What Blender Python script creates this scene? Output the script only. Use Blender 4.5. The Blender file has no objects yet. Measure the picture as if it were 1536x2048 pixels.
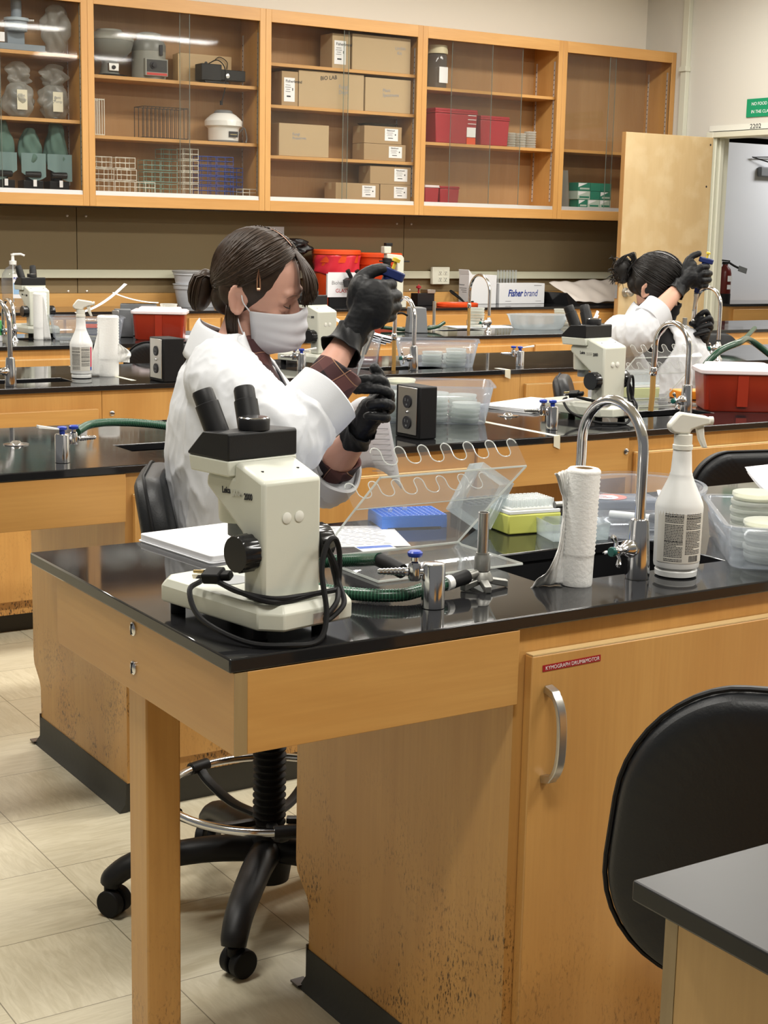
import bpy, math, random
from mathutils import Vector, Matrix
R = math.radians
sc = bpy.context.scene
COL = sc.collection
random.seed(7)

# ------------------------------------------------------------------ camera
cam_data = bpy.data.cameras.new('camera'); cam = bpy.data.objects.new('camera', cam_data); COL.objects.link(cam)
cam_data.sensor_width = 36.0; cam_data.sensor_fit = 'AUTO'; cam_data.lens = 3060 / 2048 * 36.0
cam_data.clip_start = 0.05; cam_data.clip_end = 60
cam.matrix_world = (Matrix.Translation((0, 0, 1.49175)) @ Matrix.Rotation(R(-32.78), 4, 'Z')
                    @ Matrix.Rotation(R(79.54), 4, 'X') @ Matrix.Rotation(R(1.24), 4, 'Z'))
sc.camera = cam
# ------------------------------------------------------------------ light
sc.view_settings.view_transform = 'Standard'; sc.view_settings.look = 'None'
sc.view_settings.gamma = 1.0; sc.view_settings.use_curve_mapping = False
sc.view_settings.exposure = 0.56
sc.cycles.use_denoising = True
sc.cycles.max_bounces = 10; sc.cycles.transparent_max_bounces = 24
sc.cycles.transmission_bounces = 8; sc.cycles.glossy_bounces = 5; sc.cycles.diffuse_bounces = 4
sc.cycles.sample_clamp_indirect = 6.0
sc.cycles.caustics_reflective = False; sc.cycles.caustics_refractive = False
world = bpy.data.worlds.new('world'); sc.world = world; world.use_nodes = True
world.node_tree.nodes['Background'].inputs[0].default_value = (0.93, 0.92, 0.88, 1)
world.node_tree.nodes['Background'].inputs[1].default_value = 0.13
CEIL = 3.75
def area(name, loc, sx, sy, power, color=(1.0, 0.965, 0.90), rot=(0, 0, 0)):
    l = bpy.data.lights.new(name, 'AREA'); l.shape = 'RECTANGLE'; l.size = sx; l.size_y = sy
    l.energy = power; l.color = color
    o = bpy.data.objects.new(name, l); o.location = loc; o.rotation_euler = rot; COL.objects.link(o)
    return o
# rows of fluorescent ceiling fixtures (the tubes' light; the housings are built with the ceiling)
LAMPS = [(x, y) for y in (0.4, 3.0, 5.9, 8.6) for x in (0.6, 3.3, 6.0, 7.9)]
for i, (x, y) in enumerate(LAMPS):
    area('fluorescent_tube_light', (x, y, CEIL - 0.10), 1.25, 0.32, 46 if y < 8 else 40)
area('hall_light', (12.0, 9.6, 2.9), 1.2, 0.6, 45, (1.0, 0.98, 0.95))

# ------------------------------------------------------------------ mesh helpers
def rot_to(d):
    return Vector((0, 0, 1)).rotation_difference(Vector(d).normalized()).to_matrix()
class MB:
    def __init__(s): s.v = []; s.f = []; s.m = []
    def add(s, vs, fs, m=0):
        b = len(s.v); s.v += [tuple(v) for v in vs]
        for f in fs: s.f.append(tuple(i + b for i in f)); s.m.append(m)
        return s
    def box(s, x0, x1, y0, y1, z0, z1, m=0):
        return s.add([(x0,y0,z0),(x1,y0,z0),(x1,y1,z0),(x0,y1,z0),(x0,y0,z1),(x1,y0,z1),(x1,y1,z1),(x0,y1,z1)],
              [(0,3,2,1),(4,5,6,7),(0,1,5,4),(1,2,6,5),(2,3,7,6),(3,0,4,7)], m)
    def obox(s, c, size, mat=None, m=0):
        M = mat or Matrix.Identity(3); c = Vector(c); h = [k / 2 for k in size]
        P = [(-1,-1,-1),(1,-1,-1),(1,1,-1),(-1,1,-1),(-1,-1,1),(1,-1,1),(1,1,1),(-1,1,1)]
        return s.add([c + M @ Vector((p[0]*h[0], p[1]*h[1], p[2]*h[2])) for p in P],
              [(0,3,2,1),(4,5,6,7),(0,1,5,4),(1,2,6,5),(2,3,7,6),(3,0,4,7)], m)
    def hexa(s, bot, top, m=0):
        n = len(bot)
        return s.add(list(bot) + list(top), [tuple(range(n))[::-1], tuple(range(n, 2*n))] +
                     [(i, (i+1) % n, n + (i+1) % n, n + i) for i in range(n)], m)
    def cyl(s, p0, p1, r0, r1=None, n=20, m=0, cap=True):
        r1 = r0 if r1 is None else r1; p0 = Vector(p0); p1 = Vector(p1); M = rot_to(p1 - p0)
        vs = [p0 + M @ Vector((r0*math.cos(2*math.pi*i/n), r0*math.sin(2*math.pi*i/n), 0)) for i in range(n)]
        vs += [p1 + M @ Vector((r1*math.cos(2*math.pi*i/n), r1*math.sin(2*math.pi*i/n), 0)) for i in range(n)]
        fs = [(i, (i+1) % n, n + (i+1) % n, n + i) for i in range(n)]
        if cap: fs += [tuple(range(n))[::-1], tuple(range(n, 2*n))]
        return s.add(vs, fs, m)
    def lathe(s, prof, c=(0, 0, 0), n=32, m=0, mat=None, sy=1.0):
        M = mat or Matrix.Identity(3); c = Vector(c); vs = []; fs = []
        for r, z in prof:
            for i in range(n):
                a = 2*math.pi*i/n; vs.append(c + M @ Vector((r*math.cos(a), sy*r*math.sin(a), z)))
        for k in range(len(prof) - 1):
            for i in range(n):
                fs.append((k*n+i, k*n+(i+1) % n, (k+1)*n+(i+1) % n, (k+1)*n+i))
        if prof[0][0] > 1e-6: fs.append(tuple(range(n))[::-1])
        if prof[-1][0] > 1e-6: fs.append(tuple(range((len(prof)-1)*n, len(prof)*n)))
        return s.add(vs, fs, m)
    def tube(s, path, rad, n=10, m=0, closed=False, cap=True, flat=1.0):
        P = [Vector(p) for p in path]; N = len(P)
        rr = rad if isinstance(rad, (list, tuple)) else [rad]*N
        vs = []; fs = []; up = None
        for k in range(N):
            a = P[(k-1) % N] if (k > 0 or closed) else P[k]; b = P[(k+1) % N] if (k < N-1 or closed) else P[k]
            t = (b - a).normalized()
            if up is None:
                up = Vector((0, 0, 1)) if abs(t.z) < 0.9 else Vector((1, 0, 0))
            sd = t.cross(up).normalized(); up = sd.cross(t).normalized()
            for i in range(n):
                an = 2*math.pi*i/n
                vs.append(P[k] + (sd*math.cos(an) + up*math.sin(an)*flat)*rr[k])
        for k in range(N if closed else N-1):
            k2 = (k+1) % N
            for i in range(n): fs.append((k*n+i, k*n+(i+1) % n, k2*n+(i+1) % n, k2*n+i))
        if cap and not closed: fs += [tuple(range(n))[::-1], tuple(range((N-1)*n, N*n))]
        return s.add(vs, fs, m)
    def prism(s, poly, a0, a1, axis='z', m=0, mat=None, c=(0, 0, 0)):
        # poly in the two remaining axes; axis z:(x,y) x:(y,z) y:(x,z)
        def q(p, a):
            return {'z': (p[0], p[1], a), 'x': (a, p[0], p[1]), 'y': (p[0], a, p[1])}[axis]
        n = len(poly); vs = [q(p, a0) for p in poly] + [q(p, a1) for p in poly]
        if mat is not None: vs = [Vector(c) + mat @ Vector(v) for v in vs]
        return s.add(vs, [tuple(range(n))[::-1], tuple(range(n, 2*n))] +
                     [(i, (i+1) % n, n + (i+1) % n, n + i) for i in range(n)], m)
    def ball(s, c, r, n=16, k=10, m=0, mat=None):
        r = (r, r, r) if not isinstance(r, (tuple, list)) else r
        M = mat or Matrix.Identity(3); c = Vector(c); vs = []; fs = []
        for j in range(k+1):
            ph = math.pi*j/k
            for i in range(n):
                a = 2*math.pi*i/n
                vs.append(c + M @ Vector((r[0]*math.sin(ph)*math.cos(a), r[1]*math.sin(ph)*math.sin(a), r[2]*math.cos(ph))))
        for j in range(k):
            for i in range(n): fs.append((j*n+i, (j+1)*n+i, (j+1)*n+(i+1) % n, j*n+(i+1) % n))
        return s.add(vs, fs, m)
    def grid(s, fn, nu, nv, m=0, closed_u=False):
        vs = [fn(i/(nu if closed_u else nu-1), j/(nv-1)) for j in range(nv) for i in range(nu)]
        fs = []
        for j in range(nv-1):
            for i in range(nu if closed_u else nu-1):
                fs.append((j*nu+i, j*nu+(i+1) % nu, (j+1)*nu+(i+1) % nu, (j+1)*nu+i))
        return s.add(vs, fs, m)
    def loft(s, rings, m=0, cap=True):
        n = len(rings[0]); vs = [v for r in rings for v in r]; fs = []
        for k in range(len(rings)-1):
            for i in range(n): fs.append((k*n+i, k*n+(i+1) % n, (k+1)*n+(i+1) % n, (k+1)*n+i))
        if cap: fs += [tuple(range(n))[::-1], tuple(range((len(rings)-1)*n, len(rings)*n))]
        return s.add(vs, fs, m)
    def mesh(s, name, sharp=38):
        me = bpy.data.meshes.new(name); me.from_pydata([tuple(v) for v in s.v], [], s.f)
        if any(s.m): me.polygons.foreach_set('material_index', s.m)
        me.polygons.foreach_set('use_smooth', [True]*len(me.polygons))
        me.update(); me.validate()
        me.set_sharp_from_angle(angle=R(sharp))
        return me
    def build(s, name, mats, parent=None, bevel=0, sharp=38, solid=0, sub=0, seg=2):
        o = bpy.data.objects.new(name, s.mesh(name, sharp)); COL.objects.link(o)
        for mt in (mats if isinstance(mats, (list, tuple)) else [mats]): o.data.materials.append(mt)
        if parent: o.parent = parent
        if solid:
            md = o.modifiers.new('solid', 'SOLIDIFY'); md.thickness = solid; md.offset = 0
        if bevel:
            md = o.modifiers.new('bevel', 'BEVEL'); md.width = bevel; md.segments = seg; md.limit_method = 'ANGLE'; md.angle_limit = R(35)
            md.harden_normals = False
        if sub:
            md = o.modifiers.new('sub', 'SUBSURF'); md.levels = sub; md.render_levels = sub
        return o
def tag(o, label=None, cat=None, group=None, kind=None):
    if label: o['label'] = label
    if cat: o['category'] = cat
    if group: o['group'] = group
    if kind: o['kind'] = kind
    return o
def thing(name, label, cat, loc=(0, 0, 0), rz=0, group=None):
    o = bpy.data.objects.new(name, None); o.empty_display_size = 0.05; COL.objects.link(o)
    o.location = loc; o.rotation_euler = (0, 0, rz); return tag(o, label, cat, group)
def copy_tree(o, parent=None):
    c = o.copy(); COL.objects.link(c); c.parent = parent
    for ch in list(o.children): copy_tree(ch, c)
    return c
def dup(o, loc, rz, label, group=None):
    c = copy_tree(o); c.location = loc; c.rotation_euler = (0, 0, rz); c['label'] = label
    if group: c['group'] = group
    return c
def spline(pts, n=8, closed=False):
    P = [Vector(p) for p in pts]; N = len(P); out = []
    rng = N if closed else N-1
    for k in range(rng):
        p0 = P[(k-1) % N] if (k > 0 or closed) else P[0]*2 - P[1]
        p1 = P[k]; p2 = P[(k+1) % N]
        p3 = P[(k+2) % N] if (k+2 < N or closed) else P[-1]*2 - P[-2]
        for i in range(n):
            t = i/n
            out.append(0.5*((2*p1) + (p2-p0)*t + (2*p0-5*p1+4*p2-p3)*t*t + (-p0+3*p1-3*p2+p3)*t**3))
    if not closed: out.append(P[-1])
    return out
def rrect(w, d, r, n=6, cx=0, cy=0):
    pts = []
    for sx, sy, a0 in ((1, 1, 0), (-1, 1, 90), (-1, -1, 180), (1, -1, 270)):
        for i in range(n+1):
            a = R(a0 + 90*i/n)
            pts.append((cx + sx*(w/2-r) + r*math.cos(a), cy + sy*(d/2-r) + r*math.sin(a)))
    return pts
def text_mesh(txt, size, M, extrude=0.0003, bold=0.0, shear=0, align='LEFT', sx=1.0):
    cu = bpy.data.curves.new('text', 'FONT'); cu.body = txt; cu.size = size; cu.extrude = extrude
    cu.offset = bold; cu.shear = shear; cu.align_x = align; cu.resolution_u = 3
    ob = bpy.data.objects.new('text', cu); COL.objects.link(ob)
    dg = bpy.context.evaluated_depsgraph_get(); dg.update()
    me = bpy.data.meshes.new_from_object(ob.evaluated_get(dg))
    bpy.data.objects.remove(ob); bpy.data.curves.remove(cu)
    me.transform(Matrix.Diagonal((sx, 1, 1, 1))); me.transform(M)
    return me
def text(name, txt, size, M, mat, parent, **k):
    me = text_mesh(txt, size, M, **k); me.materials.clear(); me.materials.append(mat)
    o = bpy.data.objects.new(name, me); COL.objects.link(o); o.parent = parent
    return o
def frame(origin, xdir, ydir):
    x = Vector(xdir).normalized(); y = Vector(ydir).normalized(); z = x.cross(y)
    M = Matrix((x, y, z)).transposed().to_4x4(); M.translation = Vector(origin); return M

# ------------------------------------------------------------------ materials
def mat(name, col, rough=0.5, metal=0.0, spec=0.5, trans=0, ior=1.45, sheen=0, bump=0, bscale=200, coat=0, sub=0):
    m = bpy.data.materials.new(name); m.use_nodes = True; b = m.node_tree.nodes['Principled BSDF']
    b.inputs['Base Color'].default_value = (*col, 1); b.inputs['Roughness'].default_value = rough
    b.inputs['Metallic'].default_value = metal; b.inputs['Specular IOR Level'].default_value = spec
    b.inputs['Transmission Weight'].default_value = trans; b.inputs['IOR'].default_value = ior
    b.inputs['Sheen Weight'].default_value = sheen; b.inputs['Coat Weight'].default_value = coat
    b.inputs['Subsurface Weight'].default_value = sub
    if sub: b.inputs['Subsurface Radius'].default_value = (0.01, 0.004, 0.002)
    if bump:
        nt = m.node_tree; N = nt.nodes; L = nt.links
        tc = N.new('ShaderNodeTexCoord'); no = N.new('ShaderNodeTexNoise'); bp = N.new('ShaderNodeBump')
        no.inputs['Scale'].default_value = bscale; no.inputs['Detail'].default_value = 3
        bp.inputs['Strength'].default_value = bump; bp.inputs['Distance'].default_value = 0.001
        L.new(tc.outputs['Object'], no.inputs['Vector']); L.new(no.outputs['Fac'], bp.inputs['Height'])
        L.new(bp.outputs['Normal'], b.inputs['Normal'])
    return m
def mixrgb(N, L, fac, a, b, mode='MIX'):
    x = N.new('ShaderNodeMix'); x.data_type = 'RGBA'; x.blend_type = mode
    for s, v in ((0, fac), (6, a), (7, b)):
        if hasattr(v, 'links'): L.new(v, x.inputs[s])
        else: x.inputs[s].default_value = v if s == 0 else (*v, 1)
    return x.outputs[2]
def wood(name, axis, light=(0.61, 0.34, 0.105), dark=(0.50, 0.25, 0.068), rough=0.38, dirt=0, figure=1.0):
    m = bpy.data.materials.new(name); m.use_nodes = True; nt = m.node_tree; N = nt.nodes; L = nt.links
    b = N['Principled BSDF']; tc = N.new('ShaderNodeTexCoord')
    def noise(sc3, detail=5, dist=0.0, rough_=0.55):
        mp = N.new('ShaderNodeMapping'); mp.inputs['Scale'].default_value = sc3
        L.new(tc.outputs['Object'], mp.inputs['Vector'])
        n = N.new('ShaderNodeTexNoise'); n.inputs['Scale'].default_value = 1; n.inputs['Detail'].default_value = detail
        n.inputs['Distortion'].default_value = dist; n.inputs['Roughness'].default_value = rough_
        L.new(mp.outputs['Vector'], n.inputs['Vector']); return n.outputs['Fac']
    def ax(al, ac): return tuple(al if k == axis else ac for k in range(3))
    def ramp(fac, p0, p1):
        r = N.new('ShaderNodeMapRange'); r.inputs[1].default_value = p0; r.inputs[2].default_value = p1
        L.new(fac, r.inputs[0]); return r.outputs[0]
    broad = ramp(noise(ax(0.9, 5.5), 3, 0.6), 0.32, 0.68)
    fine = ramp(noise(ax(5, 120), 4), 0.35, 0.75)
    c = mixrgb(N, L, broad, light, dark)
    mid = tuple((a*0.86) for a in dark)
    mf = N.new('ShaderNodeMath'); mf.operation = 'MULTIPLY'; mf.inputs[1].default_value = 0.35*figure
    L.new(fine, mf.inputs[0]); c = mixrgb(N, L, mf.outputs[0], c, mid)
    if dirt:
        sx = N.new('ShaderNodeSeparateXYZ'); L.new(tc.outputs['Object'], sx.inputs[0])
        h = N.new('ShaderNodeMapRange'); h.inputs[1].default_value = 0.70; h.inputs[2].default_value = 0.08
        L.new(sx.outputs[2], h.inputs[0])
        spots = ramp(noise((210, 210, 75), 5, 0.4, 0.7), 0.53, 0.63)
        pw = N.new('ShaderNodeMath'); pw.operation = 'POWER'; pw.inputs[1].default_value = 2.2; L.new(h.outputs[0], pw.inputs[0])
        mm = N.new('ShaderNodeMath'); mm.operation = 'MULTIPLY'; L.new(spots, mm.inputs[0]); L.new(pw.outputs[0], mm.inputs[1])
        big = ramp(noise((6, 6, 5), 5, 0.8, 0.7), 0.44, 0.66)
        m3 = N.new('ShaderNodeMath'); m3.operation = 'MULTIPLY'; L.new(mm.outputs[0], m3.inputs[0]); L.new(big, m3.inputs[1])
        m2 = N.new('ShaderNodeMath'); m2.operation = 'MULTIPLY'; m2.inputs[1].default_value = dirt; m2.use_clamp = True
        L.new(m3.outputs[0], m2.inputs[0]); c = mixrgb(N, L, m2.outputs[0], c, (0.075, 0.035, 0.012))
    L.new(c, b.inputs['Base Color']); b.inputs['Roughness'].default_value = rough
    b.inputs['Coat Weight'].default_value = 0.12; b.inputs['Coat Roughness'].default_value = 0.25
    return m
def clearish(name, col=(0.9, 0.95, 0.95), opac=0.12, rough=0.05, edge=0.35, diff=(0.8, 0.85, 0.85), f0=0.025, f90=0.6):
    # thin clear sheet: transparent, a little haze, and a Fresnel reflection
    m = bpy.data.materials.new(name); m.use_nodes = True; nt = m.node_tree; N = nt.nodes; L = nt.links
    N.remove(N['Principled BSDF']); out = N['Material Output']
    t = N.new('ShaderNodeBsdfTransparent'); t.inputs[0].default_value = (*col, 1)
    d = N.new('ShaderNodeBsdfDiffuse'); d.inputs[0].default_value = (*diff, 1)
    tl = N.new('ShaderNodeBsdfTranslucent'); tl.inputs[0].default_value = (*diff, 1)
    dd = N.new('ShaderNodeMixShader'); dd.inputs[0].default_value = 0.5
    L.new(d.outputs[0], dd.inputs[1]); L.new(tl.outputs[0], dd.inputs[2])
    lw = N.new('ShaderNodeLayerWeight'); lw.inputs['Blend'].default_value = 0.25
    mr = N.new('ShaderNodeMapRange'); mr.inputs[3].default_value = opac; mr.inputs[4].default_value = min(1, opac + edge)
    L.new(lw.outputs['Facing'], mr.inputs[0])
    mx = N.new('ShaderNodeMixShader'); L.new(mr.outputs[0], mx.inputs[0]); L.new(t.outputs[0], mx.inputs[1]); L.new(dd.outputs[0], mx.inputs[2])
    g = N.new('ShaderNodeBsdfGlossy'); g.inputs['Roughness'].default_value = rough
    l2 = N.new('ShaderNodeLayerWeight'); l2.inputs['Blend'].default_value = 0.5
    pw = N.new('ShaderNodeMath'); pw.operation = 'POWER'; pw.inputs[1].default_value = 4.0; L.new(l2.outputs['Facing'], pw.inputs[0])
    fr = N.new('ShaderNodeMapRange'); fr.inputs[3].default_value = f0; fr.inputs[4].default_value = f90; L.new(pw.outputs[0], fr.inputs[0])
    m2 = N.new('ShaderNodeMixShader'); L.new(fr.outputs[0], m2.inputs[0]); L.new(mx.outputs[0], m2.inputs[1]); L.new(g.outputs[0], m2.inputs[2])
    L.new(m2.outputs[0], out.inputs['Surface']); return m
WOODV = wood('maple_vertical', 2, dirt=4.0); WOODVC = wood('maple_vertical_clean', 2, dirt=1.0); WOODX = wood('maple_along', 0); WOODY = wood('maple_across', 1)
WOODC = wood('cabinet_maple', 0, (0.61, 0.335, 0.11), (0.51, 0.26, 0.075)); WOODCV = wood('cabinet_maple_stile', 2, (0.61, 0.335, 0.11), (0.51, 0.26, 0.075))
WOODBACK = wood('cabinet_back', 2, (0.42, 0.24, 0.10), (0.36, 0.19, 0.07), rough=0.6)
WOODEND = wood('end_grain_edge', 2, (0.36, 0.26, 0.13), (0.27, 0.18, 0.08))
PALEEDGE = wood('pale_door_edge', 0, (0.74, 0.55, 0.28), (0.66, 0.46, 0.2))
CHROME = mat('chrome', (0.70, 0.70, 0.72), 0.14, 1.0)
STEEL = mat('brushed_steel', (0.55, 0.54, 0.52), 0.32, 1.0)
DULLSTEEL = mat('tarnished_steel', (0.33, 0.33, 0.31), 0.42, 0.9, bump=0.3, bscale=90)
ALU = mat('aluminium', (0.78, 0.78, 0.78), 0.35, 0.6)
BLACKPL = mat('black_plastic', (0.011, 0.011, 0.012), 0.45, spec=0.35, bump=0.15, bscale=900)
BLACKSH = mat('glossy_black_plastic', (0.012, 0.012, 0.013), 0.16)
RUBBER = mat('black_rubber', (0.008, 0.008, 0.009), 0.55, spec=0.25)
VINYL = mat('black_vinyl', (0.010, 0.011, 0.013), 0.45, spec=0.38, bump=0.35, bscale=260)
CREAM = mat('cream_enamel', (0.60, 0.61, 0.53), 0.33, bump=0.05, bscale=500)
WHITEPL = mat('white_plastic', (0.80, 0.80, 0.78), 0.3)
PAPER = mat('white_paper', (0.82, 0.82, 0.84), 0.75)
PAPER2 = mat('printed_paper', (0.76, 0.77, 0.80), 0.7)
INK = mat('black_ink', (0.02, 0.02, 0.025), 0.6)
GREYINK = mat('grey_ink', (0.30, 0.30, 0.31), 0.7)
BLUEPL = mat('blue_valve_cap', (0.02, 0.05, 0.35), 0.3)
TOWEL = mat('paper_towel', (0.86, 0.86, 0.84), 0.9, bump=0.9, bscale=160)
REDBIN = mat('sharps_red', (0.30, 0.028, 0.012), 0.28)
LIDPINK = mat('pale_pink_lid', (0.80, 0.70, 0.72), 0.35)
GREYPL = mat('grey_plastic', (0.17, 0.18, 0.19), 0.5)
KICK = mat('rubber_base', (0.028, 0.027, 0.022), 0.5, bump=0.4, bscale=60)
CARD = mat('brown_cardboard', (0.38, 0.26, 0.14), 0.8)
CARDPALE = mat('pale_cardboard', (0.46, 0.34, 0.20), 0.8)
GLASS = clearish('cabinet_glass', (0.95, 0.95, 0.94), 0.012, 0.03, 0.03, (0.5, 0.5, 0.5), f0=0.015, f90=0.3)
GLASSEDGE = clearish('glass_edge', (0.5, 0.6, 0.55), 0.35, 0.2, 0.2, (0.55, 0.6, 0.56))
ACRYL = clearish('acrylic', (0.975, 0.98, 0.98), 0.03, 0.03, 0.12, (0.75, 0.75, 0.75))
ACRYLEDGE = clearish('acrylic_edge', (0.95, 0.97, 0.96), 0.55, 0.05, 0.3, (0.86, 0.88, 0.85))
CLEARBOX = clearish('clear_storage_plastic', (0.94, 0.96, 0.98), 0.085, 0.08, 0.42, (0.66, 0.70, 0.78))
FROST = clearish('frosted_plastic', (0.93, 0.95, 0.96), 0.28, 0.2, 0.35, (0.78, 0.82, 0.84))
LIDCLEAR = clearish('frosted_lid', (0.93, 0.96, 0.97), 0.22, 0.2, 0.35, (0.76, 0.82, 0.84))
BAG = clearish('dusty_plastic_bag', (0.85, 0.85, 0.83), 0.42, 0.3, 0.4, (0.62, 0.62, 0.58))
PETRI = clearish('petri_dish', (0.9, 0.92, 0.9), 0.42, 0.1, 0.55, (0.84, 0.86, 0.82))
AGAR = mat('agar', (0.62, 0.60, 0.44), 0.3)
REDTR = mat('red_plastic', (0.34, 0.02, 0.03), 0.35)
ORANGE = mat('orange_red_plastic', (0.72, 0.075, 0.015), 0.35)
REDBAG = mat('red_film', (0.62, 0.03, 0.05), 0.22, bump=0.2, bscale=30)
def epoxy():
    m = mat('black_epoxy', (0.013, 0.013, 0.014), 0.1); nt = m.node_tree; N = nt.nodes; L = nt.links; b = N['Principled BSDF']
    b.inputs['Specular IOR Level'].default_value = 0.5
    tc = N.new('ShaderNodeTexCoord'); n = N.new('ShaderNodeTexNoise'); n.inputs['Scale'].default_value = 3.2; n.inputs['Detail'].default_value = 6
    r = N.new('ShaderNodeMapRange'); r.inputs[1].default_value = 0.35; r.inputs[2].default_value = 0.75; r.inputs[3].default_value = 0.035; r.inputs[4].default_value = 0.11
    L.new(tc.outputs['Object'], n.inputs['Vector']); L.new(n.outputs['Fac'], r.inputs[0]); L.new(r.outputs[0], b.inputs['Roughness'])
    return m
EPOXY = epoxy()
EPOXYF = mat('matte_black_epoxy', (0.012, 0.012, 0.0125), 0.33, spec=0.35)
# ------------------------------------------------------------------ room shell
def struct(name, mb, mt, **k): return tag(mb.build(name, mt, **k), kind='structure')
def floor_mat():
    m = bpy.data.materials.new('vinyl_tile'); m.use_nodes = True; nt = m.node_tree; N = nt.nodes; L = nt.links; b = N['Principled BSDF']
    tc = N.new('ShaderNodeTexCoord'); s = N.new('ShaderNodeSeparateXYZ'); L.new(tc.outputs['Object'], s.inputs[0])
    T = 0.3235
    def M(op, a, bb=None, clamp=False):
        x = N.new('ShaderNodeMath'); x.operation = op; x.use_clamp = clamp
        for i, v in enumerate((a, bb)):
            if v is None: continue
            if hasattr(v, 'links'): L.new(v, x.inputs[i])
            else: x.inputs[i].default_value = v
        return x.outputs[0]
    u = M('DIVIDE', M('SUBTRACT', s.outputs[0], 1.2 - 20*T), T); v = M('DIVIDE', M('SUBTRACT', s.outputs[1], 3.25 - 20*T), T)
    iu = M('FLOOR', u); iv = M('FLOOR', v); par = M('MODULO', M('ADD', iu, iv), 2.0)
    fu = M('FRACT', u); fv = M('FRACT', v)
    e = M('MINIMUM', M('MINIMUM', fu, M('SUBTRACT', 1.0, fu)), M('MINIMUM', fv, M('SUBTRACT', 1.0, fv)))
    seam = M('MULTIPLY', M('LESS_THAN', e, 0.0038), 0.75)
    def streak(sc3):
        mp = N.new('ShaderNodeMapping'); mp.inputs['Scale'].default_value = sc3; L.new(tc.outputs['Object'], mp.inputs['Vector'])
        ad = N.new('ShaderNodeVectorMath'); ad.operation = 'ADD'; cb = N.new('ShaderNodeCombineXYZ')
        L.new(M('MULTIPLY', iu, 3.7), cb.inputs[0]); L.new(M('MULTIPLY', iv, 5.3), cb.inputs[1]); L.new(M('MULTIPLY', M('ADD', iu, M('MULTIPLY', iv, 3.0)), 1.9), cb.inputs[2])
        L.new(mp.outputs[0], ad.inputs[0]); L.new(cb.outputs[0], ad.inputs[1])
        n = N.new('ShaderNodeTexNoise'); n.inputs['Scale'].default_value = 1; n.inputs['Detail'].default_value = 7; n.inputs['Distortion'].default_value = 1.4
        n.inputs['Roughness'].default_value = 0.62
        L.new(ad.outputs[0], n.inputs['Vector']); return n.outputs['Fac']
    mx = N.new('ShaderNodeMix'); L.new(par, mx.inputs[0]); L.new(streak((9, 55, 1)), mx.inputs[2]); L.new(streak((55, 9, 1)), mx.inputs[3])
    r = N.new('ShaderNodeMapRange'); r.inputs[1].default_value = 0.36; r.inputs[2].default_value = 0.66; L.new(mx.outputs[0], r.inputs[0])
    c = mixrgb(N, L, r.outputs[0], (0.49, 0.44, 0.31), (0.60, 0.55, 0.41))
    wn = N.new('ShaderNodeTexWhiteNoise'); wn.noise_dimensions = '2D'; cb = N.new('ShaderNodeCombineXYZ'); L.new(iu, cb.inputs[0]); L.new(iv, cb.inputs[1]); L.new(cb.outputs[0], wn.inputs['Vector'])
    c = mixrgb(N, L, M('MULTIPLY', wn.outputs['Value'], 0.35), c, (0.46, 0.42, 0.31))
    c = mixrgb(N, L, seam, c, (0.10, 0.085, 0.05))
    L.new(c, b.inputs['Base Color']); b.inputs['Roughness'].default_value = 0.42
    return m
struct('floor', MB().box(-3.5, 14.5, -3.5, 14.5, -0.1, 0), floor_mat())
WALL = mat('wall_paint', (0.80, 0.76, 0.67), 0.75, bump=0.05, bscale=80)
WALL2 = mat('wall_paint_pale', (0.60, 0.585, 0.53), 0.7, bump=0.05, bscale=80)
TRIMP = mat('pale_trim_paint', (0.60, 0.60, 0.50), 0.5)
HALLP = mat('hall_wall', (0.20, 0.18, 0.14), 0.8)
struct('wall_back', MB().box(-3.5, 9.38, 10.5, 10.62, 0, CEIL), WALL)
# right wall with the doorway (8.55 < y < 9.6, up to z 2.33)
w = MB(); w.box(9.38, 9.5, 9.62, 10.62, 0, CEIL); w.box(9.38, 9.5, -3.5, 8.5, 0, CEIL); w.box(9.38, 9.5, 8.5, 9.62, 2.36, CEIL)
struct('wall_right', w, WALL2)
struct('ceiling', MB().box(-3.5, 14.5, -3.5, 14.5, CEIL, CEIL + 0.1), mat('ceiling_tiles', (0.75, 0.74, 0.70), 0.85))
# prep room beyond the doorway
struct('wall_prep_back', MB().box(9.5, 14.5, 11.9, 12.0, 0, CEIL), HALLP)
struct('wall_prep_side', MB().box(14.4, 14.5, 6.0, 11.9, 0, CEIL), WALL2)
# door casing
w = MB(); w.box(9.33, 9.52, 9.56, 9.64, 0, 2.345); w.box(9.33, 9.52, 8.48, 8.56, 0, 2.345); w.box(9.33, 9.52, 8.56, 9.56, 2.30, 2.345)
w.box(9.40, 9.44, 9.535, 9.56, 0, 2.32); w.box(9.355, 9.37, 9.545, 9.56, 0, 2.32)
struct('trim_1', w, TRIMP, bevel=0.004)
# painted conduit in the corner
w = MB(); w.box(9.335, 9.38, 9.93, 10.0, 2.2, CEIL); w.box(9.32, 9.38, 9.92, 10.01, 2.86, 2.90)
struct('trim_2', w, TRIMP, bevel=0.004)
# ceiling housings for the tubes
HOUS = mat('lamp_housing', (0.8, 0.8, 0.8), 0.4)
proto = None
for x, y in LAMPS:
    if proto is None:
        t = thing('ceiling_light', 'fluorescent ceiling fixture above the camera, fourth row from the cabinets, first from the left', 'ceiling light', (x, y, CEIL), 0, 'fluorescent ceiling fixtures')
        MB().box(-0.66, 0.66, -0.19, 0.19, -0.07, -0.001).build('housing', HOUS, t); proto = t
    else: dup(proto, (x, y, CEIL), 0, f'fluorescent ceiling fixture, {["fourth","third","second","first"][(0.4, 3.0, 5.9, 8.6).index(y)]} row from the cabinets, {["first","second","third","last"][(0.6, 3.3, 6.0, 7.9).index(x)]} from the left')
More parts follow.
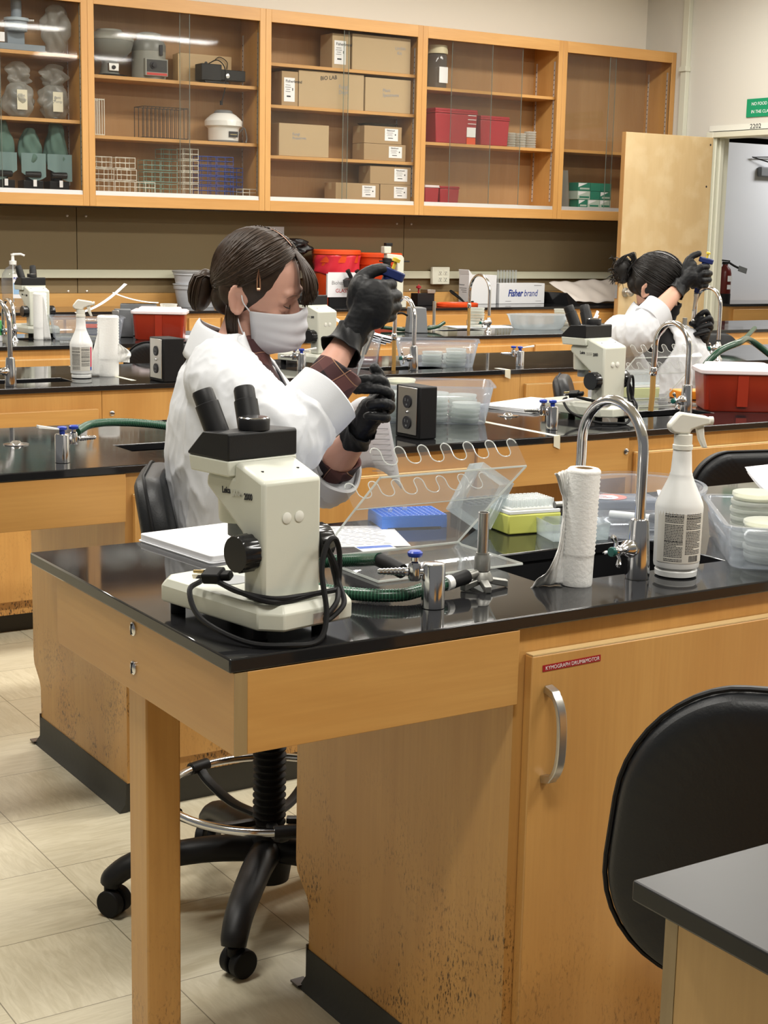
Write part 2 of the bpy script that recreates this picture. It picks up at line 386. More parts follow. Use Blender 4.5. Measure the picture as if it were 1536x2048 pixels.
# tack panels on the back wall between counter and cabinets
PANEL = mat('olive_tack_panel', (0.205, 0.155, 0.082), 0.85, bump=0.3, bscale=400)
xs = [1.33, 4.10, 6.875, 9.30]
for i in range(3):
    t = thing('wall_panel', ['olive tack panel behind the counter, left of the white buckets', 'olive tack panel behind the buckets, between the two wall seams', 'olive tack panel above the outlet box and cardboard boxes'][i], 'wall panel', (0, 0, 0))
    MB().box(xs[i]+0.003, xs[i+1]-0.003, 10.47, 10.498, 1.0, 1.60).build('panel', PANEL, t)
    for x in (xs[i]+0.07, xs[i+1]-0.07):
        for z in (1.54, 1.01):
            MB().lathe([(0.009, 0), (0.009, 0.003), (0.004, 0.006)], (x, 10.47, z), 10, mat=rot_to((0, -1, 0))).build('screw', STEEL, t)
# long cable raceway
t = thing('cable_raceway', 'long pale cable raceway running along the back wall panels', 'cable raceway')
MB().box(1.3, 9.3, 10.43, 10.468, 1.105, 1.165).build('raceway', mat('raceway_cream', (0.50, 0.49, 0.37), 0.5), t, bevel=0.003)
t = thing('electrical_outlet', 'cream outlet box with two receptacles on the cable raceway', 'electrical outlet', (7.20, 10.43, 1.13))
MB().box(-0.085, 0.085, -0.035, -0.001, -0.07, 0.07).build('cover', TRIMP, t, bevel=0.005)
for dx in (-0.01, 0.042):
    for dz in (0.026, -0.026):
        m_ = MB().box(dx-0.018, dx+0.018, -0.038, -0.0352, dz-0.018, dz+0.018, 0)
        for k in (-0.007, 0.007): m_.box(dx+k-0.0015, dx+k+0.0015, -0.0395, -0.0375, dz-0.002, dz+0.009, 1)
        m_.box(dx-0.003, dx+0.003, -0.0395, -0.0375, dz-0.012, dz-0.006, 1)
        m_.build('receptacle', [TRIMP, INK], t)
t = thing('wall_notice', 'white paper notice pinned to the tack panel beside the buckets', 'notice', (5.67, 10.46, 1.35))
MB().box(-0.11, 0.10, 0, 0.003, -0.12, 0.145).build('sheet', PAPER2, t)
# signs above the door
GREEN = mat('green_sign', (0.01, 0.26, 0.12), 0.4)
t = thing('wall_sign', 'green sign with white lettering high on the wall above the doorway', 'sign', (9.375, 9.24, 2.45))
MB().box(-0.005, 0.004, -0.62, 0.0, 0.0, 0.145).build('plate', GREEN, t, bevel=0.002)
text('lettering', 'NO FOOD OR DRINK', 0.036, frame((-0.0062, -0.055, 0.092), (0, -1, 0), (0, 0, 1)), PAPER, t)
text('lettering', 'IN THE CLASSROOM', 0.036, frame((-0.0062, -0.055, 0.03), (0, -1, 0), (0, 0, 1)), PAPER, t)
t = thing('room_number', 'white strip with black room number above the door frame', 'sign', (9.375, 9.55, 2.315))
MB().box(-0.003, 0.004, -1.0, 0.10, 0.04, 0.085).build('plate', mat('number_plate', (0.7, 0.7, 0.64), 0.5), t)
text('lettering', '2202', 0.052, frame((-0.0045, -0.36, 0.046), (0, -1, 0), (0, 0, 1)), INK, t, sx=1.2)

# open door leaf, hinged on the right wall, perpendicular to it
DOORW = wood('birch_veneer', 2, (0.60, 0.44, 0.235), (0.53, 0.375, 0.19), rough=0.35, figure=0.5)
def veneer(m):
    nt = m.node_tree; N = nt.nodes; L = nt.links; b = N['Principled BSDF']; src = b.inputs['Base Color'].links[0].from_socket
    tc = N.new('ShaderNodeTexCoord'); s = N.new('ShaderNodeSeparateXYZ'); L.new(tc.outputs['Object'], s.inputs[0])
    d = N.new('ShaderNodeMath'); d.operation = 'DIVIDE'; d.inputs[1].default_value = 0.148; L.new(s.outputs[0], d.inputs[0])
    f = N.new('ShaderNodeMath'); f.operation = 'FLOOR'; L.new(d.outputs[0], f.inputs[0])
    wn = N.new('ShaderNodeTexWhiteNoise'); wn.noise_dimensions = '1D'; L.new(f.outputs[0], wn.inputs['W'])
    no = N.new('ShaderNodeTexNoise'); no.inputs['Scale'].default_value = 5; no.inputs['Detail'].default_value = 5; L.new(tc.outputs['Object'], no.inputs['Vector'])
    mr = N.new('ShaderNodeMapRange'); mr.inputs[1].default_value = 0.5; mr.inputs[2].default_value = 0.66; L.new(no.outputs['Fac'], mr.inputs[0])
    k = N.new('ShaderNodeMath'); k.operation = 'MULTIPLY'; k.inputs[1].default_value = 0.35; L.new(wn.outputs['Value'], k.inputs[0])
    c = mixrgb(N, L, k.outputs[0], src, (0.68, 0.54, 0.32)); k2 = N.new('ShaderNodeMath'); k2.operation = 'MULTIPLY'; k2.inputs[1].default_value = 0.4; L.new(mr.outputs[0], k2.inputs[0])
    c = mixrgb(N, L, k2.outputs[0], c, (0.70, 0.57, 0.36)); L.new(c, b.inputs['Base Color'])
veneer(DOORW)
d1 = tag(thing('door_1', 'pale birch veneered door standing open beside the doorway', 'door', (9.33, 9.575, 0)), kind='structure')
MB().box(-0.955, 0.0, -0.022, 0.022, 0.02, 2.30).build('door_leaf', DOORW, d1, bevel=0.002)
MB().box(-0.96, -0.9555, -0.022, 0.022, 0.02, 2.30).build('door_edge', wood('door_edge_wood', 2, (0.50, 0.30, 0.12), (0.4, 0.22, 0.08)), d1)
MB().lathe([(0.038, 0), (0.038, 0.006), (0.014, 0.012), (0.012, 0.035), (0.030, 0.045), (0.036, 0.062), (0.030, 0.076), (0.012, 0.082), (0, 0.083)], (-0.885, -0.022, 1.03), 24, mat=rot_to((0, -1, 0))).build('knob', STEEL, d1)
MB().box(-0.966, -0.9602, -0.014, 0.014, 0.98, 1.09).build('latch', STEEL, d1)
for x, z in ((-0.03, 2.24), (-0.05, 1.90)): MB().lathe([(0.009, 0), (0, 0.002)], (x, -0.0221, z), 12, mat=rot_to((0, -1, 0))).build('screw_hole', INK, d1)
# white door in the prep room, closer arm
d2 = tag(thing('door_2', 'white door with a closer beyond the open doorway', 'door', (10.46, 10.62, 0)), kind='structure')
MB().box(0, 1.3, 0, 0.045, 0.02, 2.36).build('door_leaf', mat('white_door', (0.72, 0.74, 0.78), 0.4), d2, bevel=0.003)
MB().box(0.50, 0.80, -0.055, -0.002, 2.06, 2.15).build('door_closer', GREYPL, d2, bevel=0.01)
MB().tube([(0.62, -0.06, 2.19), (0.40, -0.03, 2.235), (0.72, -0.03, 2.25)], 0.007, 6).build('closer_arm', BLACKPL, d2)
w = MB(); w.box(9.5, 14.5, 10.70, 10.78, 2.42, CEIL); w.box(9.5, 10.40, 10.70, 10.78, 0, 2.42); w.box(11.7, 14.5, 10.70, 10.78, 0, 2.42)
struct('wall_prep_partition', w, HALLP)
# ------------------------------------------------------------------ laboratory benches
T = 0.907; SL = 0.0205
def slab(name_label, x0, x1, y0, y1, sinks=(), m=EPOXY):
    """worktop with rectangular sink cut-outs, one continuous mesh"""
    t = thing('worktop', name_label, 'worktop', (0, 0, 0))
    xs = sorted({x0, x1, *[v for s in sinks for v in s[:2]]}); ys = sorted({y0, y1, *[v for s in sinks for v in s[2:4]]})
    mb = MB(); inside = lambda cx, cy: any(s[0] < cx < s[1] and s[2] < cy < s[3] for s in sinks)
    vid = {}
    def V(x, y, z):
        k = (x, y, z)
        if k not in vid: vid[k] = len(mb.v); mb.v.append(k)
        return vid[k]
    cells = {(i, j) for i in range(len(xs)-1) for j in range(len(ys)-1) if not inside((xs[i]+xs[i+1])/2, (ys[j]+ys[j+1])/2)}
    b, tt = T - SL, T
    for i, j in cells:
        X0, X1, Y0, Y1 = xs[i], xs[i+1], ys[j], ys[j+1]
        mb.f.append((V(X0,Y0,tt), V(X1,Y0,tt), V(X1,Y1,tt), V(X0,Y1,tt))); mb.m.append(0)
        mb.f.append((V(X0,Y1,b), V(X1,Y1,b), V(X1,Y0,b), V(X0,Y0,b))); mb.m.append(0)
        for (ni, nj), (a, c) in {(i-1, j): ((X0,Y1), (X0,Y0)), (i+1, j): ((X1,Y0), (X1,Y1)), (i, j-1): ((X0,Y0), (X1,Y0)), (i, j+1): ((X1,Y1), (X0,Y1))}.items():
            if (ni, nj) not in cells:
                mb.f.append((V(*a,b), V(*c,b), V(*c,tt), V(*a,tt))); mb.m.append(0)
    o = mb.build('slab', m, t, bevel=0.0025)
    for s in sinks:
        q = MB(); X0, X1, Y0, Y1 = s; z0 = T - 0.24; g = 0.004
        for bx in ((X0-g-0.01, X0-g, Y0-g, Y1+g), (X1+g, X1+g+0.01, Y0-g, Y1+g), (X0-g, X1+g, Y0-g-0.01, Y0-g), (X0-g, X1+g, Y1+g, Y1+g+0.01)):
            q.box(*bx, z0, T - SL)
        q.box(X0-g, X1+g, Y0-g, Y1+g, z0-0.01, z0)
        q.build('sink_basin', RUBBER, t)
    return t
def screwhead(p, d, parent, r=0.011):
    mb = MB(); M_ = rot_to(d); mb.lathe([(r, 0), (r, 0.002), (r*0.6, 0.004), (0, 0.0045)], p, 16, mat=M_)
    mb.obox(Vector(p) + M_ @ Vector((0, 0, 0.0045)), (r*1.6, r*0.3, 0.001), M_, 1)
    return mb.build('screw', [CHROME, INK], parent)
def handle(parent, x, y, z, L=0.15):
    pts = [(x, y, z+L/2), (x, y-0.022, z+L/2-0.008), (x, y-0.036, z+L*0.28), (x, y-0.040, z), (x, y-0.036, z-L*0.28), (x, y-0.022, z-L/2+0.008), (x, y, z-L/2)]
    P = spline(pts, 6); mb = MB(); rings = []
    for k, p in enumerate(P):
        a = P[max(0, k-1)]; b = P[min(len(P)-1, k+1)]; t = (b-a).normalized(); nrm = Vector((1, 0, 0)).cross(t).normalized()
        e = 1.5 if k < 6 or k > len(P)-7 else 1.0
        rings.append([p + Vector((sx*0.008, 0, 0)) + nrm*(sy*0.0042*e) for sx, sy in ((-1,-1),(1,-1),(1,1),(-1,1))])
    mb.loft(rings); return mb.build('handle', STEEL, parent, bevel=0.0015)
def base_unit(label, x0, x1, y0, y1, fronts, end_left=False, parts_back=True):
    """base cabinet: body, black kick, doors/drawers on the near face"""
    t = thing('base_cabinet', label, 'cabinet', (0, 0, 0))
    zt = T - SL - 0.001
    b = MB()
    if end_left:   # end panel with the cut-away toe at its far lower corner
        yb = y1; poly = [(y0, 0.078), (yb-0.055, 0.078), (yb-0.055, 0.165), (yb-0.045, 0.185), (yb-0.006, 0.225), (yb, 0.245), (yb, zt), (y0, zt)]
        b.prism(poly, x0, x0+0.02, 'x')
        shell = (x0+0.02, x1, y0, y1-0.05)
    else: shell = (x0, x1, y0, y1)
    a0, a1, c0, c1 = shell
    b.box(a0, a1, c0, c0+0.018, 0.078, zt); b.box(a0, a1, c1-0.018, c1, 0.078, zt); b.box(a0, a1, c0+0.018, c1-0.018, 0.078, 0.096)
    b.box(a0, a0+0.018, c0+0.018, c1-0.018, 0.096, zt); b.box(a1-0.018, a1, c0+0.018, c1-0.018, 0.096, zt)
    b.build('body', WOODV, t)
    MB().box(x0+0.001, x1-0.001, y0+(0.003 if end_left else 0.06), y1-0.06, 0, 0.0775).build('kick_plate', KICK, t)
    if end_left:
        mb = MB(); prof = [(0, 0.0), (-0.022, 0.0), (-0.019, 0.006), (-0.006, 0.022), (-0.003, 0.078), (0, 0.078)]
        mb.add([(x0+p[0], y0, p[1]) for p in prof] + [(x0+p[0], y1-0.055, p[1]) for p in prof],
               [(i, (i+1) % 6, 6+(i+1) % 6, 6+i) for i in range(6)] + [(5,4,3,2,1,0), (6,7,8,9,10,11)])
        mb.build('cove_base', KICK, t)
        mb = MB(); mb.box(x0-0.004, x0+0.03, y1-0.0549, y1-0.051, 0, 0.088); mb.obox((x0-0.012, y1-0.045, 0.006), (0.03, 0.03, 0.004)); mb.build('corner_guard', mat('dark_metal_guard', (0.10, 0.09, 0.085), 0.35, 0.7), t)
    for f in fronts:
        kind, a, bb, z0, z1 = f[:5]
        if kind == 'door':
            d = MB().box(a, bb, y0-0.0215, y0-0.0012, z0, z1).build('door', WOODVC, t, bevel=0.0025)
            MB().box(a+0.001, bb-0.001, y0-0.0205, y0-0.002, z1+0.0002, z1+0.0022).build('edge_band', PALEEDGE, d)
            if len(f) > 5:
                handle(d, f[5], y0-0.0215, f[6])
        elif kind == 'drawer':
            d = MB().box(a, bb, y0-0.0215, y0-0.0012, z0, z1).build('drawer', WOODX, t, bevel=0.0025)
            if len(f) > 5:
                q = MB(); cx = (a+bb)/2; q.box(cx-0.045, cx+0.045, y0-0.0235, y0-0.0216, (z0+z1)/2-0.02, (z0+z1)/2+0.02, 0); q.box(cx-0.04, cx+0.04, y0-0.0245, y0-0.0236, (z0+z1)/2-0.015, (z0+z1)/2+0.013, 1)
                q.build('label_holder', [STEEL, PAPER], d)
        elif kind == 'pull':
            MB().box(a, bb, y0-0.006, y0-0.0012, z0, z1).build('finger_pull', INK, t)
    return t
def apron_frame(label, x0, x1, y0, y1, leg=None, sc_=True):
    """knee-space frame: end apron, front apron, leg"""
    t = thing('bench_frame', label, 'bench frame', (0, 0, 0)); z0 = 0.7655; z1 = T - SL - 0.001
    poly = [(y0+0.0001, z0), (y1-0.118, z0), (y1-0.110, z0+0.008), (y1-0.110, z1), (y0+0.0001, z1)]
    MB().prism(poly, x0, x0+0.02, 'x').build('end_apron', WOODY, t, bevel=0.001)
    MB().box(x0, x0+0.0199, y0-0.0015, y0, z0, z1).build('corner_edge', WOODEND, t)
    MB().box(x0+0.0202, x1, y0-0.001, y0+0.018, z0, z1).build('front_apron', WOODX, t, bevel=0.001)
    MB().box(x0+0.0202, x1, y1-0.12, y1-0.10, z0, z1).build('rear_apron', WOODX, t)
    if leg: MB().box(x0+0.021, x0+0.021+leg[2], leg[0], leg[1], 0, z1).build('leg', WOODVC, t, bevel=0.003)
    if sc_:
        for z in (0.868, 0.805): screwhead((x0, 2.163, z), (-1, 0, 0), t)
    return t
X0 = 0.923
# bench 1 (nearest full bench)
slab('black worktop under the nearest microscope, towel roll and chrome faucet', X0, 6.2, 1.816, 2.607, [(1.60, 2.02, 1.975, 2.20)])
apron_frame('maple knee-space frame with square leg under the nearest bench end', X0+0.008, 1.426, 1.818, 2.607, (2.165, 2.235, 0.060))
base_unit('maple base cabinet with red embossed label under the nearest worktop', 1.428, 2.75, 1.830, 2.515, [('door', 1.446, 2.20, 0.13, 0.842, 1.478, 0.712), ('door', 2.22, 2.72, 0.13, 0.842)], end_left=True)
base_unit('plain maple base cabinet, right end of the nearest bench', 2.752, 6.15, 1.830, 2.515, [('door', 2.77, 3.5, 0.13, 0.842), ('door', 3.55, 4.2, 0.13, 0.842)])
lab = thing('embossed_label', 'red embossed tape label on the maple cabinet door', 'label', (1.4665, 1.8083, 0.815), 0)
MB().box(0, 0.118, -0.0006, 0, 0, 0.0105).build('tape', mat('label_tape', (0.33, 0.008, 0.02), 0.35), lab)
text('lettering', 'KYMOGRAPH DRUM&MOTOR', 0.0088, frame((0.005, -0.0008, 0.0022), (1, 0, 0), (0, 0, 1)), mat('embossed_white', (0.75, 0.65, 0.65), 0.6), lab, sx=0.93)
lab.rotation_euler = (0, R(-1.0), 0)
# bench 2
slab('black worktop across the middle, with the outlet box and second microscope', X0, 7.4, 3.475, 4.266, [(1.59, 2.05, 3.69, 3.82), (3.30, 3.72, 3.72, 3.86)])
apron_frame('maple knee-space frame at the left of the second bench', X0+0.008, 1.479, 3.477, 4.266, None, False)
base_unit('maple base cabinet behind the drafting stool, scuffed near the floor', 1.481, 2.55, 3.489, 4.17, [('door', 1.50, 2.52, 0.13, 0.83)], end_left=True)
fr = thing('bench_frame', 'long maple knee-space apron in the middle of the second bench', 'bench frame')
MB().box(2.552, 3.118, 3.476, 3.494, 0.7655, T-SL-0.001).build('front_apron', WOODX, fr, bevel=0.001); MB().box(2.552, 3.118, 4.14, 4.158, 0.7655, T-SL-0.001).build('rear_apron', WOODX, fr)
screwhead((3.107, 3.4755, 0.845), (0, -1, 0), fr, 0.009)
base_unit('maple base cabinet under the second microscope and faucet', 3.122, 7.3, 3.489, 4.17, [('door', 3.146, 3.75, 0.13, 0.838), ('door', 3.8, 4.5, 0.13, 0.838), ('door', 4.55, 5.2, 0.13, 0.838)])
# bench 3
slab('black worktop of the third bench, with spray bottle and folded towels', X0, 8.2, 5.28, 6.07, [(1.74, 2.12, 5.45, 5.60), (3.42, 3.80, 5.42, 5.58)])
base_unit('maple base cabinet of the third bench, left part with long drawers', 1.45, 2.16, 5.294, 5.98, [('drawer', 1.47, 2.14, 0.60, 0.822), ('door', 1.47, 2.14, 0.13, 0.58)])
base_unit('maple base cabinet of the third bench behind the seated person', 2.162, 4.10, 5.294, 5.98, [])
base_unit('maple base cabinet of the third bench, right part', 4.102, 8.1, 5.294, 5.98, [('door', 4.12, 4.9, 0.13, 0.84), ('door', 4.95, 5.8, 0.13, 0.84)])
fr = thing('drawer_screw', 'small steel screw on the third bench front', 'screw'); screwhead((2.20, 5.2935, 0.80), (0, -1, 0), fr, 0.010)
# bench 4
slab('black worktop of the fourth bench, with red sharps bin and wash basin', 1.2, 9.0, 7.10, 7.89, [(2.62, 2.84, 7.48, 7.60), (5.2, 5.5, 7.47, 7.6)])
base_unit('maple base cabinet of the fourth bench, left part', 1.25, 4.3, 7.114, 7.80, [('door', 1.3, 2.3, 0.13, 0.84), ('door', 2.35, 3.2, 0.13, 0.84), ('door', 3.25, 4.25, 0.13, 0.84)])
base_unit('maple base cabinet of the fourth bench, right part', 4.302, 8.95, 7.114, 7.80, [('door', 4.35, 5.55, 0.13, 0.845), ('door', 5.6, 6.6, 0.13, 0.845), ('door', 6.65, 7.6, 0.13, 0.845)])
# back counter
slab('black counter along the back wall, carrying buckets and boxes', 1.3, 9.0, 9.76, 10.40)
sp = thing('backsplash', 'maple backsplash strip behind the back counter', 'backsplash'); MB().box(1.3, 9.3, 10.40, 10.468, T-0.02, 0.998).build('board', WOODX, sp)
def bank(label, x0, x1, cells, z0=0.7):
    fr = []
    for a, b_ in cells: fr += [('drawer', a, b_, 0.73, 0.855, 1), ('drawer', a, b_, 0.56, 0.71), ('drawer', a, b_, 0.13, 0.54)]
    return base_unit(label, x0, x1, 9.785, 10.38, fr)
bank('maple drawer bank under the back counter, behind the stack of bins', 1.35, 4.20, [(3.3, 3.72), (3.74, 4.16)])
bank('maple drawer bank under the back counter, below the white buckets', 4.202, 5.6, [(4.22, 4.62), (4.64, 4.88), (4.90, 5.14), (5.16, 5.58)])
bank('maple drawer bank under the back counter, below the cardboard boxes', 5.602, 8.95, [(5.62, 6.5), (6.52, 7.6), (7.62, 8.9)])
# foreground bench (bottom right)
slab('grey-black worktop corner nearest the camera, bottom right', 0.917, 3.0, 0.10, 0.988, m=EPOXYF)
fr = thing('bench_frame', 'maple end panel under the nearest worktop corner', 'bench frame')
MB().box(0.95, 0.969, 0.12, 0.958, 0.10, T-SL-0.001).build('end_panel', wood('maple_panel_pale', 2, (0.60, 0.37, 0.14), (0.52, 0.30, 0.10), dirt=0), fr)
MB().box(0.9495, 0.969, 0.9585, 0.975, 0.10, T-SL-0.001).build('corner_post', WOODEND, fr)
MB().box(0.9695, 2.9, 0.93, 0.95, 0.10, T-SL-0.001).build('rear_panel', WOODV, fr)
MB().box(0.98, 2.9, 0.14, 0.94, 0.0, 0.099).build('kick_plate', KICK, fr)
# counter in the prep room
t = thing('worktop', 'black counter with drawers in the prep room beyond the doorway', 'worktop')
MB().box(9.95, 12.5, 9.86, 10.45, 0.885, 0.907).build('slab', EPOXY, t)
b = base_unit('maple drawer cabinet in the prep room beyond the doorway', 9.96, 12.4, 9.88, 10.44, [('drawer', 10.0, 10.9, 0.16, 0.86), ('pull', 10.35, 10.6, 0.775, 0.783), ('pull', 10.35, 10.6, 0.685, 0.693), ('pull', 10.35, 10.6, 0.60, 0.608)])
# ------------------------------------------------------------------ glass-fronted wall cabinets and what stands in them
UY0, UY1 = 10.10, 10.465; UZ0, UZ1 = 1.607, 3.028
JX = [2.69, 4.052, 5.408, 6.768, 8.142, 9.378]
SHELF = [[2.178, 2.606], [2.088, 2.490], [2.011, 2.372, 2.668], [2.172, 2.588], [2.178]]
PANES = [[(0.0, 0.56, 0), (0.5, 1.0, 1)], [(0.0, 0.565, 0), (0.515, 1.0, 1)], [(0, 0.53, 1), (0.49, 1.0, 0)], [(0.0, 0.49, 0), (0.20, 0.735, 1)], [(0, 0.48, 1), (0.41, 1.0, 0)]]
ulab = ['wall cabinet with bagged equipment and green-draped instruments, leftmost', 'wall cabinet holding the grey centrifuges and wire racks', 'wall cabinet filled with cardboard boxes', 'wall cabinet with red plastic bins, its right end open', 'wall cabinet partly hidden behind the open door, rightmost']
for i in range(5):
    x0, x1 = JX[i] + 0.0008, JX[i+1] - 0.0008
    t = thing('wall_cabinet', ulab[i], 'cabinet', (0, 0, 0), 0)
    c = MB(); c.box(x0, x0+0.02, UY0+0.02, UY1, UZ0+0.03, UZ1); c.box(x1-0.02, x1, UY0+0.02, UY1, UZ0+0.03, UZ1)
    c.box(x0+0.02, x1-0.02, UY0+0.02, UY1, UZ1-0.02, UZ1); c.box(x0+0.02, x1-0.02, UY0+0.02, UY1, UZ0+0.085, UZ0+0.10)
    c.build('carcass', WOODCV, t)
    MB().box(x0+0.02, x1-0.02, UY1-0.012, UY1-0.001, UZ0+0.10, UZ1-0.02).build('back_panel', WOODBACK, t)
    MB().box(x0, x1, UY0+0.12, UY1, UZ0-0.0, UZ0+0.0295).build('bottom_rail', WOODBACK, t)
    f = MB(); s_ = 0.045
    f.box(x0, x0+s_, UY0, UY0+0.0198, UZ0, UZ1, 1); f.box(x1-s_, x1, UY0, UY0+0.0198, UZ0, UZ1, 1)
    f.box(x0+s_, x1-s_, UY0, UY0+0.0198, UZ1-0.088, UZ1, 0); f.box(x0+s_, x1-s_, UY0, UY0+0.0198, UZ0, UZ0+0.075, 0)
    f.build('face_frame', [WOODC, WOODCV], t, bevel=0.0015)
    W = x1 - x0 - 2*s_; zt = UZ0 + 0.075
    tr = MB(); tr.box(x0+s_, x1-s_, UY0+0.006, UY0+0.052, zt-0.001, zt+0.009)
    for k in (0, 1, 2): tr.box(x0+s_, x1-s_, UY0+0.008+k*0.02, UY0+0.010+k*0.02, zt+0.009, zt+0.028 - (0 if k else 0.0))
    tr.build('sliding_track', ALU, t)
    for z in SHELF[i]: MB().box(x0+0.021, x1-0.021, UY0+0.055, UY1-0.013, z-0.024, z-0.001).build('shelf', WOODC, t, bevel=0.001)
    for a, b, lay in PANES[i]:
        y = UY0 + 0.014 + lay*0.02; ax_, bx_ = x0+s_+a*W, x0+s_+b*W
        p = MB(); p.box(ax_, bx_, y, y+0.005, zt+0.012, UZ1-0.08, 0); po = p.build('glass_pane', GLASS, t)
        for xe in (ax_-0.003, bx_): MB().box(xe, xe+0.003, y-0.0005, y+0.0055, zt+0.012, UZ1-0.08).build('polished_edge', GLASSEDGE, po)
        q = MB(); q.box(ax_, bx_, y-0.002, y+0.007, zt+0.0095, zt+0.0118+0.018); q.build('bottom_channel', ALU, po)
    for x in (x0+0.021, x1-0.024):
        for y in (UY0+0.07, UY1-0.06):
            st = MB()
            st.box(x, x+0.003, y, y+0.016, UZ0+0.14, UZ1-0.16, 0)
            for k in range(28): st.box(x-0.0002 if x > x0+0.1 else x+0.003, x if x > x0+0.1 else x+0.0032, y+0.004, y+0.012, UZ0+0.16+k*0.038, UZ0+0.17+k*0.038, 1)
            st.build('shelf_standard', [ALU, INK], t)
FY = 10.27
def cardbox(label, x0, x1, z0, h, d=0.16, m=CARD, y=None, texts=(), lab=None, tape=True, group=None, nm='cardboard_box'):
    y = FY if y is None else y; w = x1-x0
    t = thing(nm, label, 'box', ((x0+x1)/2, y, z0), 0, group)
    b = MB().box(-w/2, w/2, -d/2, d/2, 0.0005, h); b.build('carton', m, t, bevel=0.002)
    if tape:
        MB().box(-w/2-0.0004, w/2+0.0004, -0.02, 0.02, h, h+0.0006).box(-w/2-0.0006, -w/2-0.0001, -0.02, 0.02, h-0.05, h+0.0006).build('packing_tape', mat('packing_tape', (0.5, 0.40, 0.24), 0.2) if 'packing_tape' not in bpy.data.materials else bpy.data.materials['packing_tape'], t)
    for (s, size, tx, tz) in texts:
        text('writing', s, size, frame((tx, -d/2-0.0008, tz), (1, 0, 0.05 if s[0] != 'B' else 0.12), (0, 0, 1)), INK if s[0] == 'B' else GREYINK, t, bold=0.0004)
    if lab:
        lx, lz, lw, lh = lab; q = thing_label(t, lx, lz, lw, lh, -d/2-0.0006)
    return t
def thing_label(t, lx, lz, lw, lh, y, brand='Fisherbrand'):
    q = MB().box(lx, lx+lw, y-0.0006, y, lz, lz+lh, 0)
    for k, (a, b) in enumerate(((0.15, 0.6), (0.12, 0.66), (0.2, 0.55), (0.15, 0.6))): q.box(lx+lw*a, lx+lw*b, y-0.001, y-0.0007, lz+lh*(0.68-0.09*k), lz+lh*(0.70-0.09*k), 1)
    q.box(lx+lw*0.25, lx+lw*0.62, y-0.001, y-0.0007, lz+lh*0.19, lz+lh*0.25, 1); q.box(lx+lw*0.76, lx+lw*0.84, y-0.001, y-0.0007, lz+lh*0.46, lz+lh*0.58, 1)
    o = q.build('label', [PAPER, INK], t)
    text('lettering', brand, lh*0.17, frame((lx+lw*0.14, y-0.0009, lz+lh*0.80), (1, 0, 0), (0, 0, 1)), INK, o, bold=0.0003)
    return o
def blob(name, c, r, seed, amp, mt, parent=None, nu=36, nv=24, fold=0.0, taper=0.0, flatbottom=True, freq=3):
    rnd = random.Random(seed); ph = [(rnd.uniform(0, 6.28), rnd.uniform(0, 6.28), rnd.choice([2, 3, 4, 5, 7])) for _ in range(7)]
    def fn(u, v):
        a = 2*math.pi*u; p = math.pi*v
        d = 1 + amp*sum(math.sin(k*a + p1 + 2*math.sin(p*freq+p2))*math.sin(p) for p1, p2, k in ph)/3
        rr = math.sin(p)**(0.6); z = math.cos(p)
        x = r[0]*rr*math.cos(a)*d*(1 - taper*z); y = r[1]*rr*math.sin(a)*d*(1 - taper*z); zz = r[2]*z + fold*math.sin(5*a + ph[0][0])*r[2]*(z > 0)
        if flatbottom: zz = max(zz, -r[2]*0.985)
        return (c[0]+x, c[1]+y, c[2]+zz)
    mb = MB().grid(fn, nu, nv, closed_u=True); return mb.build(name, mt, parent, sharp=60)
# ---- cabinet 1
BLUEGREY = mat('blue_grey_enamel', (0.20, 0.24, 0.28), 0.4)
t = thing('spectrophotometer', 'blue-grey upright instrument under clear sheeting, top left shelf', 'instrument', (3.62, 10.28, 2.606))
MB().box(-0.20, 0.17, -0.09, 0.09, 0.0005, 0.045).build('base', BLUEGREY, t, bevel=0.006)
MB().box(-0.06, 0.06, 0.0, 0.06, 0.045, 0.22).cyl((0, -0.01, 0.13), (0, -0.01, 0.20), 0.07, n=28).cyl((0, -0.01, 0.20), (0, -0.01, 0.33), 0.035, n=20).build('head', BLUEGREY, t, bevel=0.004)
MB().cyl((0, -0.01, 0.196), (0, -0.01, 0.215), 0.082, n=28).build('ring', mat('pale_blue_enamel', (0.35, 0.42, 0.48), 0.35), t)
MB().cyl((0.07, -0.03, 0.205), (0.11, -0.05, 0.205), 0.012, n=14).build('knob', CHROME, t)
MB().box(-0.16, -0.11, -0.0915, -0.0905, 0.05, 0.11).build('label', PAPER, t)
t = blob('plastic_bag', (3.90, 10.28, 2.606+0.162), (0.090, 0.065, 0.165), 3, 0.3, BAG); tag(t, 'clear plastic bag standing open on the top left shelf', 'bag')
t = blob('plastic_bag', (3.22, 10.29, 2.606+0.165), (0.11, 0.07, 0.165), 13, 0.2, BAG); tag(t, 'clear plastic bag at the far left of the top shelf', 'bag')
def bagged(x, seed, label):
    t = thing('bagged_instrument', label, 'bag', (x, 10.28, 2.178), 0, 'instruments tied up in plastic bags')
    blob('bag', (0, 0, 0.115), (0.10, 0.075, 0.115), seed, 0.22, BAG, t); blob('bag_top', (0.01, 0.02, 0.285), (0.075, 0.05, 0.085), seed+5, 0.45, BAG, t, flatbottom=False)
    MB().cyl((0, 0, 0.01), (0, 0, 0.19), 0.045, n=20).build('instrument', GREYPL, t)
    MB().box(-0.035, 0.035, -0.080, -0.079, 0.05, 0.18).build('label', mat('cream_label', (0.66, 0.62, 0.48), 0.7) if 'cream_label' not in bpy.data.materials else bpy.data.materials['cream_label'], t)
    text('writing', 'Vent\nPump', 0.026, frame((-0.03, -0.0812, 0.135), (1, 0, 0), (0, 0.0, 1)), GREYINK, t)
bagged(3.625, 21, 'bagged instrument with a cream label, left one of the labelled pair')
bagged(3.875, 31, 'bagged instrument with a cream label, beside the cabinet stile')
